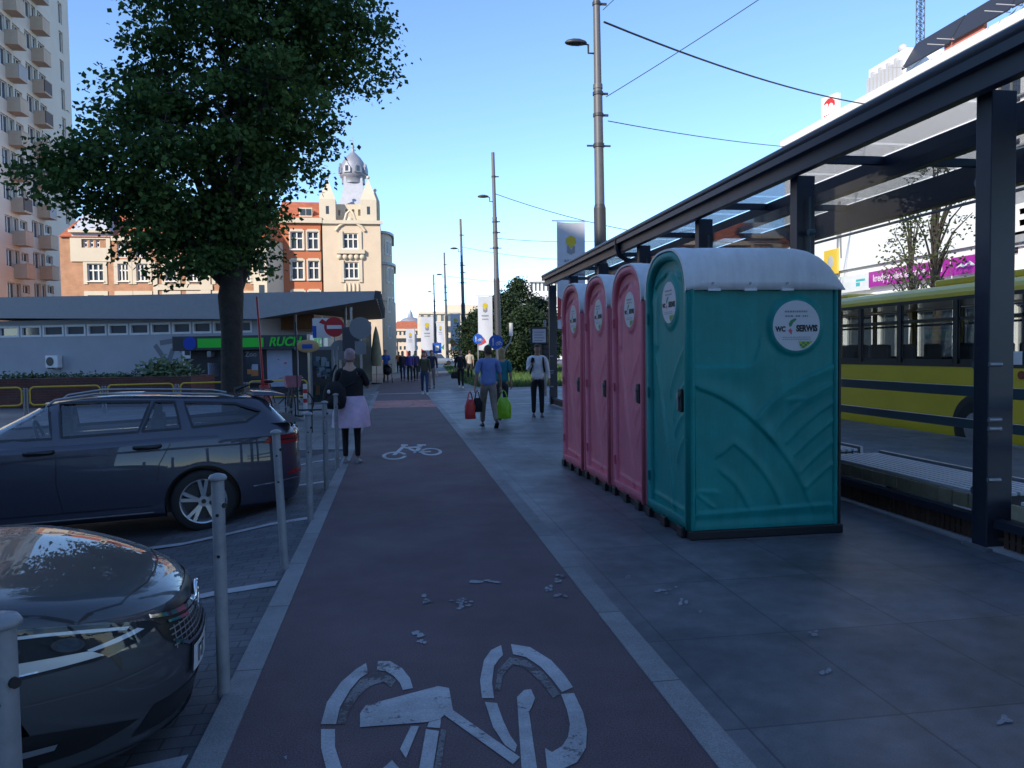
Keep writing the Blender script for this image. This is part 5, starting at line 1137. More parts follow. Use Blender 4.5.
for a, c, z0, z1 in holes:
    for q in ((a, c, z0, z0+.07), (a, c, z1-.07, z1), (a, a+.06, z0, z1), (c-.06, c, z0, z1), ((a+c)/2-.04, (a+c)/2+.04, z0, z1)): b.box(q[0], q[1], .14, .19, q[2], q[3])
b.build('window_frames', M_wfr, ap)['kind'] = 'stuff'
bp0 = []
for m_ in (M_balc, M_balcd, M_balcg):
    b = MB(); b.box(-.75, .75, -1.05, -.003, -.14, 0.0); b.box(-.70, -.64, -.94, -.004, 0, 1.05); b.box(.64, .70, -.94, -.004, 0, 1.05); b.box(-.75, .75, -1.05, -.97, 1.05, 1.12); o = b.build('balcony', M_balc, ap)
    b = MB(); b.box(-.72, .72, -1.03, -.95, .003, 1.04); b.build('front', m_, o); bp0.append(o)
used = set()
vis = ball
for x, z, s in vis[:99]:
    i = (0, 0, 1, 0, 2, 0, 1)[s]
    if i in used: dup(bp0[i], (x, 0, z), parent=ap)
    else: bp0[i].location = (x, 0, z); used.add(i)
# ---------------------------------------------------------------- far buildings at the end of the street
def slab(name, label, x0, x1, y, d, h, wm, cols, floors, gz=1.0, ww=.55, wh=.5, roof=None, side=True):
    t = thing(name, label, 'building', (x0, y, 0)); W = x1-x0; fh = (h-gz)/floors; cw = W/cols
    hs = [(cw*(i+.5-ww/2), cw*(i+.5+ww/2), gz+fh*(f+.3), gz+fh*(f+.3+wh)) for i in range(cols) for f in range(floors)]
    b = MB(); b.wall(W, h, hs, .25); b.add([(0, 0, 0), (0, d, 0), (0, d, h), (0, 0, h)], [(0, 1, 2, 3)]); b.add([(W, 0, 0), (W, d, 0), (W, d, h), (W, 0, h)], [(3, 2, 1, 0)]); b.add([(0, d, 0), (W, d, 0), (W, d, h), (0, d, h)], [(0, 1, 2, 3)]); b.add([(0, 0, h), (W, 0, h), (W, d, h), (0, d, h)], [(0, 1, 2, 3)]); b.build('wall', wm, t)
    pr = None
    for a, c, z0, z1 in hs[:100]:
        if pr is None: b = MB(); b.box(0, c-a, .18, .24, 0, z1-z0); pr = b.build('window', M_pane, t); pr.location = (a, 0, z0)
        else: q = pr.copy(); COL.objects.link(q); q.location = (a, 0, z0)
    b = MB(); b.box(-.3, W+.3, -.4, 0, h-.25, h+.35); b.build('cornice', wm, t)
    if roof:
        b = MB(); b.add([(-.3, -.4, h+.36), (W+.3, -.4, h+.36), (W+.3, d, h+.36), (-.3, d, h+.36), (1, d/2, h+roof[1]), (W-1, d/2, h+roof[1])], [(0, 1, 5, 4), (1, 2, 5), (2, 3, 4, 5), (3, 0, 4)]); b.build('roof', roof[0], t)
    return t
f = lambda x, y, Y: AY(x, y, Y)
slab('modern_building', 'tall white modern building behind the dark trees', f(530, 300, 150).x, f(562, 300, 150).x, 150, 24, f(540, 281, 150).z, M_fac, 8, 5, 1.5, .5, .6)
t = slab('office_block', 'cream office building at the end of the street behind the poles', f(419, 320, 210).x, f(492, 320, 210).x, 210, 15, f(450, 313, 210).z, M_cream2, 11, 3, 3.0, .45, .55)
b = MB(); x = f(448, 305, 210).x-t.location.x; b.box(x, x+9, 3, 9, f(450, 312, 210).z, f(450, 304, 210).z); b.build('roof_house', M_cream2, t)
slab('low_building', 'orange roofed old building under the dome at the street end', f(394, 330, 240).x, f(419, 330, 240).x, 240, 12, f(405, 330, 240).z, M_cream, 6, 3, 2, .5, .5, (M_tile, 3.0))
dp = f(410.5, 320, 290); t = thing('domed_church', 'grey church dome with a lantern far down the street', 'church', (dp.x, 290, 0)); z = lambda y: f(410, y, 290).z; b = MB(); b.lathe([(4.6, 0), (4.6, z(330)), (5.0, z(329)), (4.9, z(326)), (4.2, z(321.5)), (2.8, z(318.5)), (1.0, z(317)), (.8, z(313)), (.3, z(311)), (.1, z(309))], 24); b.build('dome', M_zinc, t)
b = MB(); b.box(-5, 6, 0.5, 14, 0, z(338)); b.build('nave', M_obrick, t)
bp_ = thing('footbridge', 'dark footbridge crossing the far end of the street', 'bridge', (f(396, 340, 190).x, 190, 0)); zz = f(410, 340, 190).z; b = MB(); W = f(434, 340, 190).x-f(396, 340, 190).x; b.box(0, W, 0, 2, zz-.45, zz+.45); b.build('deck', M_dark, bp_); b = MB()
for x in (.2, W-.5): b.box(x, x+.3, .5, 1.0, 0, zz-.45)
b.build('pillar', M_dark, bp_)
slab('apartment_block', 'long pale building far right beyond the trees', f(570, 340, 200).x, f(640, 340, 200).x, 200, 14, 14, M_cream2, 14, 4, 2)
# ---------------------------------------------------------------- block of flats behind the camera that shades the square
c = -Vector((0.72, 0.69, 0)).normalized()*(-1)
sb = thing('shading_block', 'long tall block of flats standing behind the photographer', 'building', (-SUN_H.x*-41.5, -SUN_H.y*-41.5, 0))
sb.location = (SUN_H.x*41.5, SUN_H.y*41.5, 0); sb.rotation_euler = (0, 0, math.atan2(0.72, -0.69)); W = 112.0; H = 36.0
b = MB(); hs = []
for i in range(28):
    for fl in range(11): hs.append((1+i*4, 3.2+i*4, 2.2+fl*3.05, 3.9+fl*3.05))
b.wall(W, H, hs, .2, -6.0); b.add([(0, -6, 0), (0, 6, 0), (0, 6, H), (0, -6, H)], [(0, 1, 2, 3)]); b.add([(W, -6, 0), (W, 6, 0), (W, 6, H), (W, -6, H)], [(3, 2, 1, 0)]); b.add([(0, 6, 0), (W, 6, 0), (W, 6, H), (0, 6, H)], [(0, 1, 2, 3)]); b.add([(0, -6, H), (W, -6, H), (W, 6, H), (0, 6, H)], [(0, 1, 2, 3)])
b.v = [(p[0]-W/2, p[1], p[2]) for p in b.v]; b.build('wall', mat('flats_render', (0.38, 0.37, 0.36), .85), sb)
b = MB()
for a, c_, z0, z1 in hs: b.add([(a-W/2, -5.82, z0), (c_-W/2, -5.82, z0), (c_-W/2, -5.82, z1), (a-W/2, -5.82, z1)], [(0, 1, 2, 3)])
b.build('glazing', M_pane, sb)['kind'] = 'stuff'
# ---------------------------------------------------------------- trees
def leafmat(name, c1, c2, tl=0.25):
    m = bpy.data.materials.new(name); m.use_nodes = True; n = m.node_tree.nodes; l = m.node_tree.links; b = n['Principled BSDF']; b.inputs['Roughness'].default_value = .7; b.inputs['Specular IOR Level'].default_value = .25
    g = n.new('ShaderNodeTexNoise'); g.inputs['Scale'].default_value = 2.2; g.inputs['Detail'].default_value = 4; tc = n.new('ShaderNodeTexCoord'); l.new(tc.outputs['Object'], g.inputs['Vector'])
    cr = n.new('ShaderNodeValToRGB'); cr.color_ramp.elements[0].color = (*c1, 1); cr.color_ramp.elements[1].color = (*c2, 1); cr.color_ramp.elements[0].position = .38; cr.color_ramp.elements[1].position = .62
    l.new(g.outputs['Fac'], cr.inputs[0]); l.new(cr.outputs[0], b.inputs['Base Color'])
    t = n.new('ShaderNodeBsdfTranslucent'); l.new(cr.outputs[0], t.inputs[0]); mx = n.new('ShaderNodeMixShader'); mx.inputs[0].default_value = tl
    l.new(b.outputs[0], mx.inputs[1]); l.new(t.outputs[0], mx.inputs[2]); l.new(mx.outputs[0], n['Material Output'].inputs[0]); return m
M_lin = leafmat('linden_leaf', (0.030, 0.068, 0.022), (0.075, 0.145, 0.036), .3); M_dk = leafmat('dark_leaf', (0.011, 0.025, 0.012), (0.024, 0.046, 0.017), .12); M_br = leafmat('bright_leaf', (0.10, 0.19, 0.03), (0.19, 0.30, 0.05)); M_sp = leafmat('thin_leaf', (0.035, 0.055, 0.02), (0.07, 0.10, 0.03))
M_bark = mat('tree_bark', (0.040, 0.033, 0.028), .9, vary=.35, scale=9, bump=.8, bscale=22)
def leaf(b, p, d, s, w):
    x = d.cross(Vector((random.gauss(0, 1), random.gauss(0, 1), random.gauss(0, 1)))).normalized()*w
    b.v += [tuple(p), tuple(p+d*s*.45-x), tuple(p+d*s), tuple(p+d*s*.45+x)]; o = len(b.v)-4; b.f.append((o, o+1, o+2, o+3)); b.m.append(0); b.sm.append(False)
random.seed(11)
TY = 15.0; tx = AY(232, 300, TY).x
tr = thing('linden_tree', 'large dark leafy street tree with a thick leaning trunk behind the estate car', 'tree', (tx-.02, TY, 0))
prof = [(300, 225, 240), (286, 172, 246), (275, 165, 262), (262, 118, 272), (250, 78, 292), (238, 95, 308), (225, 100, 312), (214, 70, 305), (205, 66, 306), (195, 34, 306), (186, 32, 314), (175, 26, 320), (166, 14, 322), (158, 10, 324), (150, 24, 330), (140, 42, 340), (128, 62, 354), (115, 80, 366), (100, 80, 374), (88, 82, 380), (75, 84, 384), (62, 86, 388), (48, 98, 392), (35, 92, 414), (22, 92, 420), (10, 98, 412), (0, 102, 404), (-20, 110, 392), (-50, 120, 370), (-80, 140, 350), (-110, 170, 320), (-135, 205, 280), (-145, 230, 250)]
P = []
for y, a, c in prof:
    A = AY(a, y, TY); B_ = AY(c, y, TY); m_ = (A.x+B_.x)/2-tx; h_ = max(.12, (B_.x-A.x)/2-(.16 if y < 280 else .05))*.97; P.append((A.z, m_-h_, m_+h_))
def ext(z):
    for (z0, a0, c0), (z1, a1, c1) in zip(P[:-1], P[1:]):
        if z0 <= z <= z1: f_ = (z-z0)/(z1-z0+1e-6); return a0+(a1-a0)*f_, c0+(c1-c0)*f_
    return None
b = MB(); tips = []; lobes = []; tries = 0
while len(lobes) < 94 and tries < 30000:
    tries += 1
    z = random.uniform(P[0][0]+.6, P[-1][0]-.1); e = ext(z); a, c = e; hw = (c-a)/2; mid = (a+c)/2
    u = random.uniform(-1, 1); D_ = min(hw*.95, 3.6); dep = D_*math.sqrt(max(0.02, 1-u*u)); y = random.uniform(-dep, dep); R_ = random.uniform(.45, .85)
    rad = math.sqrt(u*u+(y/max(.3, D_))**2)
    if random.random() > .25+.75*rad: continue
    sc = .95*max(.3, 1-R_*.85/max(.5, hw)); p = Vector((mid+u*hw*sc, y*sc, z))
    if any((Vector((p.x-q.x, p.y-q.y, (p.z-q.z)*1.6))).length < .62*(R_+r2)*.88 for q, r2 in lobes): continue
    lobes.append((p, R_))
for p, R_ in lobes:
    o_ = Vector((p.x, p.y, 0)); o_ = o_.normalized() if o_.length > .1 else Vector((1, 0, 0)); sd_ = Vector((-o_.y, o_.x, 0))
    for k in range(int(40*(R_/.65)**2)):
        cg = lambda s_: max(-1.7*s_, min(1.7*s_, random.gauss(0, s_))); a = cg(.5)*R_*1.25; c = cg(.5)*R_; h_ = cg(.22)*R_*.75
        q = p+o_*a+sd_*c+Vector((0, 0, h_-.28*max(0, a)**1.5-.12*abs(c)))
        tips.append((q, 1.0))
for p, rad in tips:
    out = Vector((p.x, p.y, .15)).normalized(); L = random.uniform(.25, .5)
    d = (out*random.uniform(.3, 1)+Vector((random.gauss(0, .5), random.gauss(0, .5), random.uniform(-.5, .25)))).normalized()
    q0 = p-d*L*.5
    for k in range(20):
        t_ = random.random(); q = q0+d*L*t_+Vector((random.gauss(0, .11), random.gauss(0, .11), random.gauss(0, .09)-.10*t_*t_))
        ld = (d*.5+Vector((random.gauss(0, .6), random.gauss(0, .6), random.gauss(-.25, .4)))).normalized(); s = random.uniform(.05, .13); leaf(b, q, ld, s, s*random.uniform(.32, .48)); b.m[-1] = 1 if random.random() < .22 else 0
b.build('crown', [M_lin, leafmat('young_leaf', (0.07, 0.13, 0.03), (0.13, 0.21, 0.05), .35)], tr)
b = MB()
tk = [Vector((.02, 0, 0)), Vector((.0, 0, .5)), Vector((-.02, 0, 1.2)), Vector((0, 0, 2.0)), Vector((.0, 0, 2.7)), Vector((.05, .02, 3.2))]
b.tube(tk, [.32, .225, .195, .19, .23, .18], 18)
b.build('trunk', M_bark, tr)
b = MB()
def limb(p0, p1, r0, r1, wob=.2, n=7):
    pts = [p0.lerp(p1, i/n)+Vector((random.gauss(0, wob)*math.sin(math.pi*i/n), random.gauss(0, wob)*math.sin(math.pi*i/n), .35*math.sin(math.pi*i/n))) for i in range(n+1)]
    b.tube(pts, [r0+(r1-r0)*i/n for i in range(n+1)], 8); return pts
base = Vector((0, 0, 2.75)); mains = []
for x, y, z, r_ in ((-1.2, .3, 6.0, .11), (.5, .3, 8.5, .14), (-.3, .2, 10.2, .13), (1.6, .6, 7.2, .10), (-2.8, .3, 5.2, .09), (.9, -1.2, 6.0, .07), (-.9, 1.9, 6.4, .10), (1.25, .3, 5.2, .07), (-1.7, -.8, 3.9, .05), (.7, .4, 3.7, .05)):
    mains.append(limb(base+Vector((x*.04, y*.04, random.uniform(-.3, .3))), Vector((x, y, z)), r_, .035))
mp_ = [q for l_ in mains for q in l_[2:]]
for p, rad in lobes:
    q = min(mp_, key=lambda m_: (m_-p).length+max(0, m_.z-p.z)*1.5); limb(q, p, .035, .012, .08, 5)
random.shuffle(tips)
for p, rad in tips[:160]:
    q = min(lobes, key=lambda m_: (m_[0]-p).length)[0]; limb(q, p, .012, .005, .03, 3)
b.build('limbs', M_bark, tr)
# generic trees
def tree(name, label, loc, h, r, crown0, lm, n=500, per=22, ls=.16, group=None, sparse=False, conic=0.0, wig=.9):
    t = thing(name, label, 'tree', loc, 0, group); b = MB(); s_ = random.uniform(0, 50); tp = []
    while len(tp) < n:
        z = random.uniform(0, 1); a = random.uniform(0, 2*math.pi); rr = math.sqrt(random.random())
        rz_ = math.sin(math.pi*min(1, (z*.93+.07)))**.6*(1-conic*z)
        nn = noise.noise(Vector((math.cos(a)*1.6+s_, math.sin(a)*1.6, z*3.2)))
        R_ = r*rz_*(1+wig*.5*nn)
        p = Vector((R_*rr*math.cos(a), R_*rr*math.sin(a), crown0+z*(h-crown0)))
        if noise.noise(p*(1.6/r*1.2)+Vector((s_, 0, 0))) < (-.02 if sparse else -.2): continue
        if random.random() > .3+.7*rr: continue
        tp.append(p)
    for p in tp:
        for k in range(per):
            q = p+Vector((random.gauss(0, ls*1.3), random.gauss(0, ls*1.3), random.gauss(0, ls)))
            leaf(b, q, Vector((random.gauss(0, 1), random.gauss(0, 1), random.gauss(-.2, .6))).normalized(), ls*random.uniform(.7, 1.3), ls*.36)
    b.build('crown', lm, t); b = MB(); b.tube([(0, 0, 0), (0.02*h, 0, h*.35), (0, .01*h, h*.7), (0, 0, h*.92)], [h*.022, h*.017, h*.010, h*.003], 8)
    for p in tp[::max(1, n//26)]: b.tube([(0, 0, max(crown0*.8, p.z*.7)), (p.x*.5, p.y*.5, p.z*.9), tuple(p)], [h*.006, h*.004, h*.0015], 5)
    b.build('trunk', M_bark, t); return t
random.seed(21)
for px_, Y, h, r, lab in ((519, 62, 7.3, 2.5, 'dark conifer like tree with the highest pointed top in the dark tree group'), (538, 64, 5.9, 2.6, 'dark rounded tree at the right of the dark tree group'), (503, 58, 5.8, 2.2, 'dark tree just right of the second tram pole'), (483, 66, 5.2, 2.4, 'dark tree just left of the second tram pole'), (526, 56, 4.6, 2.3, 'low dark tree at the front of the dark tree group above the parked car')):
    p = AY(px_, 360, Y); tree('dark_tree', lab, (p.x, Y, 0), h, r, .7, M_dk, 520, 20, .20, 'dark trees beyond the grass', conic=.45 if h > 7 else .15)
p = AY(470, 350, 80); tree('dark_tree', 'dark bush like tree behind the third banner', (p.x, 80, 0), 3.4, 1.9, .4, M_dk, 260, 18, .2, 'dark trees beyond the grass')
for px_, Y, h, lab in ((556, 70, 4.4, 'bright green sunlit tree left of the farthest pink toilet'), (572, 75, 4.6, 'bright sunlit tree mostly hidden by the pink toilets')):
    p = AY(px_, 360, Y); tree('young_tree', lab, (p.x, Y, 0), h, 1.7, 1.3, M_br, 300, 20, .18, 'bright sunlit trees')
for px_, X_, h, r, lab in ((934, 19.8, 8.6, 1.75, 'sparse young street tree in front of the magenta banner'), (911, 20.0, 6.8, 1.0, 'thinner sparse street tree left of the other sparse tree'), (690, 19.5, 7.0, 1.5, 'sparse street tree behind the shelter roof, seen above the toilets')):
    q = AX(px_, 290, X_); tree('street_tree', lab, (X_, q.y, 0), h, r, 3.2, M_sp, 120, 8, .13, 'sparse street trees', True)
# grass verge: blades and clipped ground
M_grass = mat('grass', (0.055, 0.11, 0.022), .8, vary=.3, scale=2)
gp = [G(443, 366), G(552, 366), G(556, 388.5), G(482, 387.5), G(466, 384), G(449, 374)]
b = MB(); vs = [(p.x, p.y, .006) for p in gp]; b.add([(vs[1][0]+6, vs[1][1], .006), *[(v) for v in vs[:1]], vs[5], vs[4], vs[3], (10.0, vs[3][1], .006), (14, vs[1][1]*.6, .006)], [(0, 1, 2, 3, 4, 5, 6)])
b.build('lawn', M_grass)['kind'] = 'structure'
b = MB(); poly = [(v[0], v[1]) for v in [b_ for b_ in b.v]] or [(v[0], v[1]) for v in [(vs[1][0]+6, vs[1][1]), vs[0], vs[5], vs[4], vs[3], (10.0, vs[3][1]), (14, vs[1][1]*.6)]]
def inside(x, y):
    r_ = False; n_ = len(poly)
    for i in range(n_):
        (xa, ya), (xb, yb) = poly[i], poly[(i+1) % n_]
        if (ya > y) != (yb > y) and x < (xb-xa)*(y-ya)/(yb-ya)+xa: r_ = not r_
    return r_
xs_ = [p[0] for p in poly]; ys_ = [p[1] for p in poly]; k = 0
while k < 16000:
    x = random.uniform(min(xs_), max(xs_)); y = min(ys_)+(max(ys_)-min(ys_))*random.random()**2
    if not inside(x, y): continue
    k += 1; h = random.uniform(.10, .28); a = random.uniform(0, 6.28); w = .02
    b.add([(x-w*math.cos(a), y-w*math.sin(a), 0), (x+w*math.cos(a), y+w*math.sin(a), 0), (x+random.gauss(0, .05), y+random.gauss(0, .05), h)], [(0, 1, 2)])
b.build('grass', M_grass)['kind'] = 'stuff'
# ---------------------------------------------------------------- cars
def ss(a, c, x): t = min(1, max(0, (x-a)/(c-a))); return t*t*(3-2*t)
def srow(xf, xr, hb, zf, nf=3.4, nr=4.5, n=96):
    out = []
    for i in range(n):
        t = 2*math.pi*i/n; c = math.cos(t); s = math.sin(t); m = nf if c > 0 else nr; L = xf if c > 0 else -xr
        x = L*math.copysign(abs(c)**(2/m), c); y = hb*math.copysign(abs(s)**(2/m), s); out.append((x, y, zf(x, y) if callable(zf) else zf))
    return out
def wrap(bvh, outer, holes, plane, off, step=.06, maxd=9.0):
    """fill a 2-D outline, dice it and drop it on the body surface; plane: +y/-y/+x/-x/+z direction the ray comes from"""
    bm = bmesh.new(); 
    for lp in [outer]+holes:
        vs = [bm.verts.new((u, v, 0)) for u, v in lp]
        for i in range(len(vs)): bm.edges.new((vs[i], vs[(i+1) % len(vs)]))
    bmesh.ops.triangle_fill(bm, edges=bm.edges[:], use_beauty=True)
    us = [p[0] for p in outer]; vs_ = [p[1] for p in outer]
    for k, (lo, hi) in enumerate(((min(us), max(us)), (min(vs_), max(vs_)))):
        q = lo+step*.5
        while q < hi:
            co = (q, 0, 0) if k == 0 else (0, q, 0); no = (1, 0, 0) if k == 0 else (0, 1, 0)
            bmesh.ops.bisect_plane(bm, geom=bm.verts[:]+bm.edges[:]+bm.faces[:], plane_co=co, plane_no=no); q += step
    bm.verts.index_update(); V = []; ok = []
    ax = plane[1]; sg = 1 if plane[0] == '+' else -1
    for v in bm.verts:
        u, w = v.co.x, v.co.y
        if ax == 'y': o = Vector((u, 4*sg, w)); d = Vector((0, -sg, 0))
        elif ax == 'x': o = Vector((4*sg, u, w)); d = Vector((-sg, 0, 0))
        else: o = Vector((u, w, 4)); d = Vector((0, 0, -1))
        h, nn, _, _ = bvh.ray_cast(o, d, maxd)
        ok.append(h is not None); V.append((h + nn*off*(1 if nn.dot(d) < 0 else -1)) if h is not None else o)
    mb = MB(); F = [tuple(x.index for x in f.verts) for f in bm.faces if all(ok[x.index] for x in f.verts)]
    bm.free(); mb.add(V, F, True); return mb
def strip(bvh, pts, w, plane, off=.004, sub=4):
    """thin line along 2-D points on the surface"""
    q = []
    for a, c in zip(pts[:-1], pts[1:]): q += [(a[0]+(c[0]-a[0])*i/sub, a[1]+(c[1]-a[1])*i/sub) for i in range(sub)]
    q.append(pts[-1]); L = []; Rr = []
    for i in range(len(q)):
        a = Vector(q[max(0, i-1)]); c = Vector(q[min(len(q)-1, i+1)]); d = (c-a).normalized(); n = Vector((-d.y, d.x))*w/2; p = Vector(q[i]); L.append(tuple(p+n)); Rr.append(tuple(p-n))
    ax = plane[1]; sg = 1 if plane[0] == '+' else -1; V = []; good = []
    for u, w_ in L+Rr:
        if ax == 'y': o = Vector((u, 4*sg, w_)); d = Vector((0, -sg, 0))
        elif ax == 'x': o = Vector((4*sg, u, w_)); d = Vector((-sg, 0, 0))
        else: o = Vector((u, w_, 4)); d = Vector((0, 0, -1))
        h, nn, _, _ = bvh.ray_cast(o, d, 9); good.append(h is not None); V.append(h+nn*off*(1 if nn.dot(d) < 0 else -1) if h is not None else o)
    n = len(q); mb = MB(); mb.add(V, [f for f in [(i, i+1, n+i+1, n+i) for i in range(n-1)] if all(good[k] for k in f)], True); return mb
def merge(*ms):
    o = MB()
    for m in ms: o.add(m.v, m.f, True)
    return o
M_lens = glass('lamp_lens', (0.9, 0.93, 0.96), 0.04); M_plate = mat('number_plate', (0.55, 0.56, 0.58), .4); M_trim = mat('black_trim', (0.012, 0.012, 0.014), .35); M_tail = mat('tail_lamp_red', (0.30, 0.012, 0.016), .15, coat=.6)
M_alloy = mat('alloy_rim', (0.46, 0.48, 0.52), .28, .75); M_cglass = glass('car_glass', (0.74, 0.80, 0.86), 0.10, .01); M_cabin = mat('cabin_trim', (0.025, 0.026, 0.03), .8); M_refl = mat('lamp_reflector', (0.50, 0.53, 0.58), .3, .8)
def wheel(t, x, y, r=.315, name='wheel'):
    s = 1 if y > 0 else -1; b = MB()
    prof = [(r*.72, -.10), (r*.93, -.105), (r*.99, -.07), (r, 0), (r*.99, .07), (r*.93, .105), (r*.72, .10)]; n = 40
    rr = [[(x+a*math.cos(2*math.pi*i/n), y-s*.10+w*s, r+a*math.sin(2*math.pi*i/n)) for i in range(n)] for a, w in prof]; b.rings(rr, cap=False); w_ = b.build(name, M_rubber, t)
    b = MB(); rr = [[(x+a*math.cos(2*math.pi*i/n), y-s*.10+w*s, r+a*math.sin(2*math.pi*i/n)) for i in range(n)] for a, w in ((r*.60, .0), (r*.66, .08), (r*.70, .098), (r*.735, .095))]; b.rings(rr, cap=False)
    for k in range(5):
        for dk in (-.17, .17):
            a = 2*math.pi*k/5+.3; p0 = (x+r*.12*math.cos(a), y-s*.02, r+r*.12*math.sin(a)); p1 = (x+r*.69*math.cos(a+dk), y-s*.008, r+r*.69*math.sin(a+dk)); b.bar(p0, p1, .034, .03, (0, 1, 0))
    b.cyl((x, y-s*.05, r), (x, y-s*.0, r), r*.17, n=20); b.build('rim', M_alloy, w_)
    b = MB(); b.cyl((x, y-s*.13, r), (x, y-s*.09, r), r*.60, n=28); b.build('brake_disc', M_dark, w_)
    b = MB(); b.cyl((x, y-s*.005, r), (x, y+s*.004, r), r*.075, n=16); b.build('hub_cap', M_trim, w_)
def car(t, paint, xf=2.30, xr=-2.32, W=.90, nose=.70, cowl=.93, tail=1.0, roof=1.43, ws0=1.05, ws1=.20, rw0=-2.25, rw1=-1.95, wb=(1.42, -1.26), nf=3.2, estate=True, side_win=None, floor=.18, bul=1.0):
    sh_ = lambda x: nose+(cowl-nose)*(1-ss(ws0-.05, xf-.02, x))**.8+(tail-cowl)*ss(.8, xr, x)
    S = lambda dz, cr=0: (lambda x, y: sh_(x)+dz+cr*(1-(y/W)**2))
    rr = [srow(xf-.16, xr+.14, W-.10, floor, nf), srow(xf-.05, xr+.06, W-.035, floor+.05, nf), srow(xf, xr+.01, W-.012, floor+.20, nf), srow(xf+.005, xr, W, .52, nf), srow(xf-.02, xr+.01, W-.003, lambda x, y: min(.62, sh_(x)-.07), nf),
          srow(xf-.05, xr+.02, W-.016, S(-.05), nf), srow(xf-.085, xr+.035, W-.028, S(-.012), nf), srow(xf-.14, xr+.06, W-.06, S(.012, .0), nf), srow(xf-.26, xr+.12, W-.14, S(.016, .03*bul), nf), srow(xf-.55, xr+.3, W-.34, S(.016, .045*bul), nf), srow(xf-1.0, xr+.6, W-.60, S(.016, .05*bul), nf), srow(xf-1.5, xr+1.1, .08, S(.016, .05*bul), nf)]
    b = MB(); b.rings(rr); body = b.build('body', paint, t)
    bm = bmesh.new(); bm.from_mesh(body.data); bvhb = BVHTree.FromBMesh(bm); bm.free()
    cs = []
    for x in wb:
        for s in (-1, 1):
            c = MB(); c.cyl((x, s*(W-.30), .315), (x, s*(W+.2), .315), .365, n=40); c.add([], []); cs.append(c.build('cut', M_trim))
    body.data.materials.append(M_trim)
    bool_cut(body, cs)
    for p in body.data.polygons: p.use_smooth = True
    body.data.set_sharp_from_angle(angle=R(38)) if hasattr(body.data, 'set_sharp_from_angle') else None
    # greenhouse virtual surface
    zb = lambda x: sh_(x)+.0
    rings_ = []
    def gh(ins):
        out = []
        for k in range(9):
            f = k/8; z = f; xf_ = ws0+(ws1-ws0)*f**1.0-ins*1.2; xr_ = rw0+(rw1-rw0)*f**1.2+ins; hb = (W-.035)-.20*f**1.25-ins
            cx = (xf_+xr_)/2; L = (xf_-xr_)/2; ring = []
            for (x, y, _) in srow(L, -L, hb, 0, 5.0, 6.0, 80):
                X_ = cx+x; base = sh_(X_)-.06; rf_ = roof-.055-.05*ss(.0, -2.2, X_)-.05*ss(-.3, .6, X_); ring.append((X_, y, base+(rf_-ins-base)*f))
            out.append(ring)
        top = out[-1]; cx = (ws1+rw1)/2
        for sc, dz in ((.965, .02), (.86, .042), (.6, .055), (.2, .06)): out.append([(cx+(x-cx)*sc, y*sc, z+dz) for x, y, z in top])
        return out
    g0 = MB(); g0.rings(gh(0)); G0 = g0.build('greenhouse', paint, t); bm = bmesh.new(); bm.from_mesh(G0.data); bvhg = BVHTree.FromBMesh(bm); bm.free()
    inner = MB(); inner.rings(gh(.05)); ci = inner.build('cut', paint); cutters = [ci]
    for poly in side_win:
        c = MB(); c.prism(poly, -1.4, 1.4, 'y'); cutters.append(c.build('cut', paint))
    wsl = [(-.70, cowl+.04), (.70, cowl+.04), (.56, roof-.10), (-.56, roof-.10)]; c = MB(); c.prism(wsl, (ws0+ws1)/2-.55, ws0+.6, 'x'); cutters.append(c.build('cut', paint))
    rwl = [(-.66, tail+.05), (.66, tail+.05), (.55, roof-.16), (-.55, roof-.16)]; c = MB(); c.prism(rwl, rw0-.6, rw0+.55, 'x'); cutters.append(c.build('cut', paint))
    bool_cut(G0, cutters)
    for p in G0.data.polygons: p.use_smooth = True
    if hasattr(G0.data, 'set_sharp_from_angle'): G0.data.set_sharp_from_angle(angle=R(35))
    for s in ('+y', '-y'):
        for poly in side_win:
            w_ = wrap(bvhg, poly, [], s, -.012).build('window', M_cglass, t)
        [strip(bvhg, poly+[poly[0]], .022, s, .003).build('window_trim', M_trim, t) for poly in side_win]
    wrap(bvhg, wsl, [], '+x', -.012).build('windscreen', M_cglass, t); wrap(bvhg, rwl, [], '-x', -.012).build('rear_window', M_cglass, t)
    for x in wb:
        for s in (-1, 1): wheel(t, x, s*(W-.015))
    # cabin
    b = MB()
    for x in (.05, -.85):
        for y in (-.36, .36):
            b.box(x-.08, x+.06, y-.24, y+.24, .75, 1.16); b.box(x-.05, x+.03, y-.13, y+.13, 1.15, 1.30)
    b.build('seat', M_cabin, t, bevel=.05)
    b = MB(); b.grid(8, 4, lambda u, v: (ws0-.35-.01+(rw0+.3-ws0)*u, (v-.5)*1.5, sh_(ws0-.35+(rw0+.3-ws0)*u)+.066)); b.box(ws0-.75, ws0-.3, -.72, .72, cowl-.1, cowl+.075); b.build('cabin_deck', M_cabin, t)
    b = MB(); b.tube([(ws0-.85+.06*math.sin(a), .36+.18*math.cos(a), cowl+.06+.18*math.sin(a)) for a in [2*math.pi*i/20 for i in range(21)]], .016, 6, False); b.build('steering_wheel', M_trim, t)
    return body, bvhb, bvhg, sh_
random.seed(5)
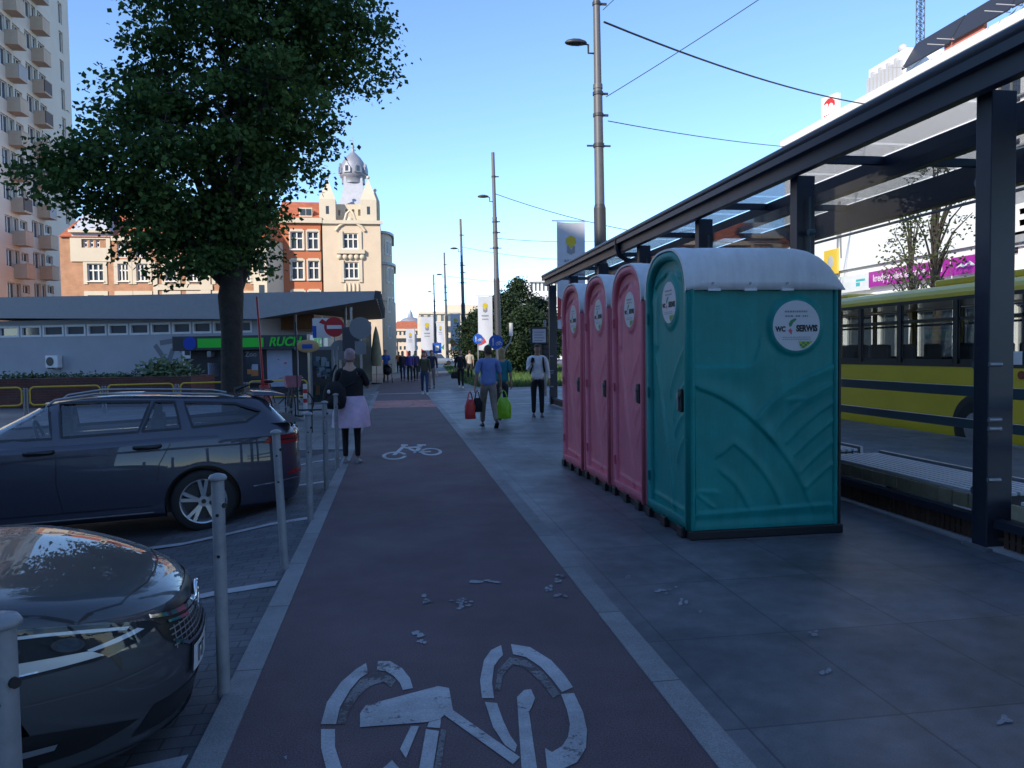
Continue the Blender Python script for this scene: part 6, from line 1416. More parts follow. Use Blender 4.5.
# estate car (local x forward)
M_navy = mat('navy_car_paint', (0.032, 0.036, 0.060), .45, .25, coat=1.0); M_grey = mat('graphite_car_paint', (0.045, 0.052, 0.063), .5, .3, coat=1.0)
SW_ = [[(.88, 1.012), (.60, 1.165), (.32, 1.315), (.10, 1.345), (.06, 1.02)], [(-.02, 1.025), (.01, 1.345), (-.30, 1.35), (-.80, 1.335), (-.68, 1.045)], [(-.715, 1.047), (-.835, 1.333), (-1.02, 1.325), (-1.07, 1.06)], [(-1.18, 1.065), (-1.11, 1.318), (-1.60, 1.285), (-1.86, 1.19), (-1.70, 1.095)]]
ec = thing('estate_car', 'dark navy estate car parked side on with its tail to the path', 'car', (-3.4, 8.66, -0.187), R(180+15.5))
body, bb, bg, shf = car(ec, M_navy, side_win=SW_, estate=True, roof=1.405)
for s in ('+y', '-y'):
    m = [strip(bb, [(.02, .96), (.03, .6), (-.02, .32)], .008, s), strip(bb, [(1.0, .92), (1.02, .6), (.98, .3)], .008, s), strip(bb, [(-1.0, .98), (-.86, .72), (-.84, .55)], .008, s), strip(bb, [(1.0, .31), (-.78, .31)], .008, s)]
    for q in m: q.build('panel_gap', M_trim, ec)
    q = strip(bb, [(2.0, .70), (1.0, .80), (0, .845), (-1.2, .87), (-2.05, .875)], .020, s, .007); q.build('crease', M_navy, ec)
    strip(bb, [(.95, .245), (-.80, .245)], .012, s, .005).build('sill_trim', M_steel, ec)
    yy = (.905 if s == '+y' else -.905)
    for x in (.16, -.76):
        b = MB(); b.tube([(x+.115, yy*.97, .895), (x+.09, yy*1.025, .898), (x-.09, yy*1.025, .902), (x-.115, yy*.97, .902)], .021, 8); b.build('door_handle', M_trim, ec)
    b = MB(); b.sphere((.98, yy*1.10, 1.04), .10, .12, .075, 14, 8); b.bar((1.0, yy*.93, 1.0), (.99, yy*1.06, 1.03), .05, .05); b.build('mirror', M_navy, ec)
    wrap(bb, [(-1.86, .86), (-2.05, .84), (-2.45, .83), (-2.45, .96), (-2.2, 1.0), (-1.98, .97)], [], s, .007, .05).build('tail_lamp', M_tail, ec)
    wrap(bb, [(-1.92, .885), (-2.08, .872), (-2.45, .872), (-2.45, .888), (-2.1, .89)], [], s, .010, .05).build('lamp_strip', M_trim, ec)
    strip(bb, [(-1.75, .42), (-2.15, .45), (-2.4, .45)], .014, s, .005).build('bumper_trim', M_chrome, ec)
    wrap(bb, [(-2.10, .50), (-2.5, .50), (-2.5, .545), (-2.16, .545)], [], s, .006, .04).build('reflector', M_tail, ec)
    wrap(bb, [(1.86, .60), (2.1, .58), (2.5, .60), (2.5, .68), (2.1, .70)], [], s, .006, .05).build('headlight', M_refl, ec)
    b = MB(); sg = .60 if s == '+y' else -.60; rp = []
    for x, dz in ((.12, .004), (.05, .03), (-.3, .035), (-.7, .035), (-1.1, .035), (-1.45, .03), (-1.6, .004)):
        q_ = bg.ray_cast(Vector((x, sg*.93, 4)), Vector((0, 0, -1)), 9)[0]; rp.append(q_+Vector((0, 0, dz)))
    b.tube(rp, .012, 8); b.build('roof_rail', M_steel, ec)
b = MB(); rr = []
for x, z, h in ((-1.80, 1.375, .022), (-2.0, 1.365, .022), (-2.13, 1.345, .012)): rr.append([(x, -.55, z-h), (x, .55, z-h), (x, .52, z+h), (x, -.52, z+h)])
b.rings(rr); b.build('roof_spoiler', M_navy, ec, bevel=.01)
wrap(bb, [(-.26, .62), (.26, .62), (.26, .73), (-.26, .73)], [], '-x', .008).build('number_plate', M_plate, ec)
b = MB(); b.tube([(-1.65, 0, 1.40), (-1.75, 0, 1.44), (-1.82, 0, 1.45)], [.03, .02, .006], 8); b.build('aerial', M_trim, ec)
# near car, nose towards the path
SW2 = [[(.95, 1.0), (.45, 1.20), (.15, 1.33), (.02, 1.33), (-.05, 1.02)], [(-.13, 1.02), (-.06, 1.33), (-.7, 1.32), (-1.15, 1.20), (-1.25, 1.07)]]
hc = thing('hatchback_car', 'dark graphite car nosing in at the lower left, bonnet and headlight in view', 'car', (-3.10, 3.22, -0.125), R(10))
body, bb, bg, shf = car(hc, M_grey, xf=2.24, xr=-2.13, W=.90, nose=.745, cowl=.875, tail=.95, roof=1.46, bul=.3, ws0=1.42, ws1=.25, rw0=-2.0, rw1=-1.5, wb=(1.38, -1.28), nf=2.75, side_win=SW2)
for s, sg in (('+x', 1), ('+x', -1)):
    f = lambda pts: [(sg*a, c) for a, c in pts]
    lf = lambda pts: [(sg*a, c+.075*ss(.48, .86, abs(a))) for a, c in pts]
    hl = lf([(.40, .668), (.50, .635), (.60, .600), (.70, .575), (.79, .572), (.845, .605), (.875, .68), (.880, .735), (.82, .752), (.68, .745), (.52, .72), (.42, .69)])
    hh = wrap(bb, hl, [], '+x', .004, .025).build('headlight', mat('lamp_housing', (0.02, 0.022, 0.026), .6, spec=.2), hc)
    wrap(bb, lf([(.58, .618), (.70, .588), (.785, .584), (.835, .615), (.864, .68), (.870, .735), (.80, .735), (.775, .70), (.765, .655), (.72, .632), (.60, .642)]), [], '+x', .009, .02).build('reflector', M_refl, hh)
    wrap(bb, lf([(.46, .672), (.54, .655), (.60, .637), (.605, .647), (.54, .672), (.48, .685)]), [], '+x', .009, .02).build('light_guide', M_white, hh)
    wrap(bb, lf([(.50, .700), (.66, .728), (.82, .738), (.82, .730), (.66, .716), (.51, .69)]), [], '+x', .010, .02).build('light_guide', M_white, hh)
    for cy, r_ in ((.63, .026), (.72, .028)):
        wrap(bb, lf([(cy+r_*math.cos(2*math.pi*i/18), .676+r_*math.sin(2*math.pi*i/18)) for i in range(18)]), [], '+x', .012, .012).build('projector', M_dark, hh); wrap(bb, lf([(cy+r_*.75*math.cos(2*math.pi*i/18), .676+r_*.75*math.sin(2*math.pi*i/18)) for i in range(18)]), [], '+x', .016, .012).build('projector_lens', M_pane, hh)
    wrap(bb, [(a*(.985), c*.99+.006) for a, c in hl], [], '+x', .022, .025).build('lens', M_lens, hh)
    wrap(bb, f([(.50, .34), (.60, .30), (.76, .30), (.85, .40), (.83, .455), (.72, .43)]), [], '+x', .004, .03).build('fog_recess', M_trim, hc)
    wrap(bb, f([(.66, .345), (.74, .352), (.80, .385), (.79, .40), (.73, .375), (.66, .365)]), [], '+x', .010, .02).build('fog_lamp', M_refl, hc)
    strip(bb, f([(.44, .53), (.60, .52), (.78, .535), (.86, .57)]), .008, '+x', .005).build('crease', M_grey, hc)
    strip(bb, [(2.0, sg*.55), (1.7, sg*.66), (1.3, sg*.72), (1.05, sg*.76)], .007, '+z', .002).build('panel_gap', M_trim, hc)
strip(bb, [(1.55, -.80), (1.80, -.68), (1.99, -.45), (2.05, -.2), (2.06, 0), (2.05, .2), (1.99, .45), (1.80, .68), (1.55, .80)], .007, '+z', .002).build('panel_gap', M_trim, hc)
wrap(bb, [(-.42, .685), (-.40, .60), (-.30, .535), (.30, .535), (.40, .60), (.42, .685), (.30, .715), (-.30, .715)], [], '+x', .004, .03).build('grille', M_trim, hc)
gr = [o for o in hc.children if o.name.startswith('grille')][0]
ms_ = [strip(bb, [(-.37, z), (.37, z)], .005, '+x', .008, 24) for z in (.56, .582, .604, .626)]+[strip(bb, [(x, .545), (x+.02, .635)], .005, '+x', .008) for x in [i*.036-.36 for i in range(20)]]
merge(*ms_).build('mesh_bars', M_steel, gr)
for sg in (-1, 1):
    wrap(bb, [(sg*a, c) for a, c in ((.06, .668), (.20, .672), (.34, .690), (.43, .712), (.43, .700), (.34, .672), (.20, .652), (.06, .645))], [], '+x', .014, .02).build('chrome_wing', M_chrome, hc)
    wrap(bb, [(sg*a, c) for a, c in ((.10, .640), (.24, .645), (.36, .662), (.36, .652), (.24, .632), (.10, .628))], [], '+x', .012, .02).build('chrome_wing', M_chrome, hc)
    wrap(bb, [(sg*a, c) for a, c in ((.0, .538), (.28, .543), (.36, .585), (.375, .578), (.29, .53), (.0, .525))], [], '+x', .012, .02).build('grille_surround', M_chrome, hc)
h_, n_, _, _ = bb.ray_cast(Vector((4, 0, .655)), Vector((-1, 0, 0)), 9); b = MB()
b.tube([(h_.x+.02, .062*math.cos(a), .655+.062*math.sin(a)) for a in [2*math.pi*i/24 for i in range(25)]], .010, 6, False); b.bar((h_.x+.02, -.07, .64), (h_.x+.02, .07, .67), .014, .014); b.build('badge', M_chrome, hc)
np2 = wrap(bb, [(-.26, .405), (.26, .405), (.26, .515), (-.26, .515)], [], '+x', .014, .03).build('number_plate', M_plate, hc)
ms_ = []
for i in range(7):
    if i == 2: continue
    y = -.20+i*.062; ms_ += [strip(bb, [(y, .425), (y, .497)], .012, '+x', .017, 2), strip(bb, [(y, .49), (y+.04, .49)], .012, '+x', .017, 2), strip(bb, [(y+.036, .43), (y+.036, .46)], .012, '+x', .017, 2)]
merge(*ms_).build('plate_marks', M_ink, np2)
strip(bb, [(-.27, .40), (.27, .40), (.27, .52), (-.27, .52), (-.27, .40)], .012, '+x', .012).build('plate_frame', M_trim, np2)
wrap(bb, [(-.50, .27), (.50, .27), (.46, .37), (-.46, .37)], [], '+x', .004, .05).build('lower_intake', M_trim, hc)
strip(bb, [(-.85, .33), (-.74, .25), (-.45, .225), (.45, .225), (.74, .25), (.85, .33)], .018, '+x', .010, 8).build('lower_lip', M_dark, hc)
for s in (-1, 1): b = MB(); b.sphere((.72, s*1.0, 1.04), .09, .11, .075, 14, 8); b.bar((.74, s*.84, .98), (.72, s*.95, 1.02), .06, .06); b.build('mirror', M_grey, hc)
for s in (-.1, .5): b = MB(); b.tube([(1.27, s, .985), (1.0, s-.35, 1.07), (.88, s-.55, 1.14)], .010, 6); b.build('wiper', M_trim, hc)
# small far cars behind the trees
def simplecar(label, loc, rot, pm):
    t = thing('parked_car', label, 'car', loc, rot, 'cars parked beyond the grass'); b = MB()
    rr = [srow(2.0, -2.0, .80, .2), srow(2.1, -2.1, .88, .35), srow(2.1, -2.1, .88, .62), srow(2.0, -2.05, .84, lambda x, y: .78+.1*(1-ss(.8, 2, x))), srow(1.5, -1.8, .6, lambda x, y: .82+.1*(1-ss(.8, 2, x)))]; b.rings(rr); b.build('body', pm, t)
    b = MB(); b.rings([[(x*.5-.25, y, .85) for x, y, _ in srow(2.5, -3.2, .78, 0)], [(x*.36-.3, y, 1.42) for x, y, _ in srow(2.3, -3.0, .60, 0)]]); b.build('window', M_pane, t)
    b = MB(); b.rings([[(x*.36-.3, y, 1.425) for x, y, _ in srow(2.3, -3.0, .60, 0)], [(x*.3-.3, y, 1.47) for x, y, _ in srow(2.3, -3.0, .5, 0)]]); b.build('roof', pm, t)
    for x in (1.3, -1.3):
        for s in (-1, 1): b = MB(); b.cyl((x, s*.68, .3), (x, s*.885, .3), .30, n=18); b.build('wheel', M_rubber, t)
    for s in (-1, 1): b = MB(); b.sphere((2.02, s*.6, .66), .08, .18, .08, 10, 6); b.build('headlight', M_swhite, t)
    b = MB(); b.box(-2.14, -2.08, -.25, .25, .5, .62); b.build('number_plate', M_plate, t)
    return t
p = G(516, 372); simplecar('dark blue car facing the camera under the dark trees', (p.x, p.y, 0), R(-95), mat('blue_car_paint', (0.02, 0.03, 0.12), .3, .3, coat=.8))
p = G(440, 366); simplecar('pale car on the street beyond the third tram pole', (p.x, p.y+6, 0), R(10), mat('silver_car_paint', (0.35, 0.37, 0.40), .3, .5, coat=.8))
# ---------------------------------------------------------------- people
M_skin = mat('skin', (0.42, 0.24, 0.17), .5); M_skin2 = mat('skin_tanned', (0.33, 0.18, 0.12), .5)
def hairm(n, c): return mat('hair_'+n, c, .6, vary=.3, scale=30)
def clothm(n, c): return mat('cloth_'+n, c, .85, vary=.18, scale=7, bump=.25, bscale=30)
M_shoe = mat('shoe_black', (0.015, 0.015, 0.017), .5); M_shoew = mat('shoe_pale', (0.45, 0.44, 0.42), .6); M_eye = mat('eye_dark', (.02, .015, .012), .3)
HANDS = {}
def person(label, loc, face, h=1.72, top=None, bottom=None, hair=None, shoe=None, skinm=None, legs=(0, 0, 0, 0), arms=((0, 4, 8), (0, 4, 8)), sleeve='short', skirt=None, skirtlen=.5, female=False, hairlen='short', girth=1.0, coat_len=.06, turn=0, group=None, key=None, lean=0):
    """local: +Y is the way the figure faces, +X its right side"""
    t = thing('person', label, 'person', loc, face, group); k = h/1.75; skinm = skinm or M_skin
    g = girth
    hip = .92; th, ca = .43, .43
    def leg(s, a, kn):
        a = R(a); kn = R(kn); H = Vector((s*.095, 0, hip)); K = H+Vector((0, math.sin(a), -math.cos(a)))*th; A = K+Vector((0, math.sin(a-kn), -math.cos(a-kn)))*ca; return H, K, A, a-kn
    L = {s: leg(s, legs[0 if s < 0 else 2], legs[1 if s < 0 else 3]) for s in (-1, 1)}
    low = min(L[s][2].z for s in L)-.075; off = Vector((0, 0, -low))
    for s in L: L[s] = (L[s][0]+off, L[s][1]+off, L[s][2]+off, L[s][3])
    lv = R(lean)
    def sp_(x, y, z): v = Vector((x, y, z-hip)); c, q = math.cos(lv), math.sin(lv); return Vector((v.x, v.y*c+v.z*q, v.z*c-v.y*q+hip))+off
    sw = .175 if female else .20
    def arm(s, f_, o_, e_):
        S = sp_(s*sw, 0, 1.42); a = R(f_); o = R(o_); d = Vector((s*math.sin(o), math.sin(a)*math.cos(o), -math.cos(a)*math.cos(o))); E = S+d*.29
        a2 = R(f_+e_); ins = -.25*s*min(1, e_/90) if e_ > 30 else s*math.sin(o)*.6; d2 = Vector((ins, math.sin(a2), -math.cos(a2))).normalized(); Wr = E+d2*.25; return S, E, Wr, d2
    A = {s: arm(s, *arms[0 if s < 0 else 1]) for s in (-1, 1)}
    P0, P1, P2, P3, P4 = sp_(0, 0, .95), sp_(0, .01, 1.12), sp_(0, .01, 1.30), sp_(0, 0, 1.43), sp_(0, -.005, 1.52); HC = sp_(0, .02, 1.57)
    V = [P0, P1, P2, P3, P4, sp_(0, .02, 1.60)]; E = [(0, 1), (1, 2), (2, 3), (3, 4), (4, 5)]; Rd = [(.15*g, .11*g), (.135*g, .095*g), (.155*g, .105*g), (.10, .075), (.055, .055), (.055, .06)]
    for s in (-1, 1):
        i = len(V); V += [L[s][0], L[s][1], L[s][2]]; E += [(0, i), (i, i+1), (i+1, i+2)]; Rd += [.088*g, .055, .038]
        
        i = len(V); V += [A[s][0], A[s][1], A[s][2]]; E += [(3, i), (i, i+1), (i+1, i+2)]; Rd += [.055, .040, .026]
    mb = MB(); mb.mesh(skin([tuple(v) for v in V], E, Rd, 0, 1))
    # head: ellipsoid with jaw, nose, ears
    hc = sp_(0, .02, 1.655); tn = R(turn); rot = Matrix.Translation(hc) @ Matrix.Rotation(tn, 4, 'Z') @ Matrix.Rotation(-lv*.3, 4, 'X')
    hd = MB(); rr = []
    for z, rx, ry, yo in ((-.125, .022, .03, .035), (-.115, .042, .052, .03), (-.08, .060, .078, .012), (-.03, .069, .092, .003), (.02, .073, .099, 0), (.06, .070, .095, -.004), (.09, .056, .076, -.006), (.11, .032, .044, -.008), (.118, .008, .01, -.008)):
        rr.append([(rx*math.cos(2*math.pi*i/16), yo+ry*math.sin(2*math.pi*i/16), z) for i in range(16)])
    hd.rings(rr); hd.add([(-.012, .088, .012), (.012, .088, .012), (.017, .094, -.03), (-.017, .094, -.03), (0, .122, -.022)], [(0, 1, 4), (1, 2, 4), (2, 3, 4), (3, 0, 4)]); hd.sphere((.074, -.005, -.005), .012, .022, .032, 8, 6); hd.sphere((-.074, -.005, -.005), .012, .022, .032, 8, 6)
    hd.v = [tuple(rot @ Vector(p)) for p in hd.v]; mb.add(hd.v, hd.f, True)
    # hands with five fingers
    for s in (-1, 1):
        Wr, d = A[s][2], A[s][3]; sd = Vector((0, 1, 0)) if abs(d.y) < .8 else Vector((0, 0, 1)); side = (sd-d*sd.dot(d)).normalized(); nr = d.cross(side)*s   # side = thumb side
        pc_ = Wr+d*.045; rr = []
        for f_, w_, h_ in ((-.02, .024, .020), (.02, .034, .018), (.06, .040, .016), (.088, .038, .012)):
            c = Wr+d*f_; rr.append([c+side*(w_*math.cos(2*math.pi*i/10))+nr*(h_*math.sin(2*math.pi*i/10)) for i in range(10)])
        mb.rings(rr)
        for q, ln in ((.030, .070), (.010, .080), (-.010, .074), (-.029, .058)):
            b0 = Wr+d*.082+side*q; curl = -nr*s*0+(-nr); p1 = b0+d*ln*.45-nr*ln*.10; p2 = p1+d*ln*.30-nr*ln*.25; p3 = p2+d*ln*.12-nr*ln*.25; mb.tube([b0-d*.02, b0, p1, p2, p3], [.0095, .0095, .009, .008, .006], 6)
        b0 = Wr+d*.03+side*.026; mb.tube([b0, b0+side*.03+d*.025-nr*.008, b0+side*.036+d*.055-nr*.02, b0+side*.03+d*.075-nr*.028], [.012, .011, .010, .007], 6)
    fin = lambda m: setattr(m, 'v', [tuple(Vector(p)*k) for p in m.v]) or m
    fin(mb).build('body', skinm, t)
    e = MB(); 
    for x in (-.030, .030): e.sphere((x, .0875, .012), .011, .006, .007, 8, 5); e.bar((x-.014, .093, .034), (x+.014, .093, .034), .008, .005)
    e.v = [tuple(rot @ Vector(p)) for p in e.v]; fin(e).build('eyes', M_eye, t)
    mo = MB(); mo.box(-.022, .022, .086, .0955, -.067, -.058); mo.v = [tuple(rot @ Vector(p)) for p in mo.v]; fin(mo).build('mouth', mat('lips', (.28, .10, .09), .5), t)
    # hair
    hb = MB(); rr = []; longh = hairlen != 'short'
    for z, rx, ry, yo in ((-.155 if longh else -.06, .066, .060, -.045), (-.10 if longh else -.04, .078, .072, -.036), (-.03, .080, .080, -.030), (.02, .082, .092, -.018), (.06, .081, .104, -.006), (.092, .068, .090, -.006), (.116, .044, .060, -.008), (.130, .010, .016, -.008)):
        rr.append([(rx*(1+.03*random.uniform(-1, 1))*math.cos(2*math.pi*i/18), yo+ry*(1+.03*random.uniform(-1, 1))*math.sin(2*math.pi*i/18), z) for i in range(18)])
    hb.rings(rr); hb.v = [tuple(rot @ Vector(p)) for p in hb.v]
    if hairlen == 'bun': hb.sphere(tuple(rot @ Vector((0, -.10, .06))), .05)
    fin(hb).build('hair', hair, t)
    # top
    V = [sp_(0, 0, .93-coat_len), sp_(0, .005, 1.02), P1, P2, P3+Vector((0, 0, .012)), P3+Vector((0, 0, .045))]; E = [(0, 1), (1, 2), (2, 3), (3, 4), (4, 5)]; m = .018
    Rd = [(.165*g+m, .125*g+m), (.158*g+m, .118*g+m), (.145*g+m, .105*g+m), (.160*g+m, .112*g+m), (.115, .09), (.066, .066)]
    for s in (-1, 1):
        S, El, Wr, d = A[s]; i = len(V); V.append(S); E.append((4, i)); Rd.append(.072)
        if sleeve == 'short': V.append(S.lerp(El, .95)); E.append((i, i+1)); Rd.append(.064)
        else: V += [El, El.lerp(Wr, .95)]; E += [(i, i+1), (i+1, i+2)]; Rd += [.055, .040]
    tb = MB(); tb.mesh(skin([tuple(v) for v in V], E, Rd, 0, 1)); fin(tb).build('top', top, t)
    # trousers
    V = [sp_(0, 0, 1.04), sp_(0, 0, .93)]; E = [(0, 1)]; Rd = [(.152*g+.008, .112*g+.008), (.158*g+.008, .118*g+.008)]
    for s in (-1, 1):
        i = len(V); Hh, K, An, _ = L[s]; V += [Hh+Vector((0, 0, -.03)), K, An+Vector((0, 0, .01))]; E += [(1, i), (i, i+1), (i+1, i+2)]; Rd += ([.100*g, .070, .056] if bottom is not None and not skirt else [.092*g, .059, .043])
    lb = MB(); lb.mesh(skin([tuple(v) for v in V], E, Rd, 0, 1)); fin(lb).build('trousers', bottom, t)
    if skirt:
        sb_ = MB(); c0 = sp_(0, 0, 0); rr = []; n = 28
        for z, rx, ry in ((1.04, .155, .12), (.98, .175, .14), (.90, .195, .165), (.75, .215, .195), (.92-skirtlen, .225, .215)):
            rr.append([((rx*g+.008*math.sin(i*2.3)*(1.04-z)*2)*math.cos(2*math.pi*i/n), (ry*g+.008*math.sin(i*1.7)*(1.04-z)*2)*math.sin(2*math.pi*i/n), z+off.z) for i in range(n)])
        sb_.rings(rr, cap=False); fin(sb_).build('skirt', skirt, t)
    # shoes
    for s in (-1, 1):
        An = L[s][2]; pit = L[s][3]; M_ = Matrix.Translation(An) @ Matrix.Rotation(min(0.9, max(-.2, -pit if pit < 0 else 0))*-1, 4, 'X'); q = MB(); rr = []
        for y, w, h_ in ((-.085, .022, .03), (-.07, .036, .075), (0, .040, .085), (.07, .046, .055), (.13, .047, .04), (.17, .036, .028), (.185, .012, .015)):
            rr.append([(w*math.cos(a), y, -.075+(h_*math.sin(a) if math.sin(a) > 0 else 0)) for a in [2*math.pi*i/12 for i in range(12)]])
        q.rings(rr); q.v = [tuple(M_ @ Vector(p)) for p in q.v]; fin(q).build('shoe', shoe or M_shoe, t)
    t['_off'] = off.z
    hands = {s: (A[s][2]+A[s][3]*.10)*k for s in A}
    del t['_off']
    return t, hands, (lambda x, y, z: sp_(x, y, z)*k)
def wpt(t, v): return Matrix.Translation(t.location) @ Matrix.Rotation(t.rotation_euler.z, 4, 'Z') @ Vector(v)
M_blk = clothm('black', (0.010, 0.010, 0.012)); M_pnk = clothm('pale_pink', (0.60, 0.45, 0.58)); M_hpink = hairm('pinkish_grey', (0.30, 0.20, 0.20)); M_hbr = hairm('brown', (0.045, 0.025, 0.016)); M_hbl = hairm('blond', (0.32, 0.22, 0.10)); M_hgr = hairm('grey', (0.12, 0.10, 0.09))
w1 = G(352, 463); P_, hn, sf = person('woman with pinkish hair in black top, pale pink skirt and black leggings, seen from behind', (w1.x, w1.y, 0), R(-8), 1.64, M_blk, M_blk, M_hpink, mat('shoe_checked', (0.18, 0.18, 0.20), .6, vary=.6, scale=60), arms=((12, 10, 15), (30, 14, 70)), skirt=M_pnk, skirtlen=.36, female=True, hairlen='short', girth=1.32, coat_len=.02)
# black backpack hanging off her left shoulder
bk = thing('backpack', 'black backpack hanging low behind the woman in the pink skirt', 'backpack', wpt(P_, (-.17, -.27, .82)), R(-8)); b = MB(); rr = []
for z, w, d in ((0, .09, .06), (.02, .14, .09), (.14, .165, .11), (.28, .15, .10), (.36, .10, .07), (.39, .04, .03)): rr.append([(w*math.copysign(abs(math.cos(a))**.7, math.cos(a)), d*math.copysign(abs(math.sin(a))**.7, math.sin(a)), z) for a in [2*math.pi*i/20 for i in range(20)]])
b.rings(rr); b.build('bag', M_blk, bk); b = MB(); b.sphere((0, -.09, .12), .10, .05, .09); b.build('pocket', M_blk, bk); b = MB()
b.tube([(-.08, .08, .34), (-.06, .16, .52), (-.02, .22, .62)], .018, 6); b.tube([(.10, .06, .30), (.26, .16, .36), (.36, .20, .52)], .012, 6); b.build('strap', M_blk, bk)
b = MB(); b.sphere((-.06, -.115, .25), .022, .012, .03); b.build('tag', M_swhite, bk)
m1 = G(489, 427); M_lbl = clothm('light_blue', (0.16, 0.24, 0.52)); M_bei = clothm('beige', (0.20, 0.17, 0.14))
P_, hn, sf = person('man in light blue shirt and beige trousers walking away with shopping bags', (m1.x, m1.y, 0), R(4), 1.74, M_lbl, M_bei, M_hbr, M_shoe, legs=(18, 4, -14, 22), arms=((-6, 12, 8), (6, 12, 8)), girth=1.1, skinm=M_skin2)
M_bagr = mat('red_plastic_bag', (0.50, 0.035, 0.035), .35, vary=.2, scale=9); M_bagg = mat('lime_plastic_bag', (0.22, 0.50, 0.015), .35, vary=.2, scale=9)
def bag(name, label, pos, m, w=.30, h=.40, d=.12, rot=0.0):
    t = thing(name, label, 'bag', pos, rot); b = MB(); rr = []
    for f, ww, dd in ((-.0, .5, .3), (-.12, .75, .7), (-.35, .92, 1.0), (-.7, 1.0, 1.0), (-.95, .95, .9), (-1, .85, .7)): rr.append([((w/2*ww)*math.cos(a)+.012*math.sin(a*3+f*9), (d/2*dd)*math.sin(a)+.008*math.cos(a*4+f*7), -.16+f*h) for a in [2*math.pi*i/24 for i in range(24)]])
    b.rings(rr); b.build('sack', m, t)
    for y in (-.012, .012): b = MB(); b.tube([(-w*.22, y, -.17), (-w*.12, y, -.05), (0, y, .0), (w*.12, y, -.05), (w*.22, y, -.17)], .010, 6); b.build('handle', m, t)
    return t
hl = wpt(P_, hn[-1]); hr_ = wpt(P_, hn[1])
bag('shopping_bag', 'red shopping bag in the left hand of the man in light blue', (hl.x-.10, hl.y, hl.z), M_bagr, .26, .42, .14, R(20)); bag('shopping_bag', 'small black bag in the left hand of the man in light blue', (hl.x+.06, hl.y+.05, hl.z+.02), M_blk, .22, .30, .12); bag('shopping_bag', 'lime green shopping bag in the right hand of the man in light blue', (hr_.x+.05, hr_.y, hr_.z), M_bagg, .34, .46, .14)
w2 = G(499, 419); M_tl = clothm('teal', (0.012, 0.17, 0.22)); P_, hn, sf = person('blond woman in teal top walking beside the man in light blue', (w2.x+.08, w2.y, 0), R(0), 1.68, M_tl, clothm('dark_grey', (0.03, 0.03, 0.035)), M_hbl, M_shoe, legs=(-10, 12, 14, 3), arms=((8, 6, 10), (-8, 8, 10)), female=True, hairlen='bob', girth=1.08, coat_len=.05)
m2 = G(538, 417); M_wsh = clothm('white', (0.70, 0.69, 0.72)); P_, hn, sf = person('man in white shirt and black trousers with a backpack looking at his phone', (m2.x, m2.y, 0), R(176), 1.74, M_wsh, M_blk, M_hbr, M_shoe, legs=(3, 2, -3, 4), arms=((4, 10, 10), (18, 8, 105)), sleeve='long', girth=.98, skinm=M_skin2, turn=-10)
ph = wpt(P_, hn[1]); b = MB(); b.box(-.038, .038, -.006, .006, -.02, .13); o = b.build('phone', M_black, None, bevel=.004); o.location = (ph.x, ph.y+.0, ph.z); o.rotation_euler = (R(-35), 0, R(176)); tag(o, 'black phone held by the man in the white shirt', 'phone')
bk = thing('backpack', 'dark backpack worn by the man in the white shirt', 'backpack', wpt(P_, (0, -.22, 1.02)), R(176)); b = MB(); rr = []
for z, w, d in ((0, .12, .05), (.03, .16, .08), (.22, .165, .09), (.36, .14, .07), (.42, .08, .04)): rr.append([(w*math.cos(a), d*math.sin(a), z) for a in [2*math.pi*i/18 for i in range(18)]])
b.rings(rr); b.build('bag', M_blk, bk); b = MB()
for s in (-1, 1): b.tube([(s*.11, .05, .38), (s*.125, .18, .475), (s*.13, .30, .42), (s*.135, .365, .22), (s*.17, .25, .10), (s*.16, .05, .05)], .022, 6)
b.build('strap', M_blk, bk)
w3 = G(461, 388); P_, hn, sf = person('woman all in black walking by the grass verge', (w3.x, w3.y, 0), R(170), 1.70, M_blk, M_blk, M_hbr, M_shoew, legs=(8, 4, -8, 10), arms=((0, 10, 20), (-12, 12, 25)), sleeve='long', female=True, hairlen='bob')
hr_ = wpt(P_, hn[1]); bag('handbag', 'dark handbag carried by the woman in black', (hr_.x, hr_.y, hr_.z+.1), M_blk, .34, .3, .12)
w4 = G(425, 394.5); person('woman in olive jacket and blue jeans walking towards the camera', (w4.x, w4.y, 0), R(178), 1.66, clothm('olive', (0.06, 0.06, 0.035)), clothm('jeans', (0.03, 0.055, 0.12)), M_hbr, M_shoew, legs=(14, 3, -12, 16), arms=((10, 6, 12), (-8, 6, 12)), sleeve='long', female=True, hairlen='bob')
w5 = G(432, 388.5); person('person in navy jacket over white shirt and pale trousers behind the woman in jeans', (w5.x, w5.y, 0), R(176), 1.70, clothm('navy', (0.015, 0.02, 0.05)), clothm('pale', (0.22, 0.19, 0.18)), M_hbr, M_shoe, legs=(-10, 12, 12, 3), arms=((0, 8, 30), (10, 10, 30)), sleeve='long')
for px_, y, lab, tm, bm_, fa in ((403, 381, 'person in dark jacket and jeans, leftmost of the far group of three', (0.03, 0.03, 0.04), (0.03, 0.05, 0.10), 175), (410, 382, 'person in purple top, middle of the far group of three', (0.07, 0.05, 0.25), (0.02, 0.02, 0.025), 180), (416, 381, 'person in dark purple jacket, right of the far group of three', (0.05, 0.035, 0.12), (0.02, 0.02, 0.03), 172)):
    q = G(px_, y); person(lab, (q.x, q.y, 0), R(fa), 1.70, clothm(lab[:24], tm), clothm(lab[:20]+'b', bm_), M_hbr, M_shoe, legs=(10, 4, -10, 12), sleeve='long', female=True, hairlen='bob')
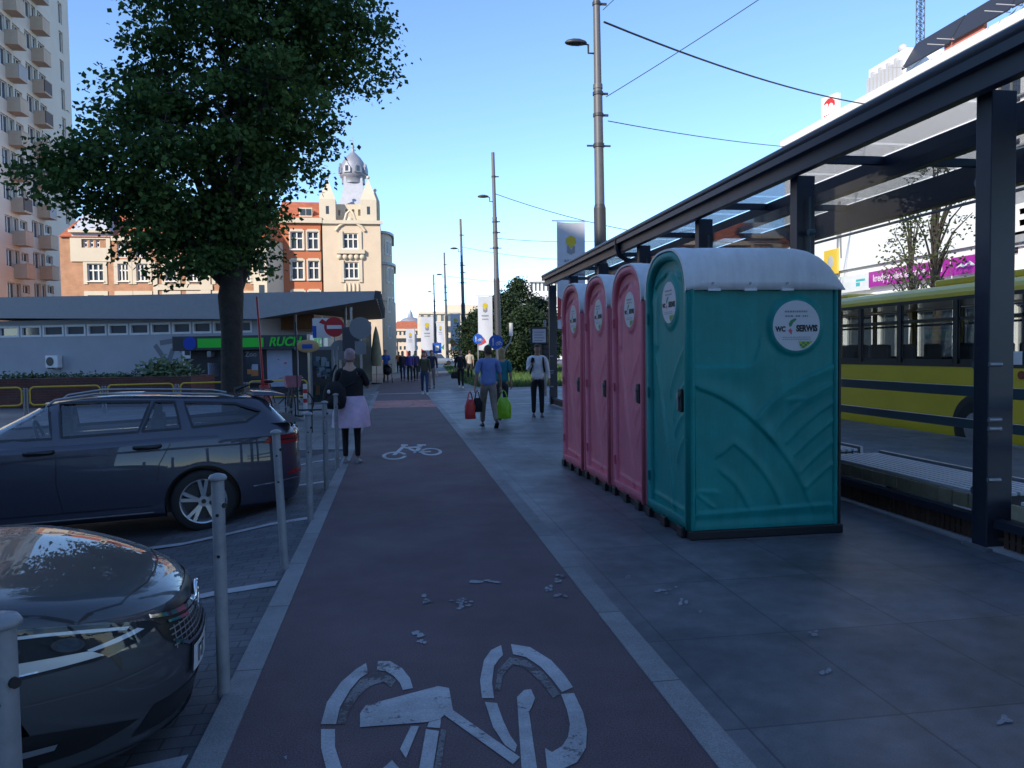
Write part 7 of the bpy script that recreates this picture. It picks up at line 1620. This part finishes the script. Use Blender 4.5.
q = G(388, 382); P_, hn, sf = person('man in blue shirt pushing a stroller near the cream corner house', (q.x-.1, q.y+.3, 0), R(180), 1.78, clothm('blue', (0.03, 0.12, 0.40)), clothm('tan', (0.22, 0.17, 0.13)), M_hgr, M_shoe, legs=(12, 4, -12, 14), arms=((30, 2, 45), (30, 2, 45)))
st = thing('stroller', 'dark baby stroller pushed by the man in blue', 'stroller', (q.x, q.y-.45, 0), R(180)); b = MB(); b.sphere((0, 0, .62), .24, .34, .22); b.build('seat', M_blk, st); b = MB()
for i in range(9):
    pass
b.rings([[(.25*math.cos(a), -.12+.22*math.sin(a)*(.4+.6*f), .66+.34*f*math.sin(a+.3) if math.sin(a) > 0 else .66) for a in [math.pi*i/12 for i in range(13)]] for f in (.2, .6, 1.0)], cap=False, closed=False); b.build('hood', M_blk, st); b = MB()
for s in (-.22, .22): b.tube([(s, .30, .14), (s, -.05, .52), (s, -.42, 1.0)], .014, 6); b.tube([(s, -.32, .16), (s, .08, .60)], .014, 6)
b.tube([(-.22, -.42, 1.0), (.22, -.42, 1.0)], .018, 6); b.build('frame', M_dark, st)
for x in (-.24, .24):
    for y in (.30, -.32): b = MB(); b.cyl((x-.02, y, .13), (x+.02, y, .13), .13, n=18); b.build('wheel', M_rubber, st)
for px_, y, lab, tm, fa in ((395, 371.5, 'far pedestrian in white near the dome end of the street', (0.45, 0.44, 0.42), 0), (424, 371, 'far pedestrian in red top beyond the group of three', (0.35, 0.05, 0.03), 180), (399, 373, 'far pedestrian in orange top beyond the stroller', (0.45, 0.15, 0.04), 180), (470, 379, 'far pedestrian in pale top behind the woman in black', (0.40, 0.36, 0.30), 0)):
    q = G(px_, y); person(lab, (q.x, q.y, 0), R(fa), 1.7, clothm(lab[-22:], tm), M_blk, M_hbr, M_shoe, legs=(10, 4, -10, 12))
# seated market stall clutter by the corner house: folded parasol
p = G(377, 384); t = thing('folded_parasol', 'folded pale green parasol standing by the cream corner house', 'parasol', (p.x, p.y, 0)); b = MB(); b.cyl((0, 0, 0), (0, 0, 3.0), .03, n=8); b.build('pole', M_sgrey, t)
b = MB(); b.lathe([(.25, .95), (.30, 1.3), (.24, 1.9), (.14, 2.6), (.03, 3.02)], 14); b.build('canopy', mat('parasol_cloth', (0.20, 0.21, 0.14), .9, vary=.2), t); b = MB(); b.cyl((0, 0, 0), (0, 0, .08), .3, n=18); b.build('base', M_dark, t)
# ---------------------------------------------------------------- bicycles
def bicycle(label, loc, rz, basket):
    t = thing('bicycle', label, 'bicycle', loc, rz, 'bicycles parked by the yellow rails'); r_ = .33
    for x in (-.52, .52):
        b = MB(); b.tube([(x+r_*math.cos(a), 0, r_+.02+r_*math.sin(a)) for a in [2*math.pi*i/28 for i in range(29)]], .018, 6, False); w_ = b.build('wheel', M_rubber, t); b = MB()
        for i in range(12): a = math.pi*i/6; b.bar((x, 0, r_+.02), (x+r_*math.cos(a), 0, r_+.02+r_*math.sin(a)), .005, .005)
        b.cyl((x, -.04, r_+.02), (x, .04, r_+.02), .025, n=10); b.build('spokes', M_steel, w_)
    b = MB(); z = r_+.02
    for p_, q_ in (((-.52, z), (-.08, .30)), ((-.52, z), (-.20, .78)), ((-.08, .30), (-.22, .88)), ((-.08, .30), (.36, .72)), ((-.18, .62), (.34, .84)), ((.33, .95), (.38, .68)), ((.38, .68), (.52, z))): b.tube([(p_[0], 0, p_[1]), (q_[0], 0, q_[1])], .016, 6)
    b.build('frame', M_dark, t); b = MB(); b.tube([(.33, 0, .95), (.31, 0, 1.05)], .014, 6); b.tube([(.18, -.27, 1.06), (.32, -.18, 1.08), (.32, .18, 1.08), (.18, .27, 1.06)], .014, 6); b.build('handlebar', M_steel, t)
    b = MB(); b.sphere((-.25, 0, .93), .13, .07, .04); b.build('saddle', M_blk, t); b = MB(); b.cyl((-.08, -.05, .30), (-.08, .05, .30), .08, n=16); b.bar((-.08, .06, .30), (.02, .06, .17), .02, .02); b.bar((-.08, -.06, .30), (-.18, -.06, .43), .02, .02); b.build('crank', M_steel, t)
    if basket:
        b = MB(); b.rings([[(.50+.13*c, .15*s, .86) for c, s in ((-1, -1), (1, -1), (1, 1), (-1, 1))], [(.52+.17*c, .19*s, 1.12) for c, s in ((-1, -1), (1, -1), (1, 1), (-1, 1))], [(.52+.15*c, .17*s, 1.12) for c, s in ((-1, -1), (1, -1), (1, 1), (-1, 1))], [(.50+.12*c, .14*s, .88) for c, s in ((-1, -1), (1, -1), (1, 1), (-1, 1))]], smooth=False); b.build('basket', mat('pink_basket', (0.42, 0.16, 0.20), .7, vary=.2), t)
    return t
p = G(289, 424); bicycle('bicycle with a pink basket parked behind the estate car tail', (p.x, p.y+.3, 0), R(-75), True)
p = G(272, 420); bicycle('bicycle without basket parked beside the red parking gate', (p.x+.1, p.y+.6, 0), R(15), False)
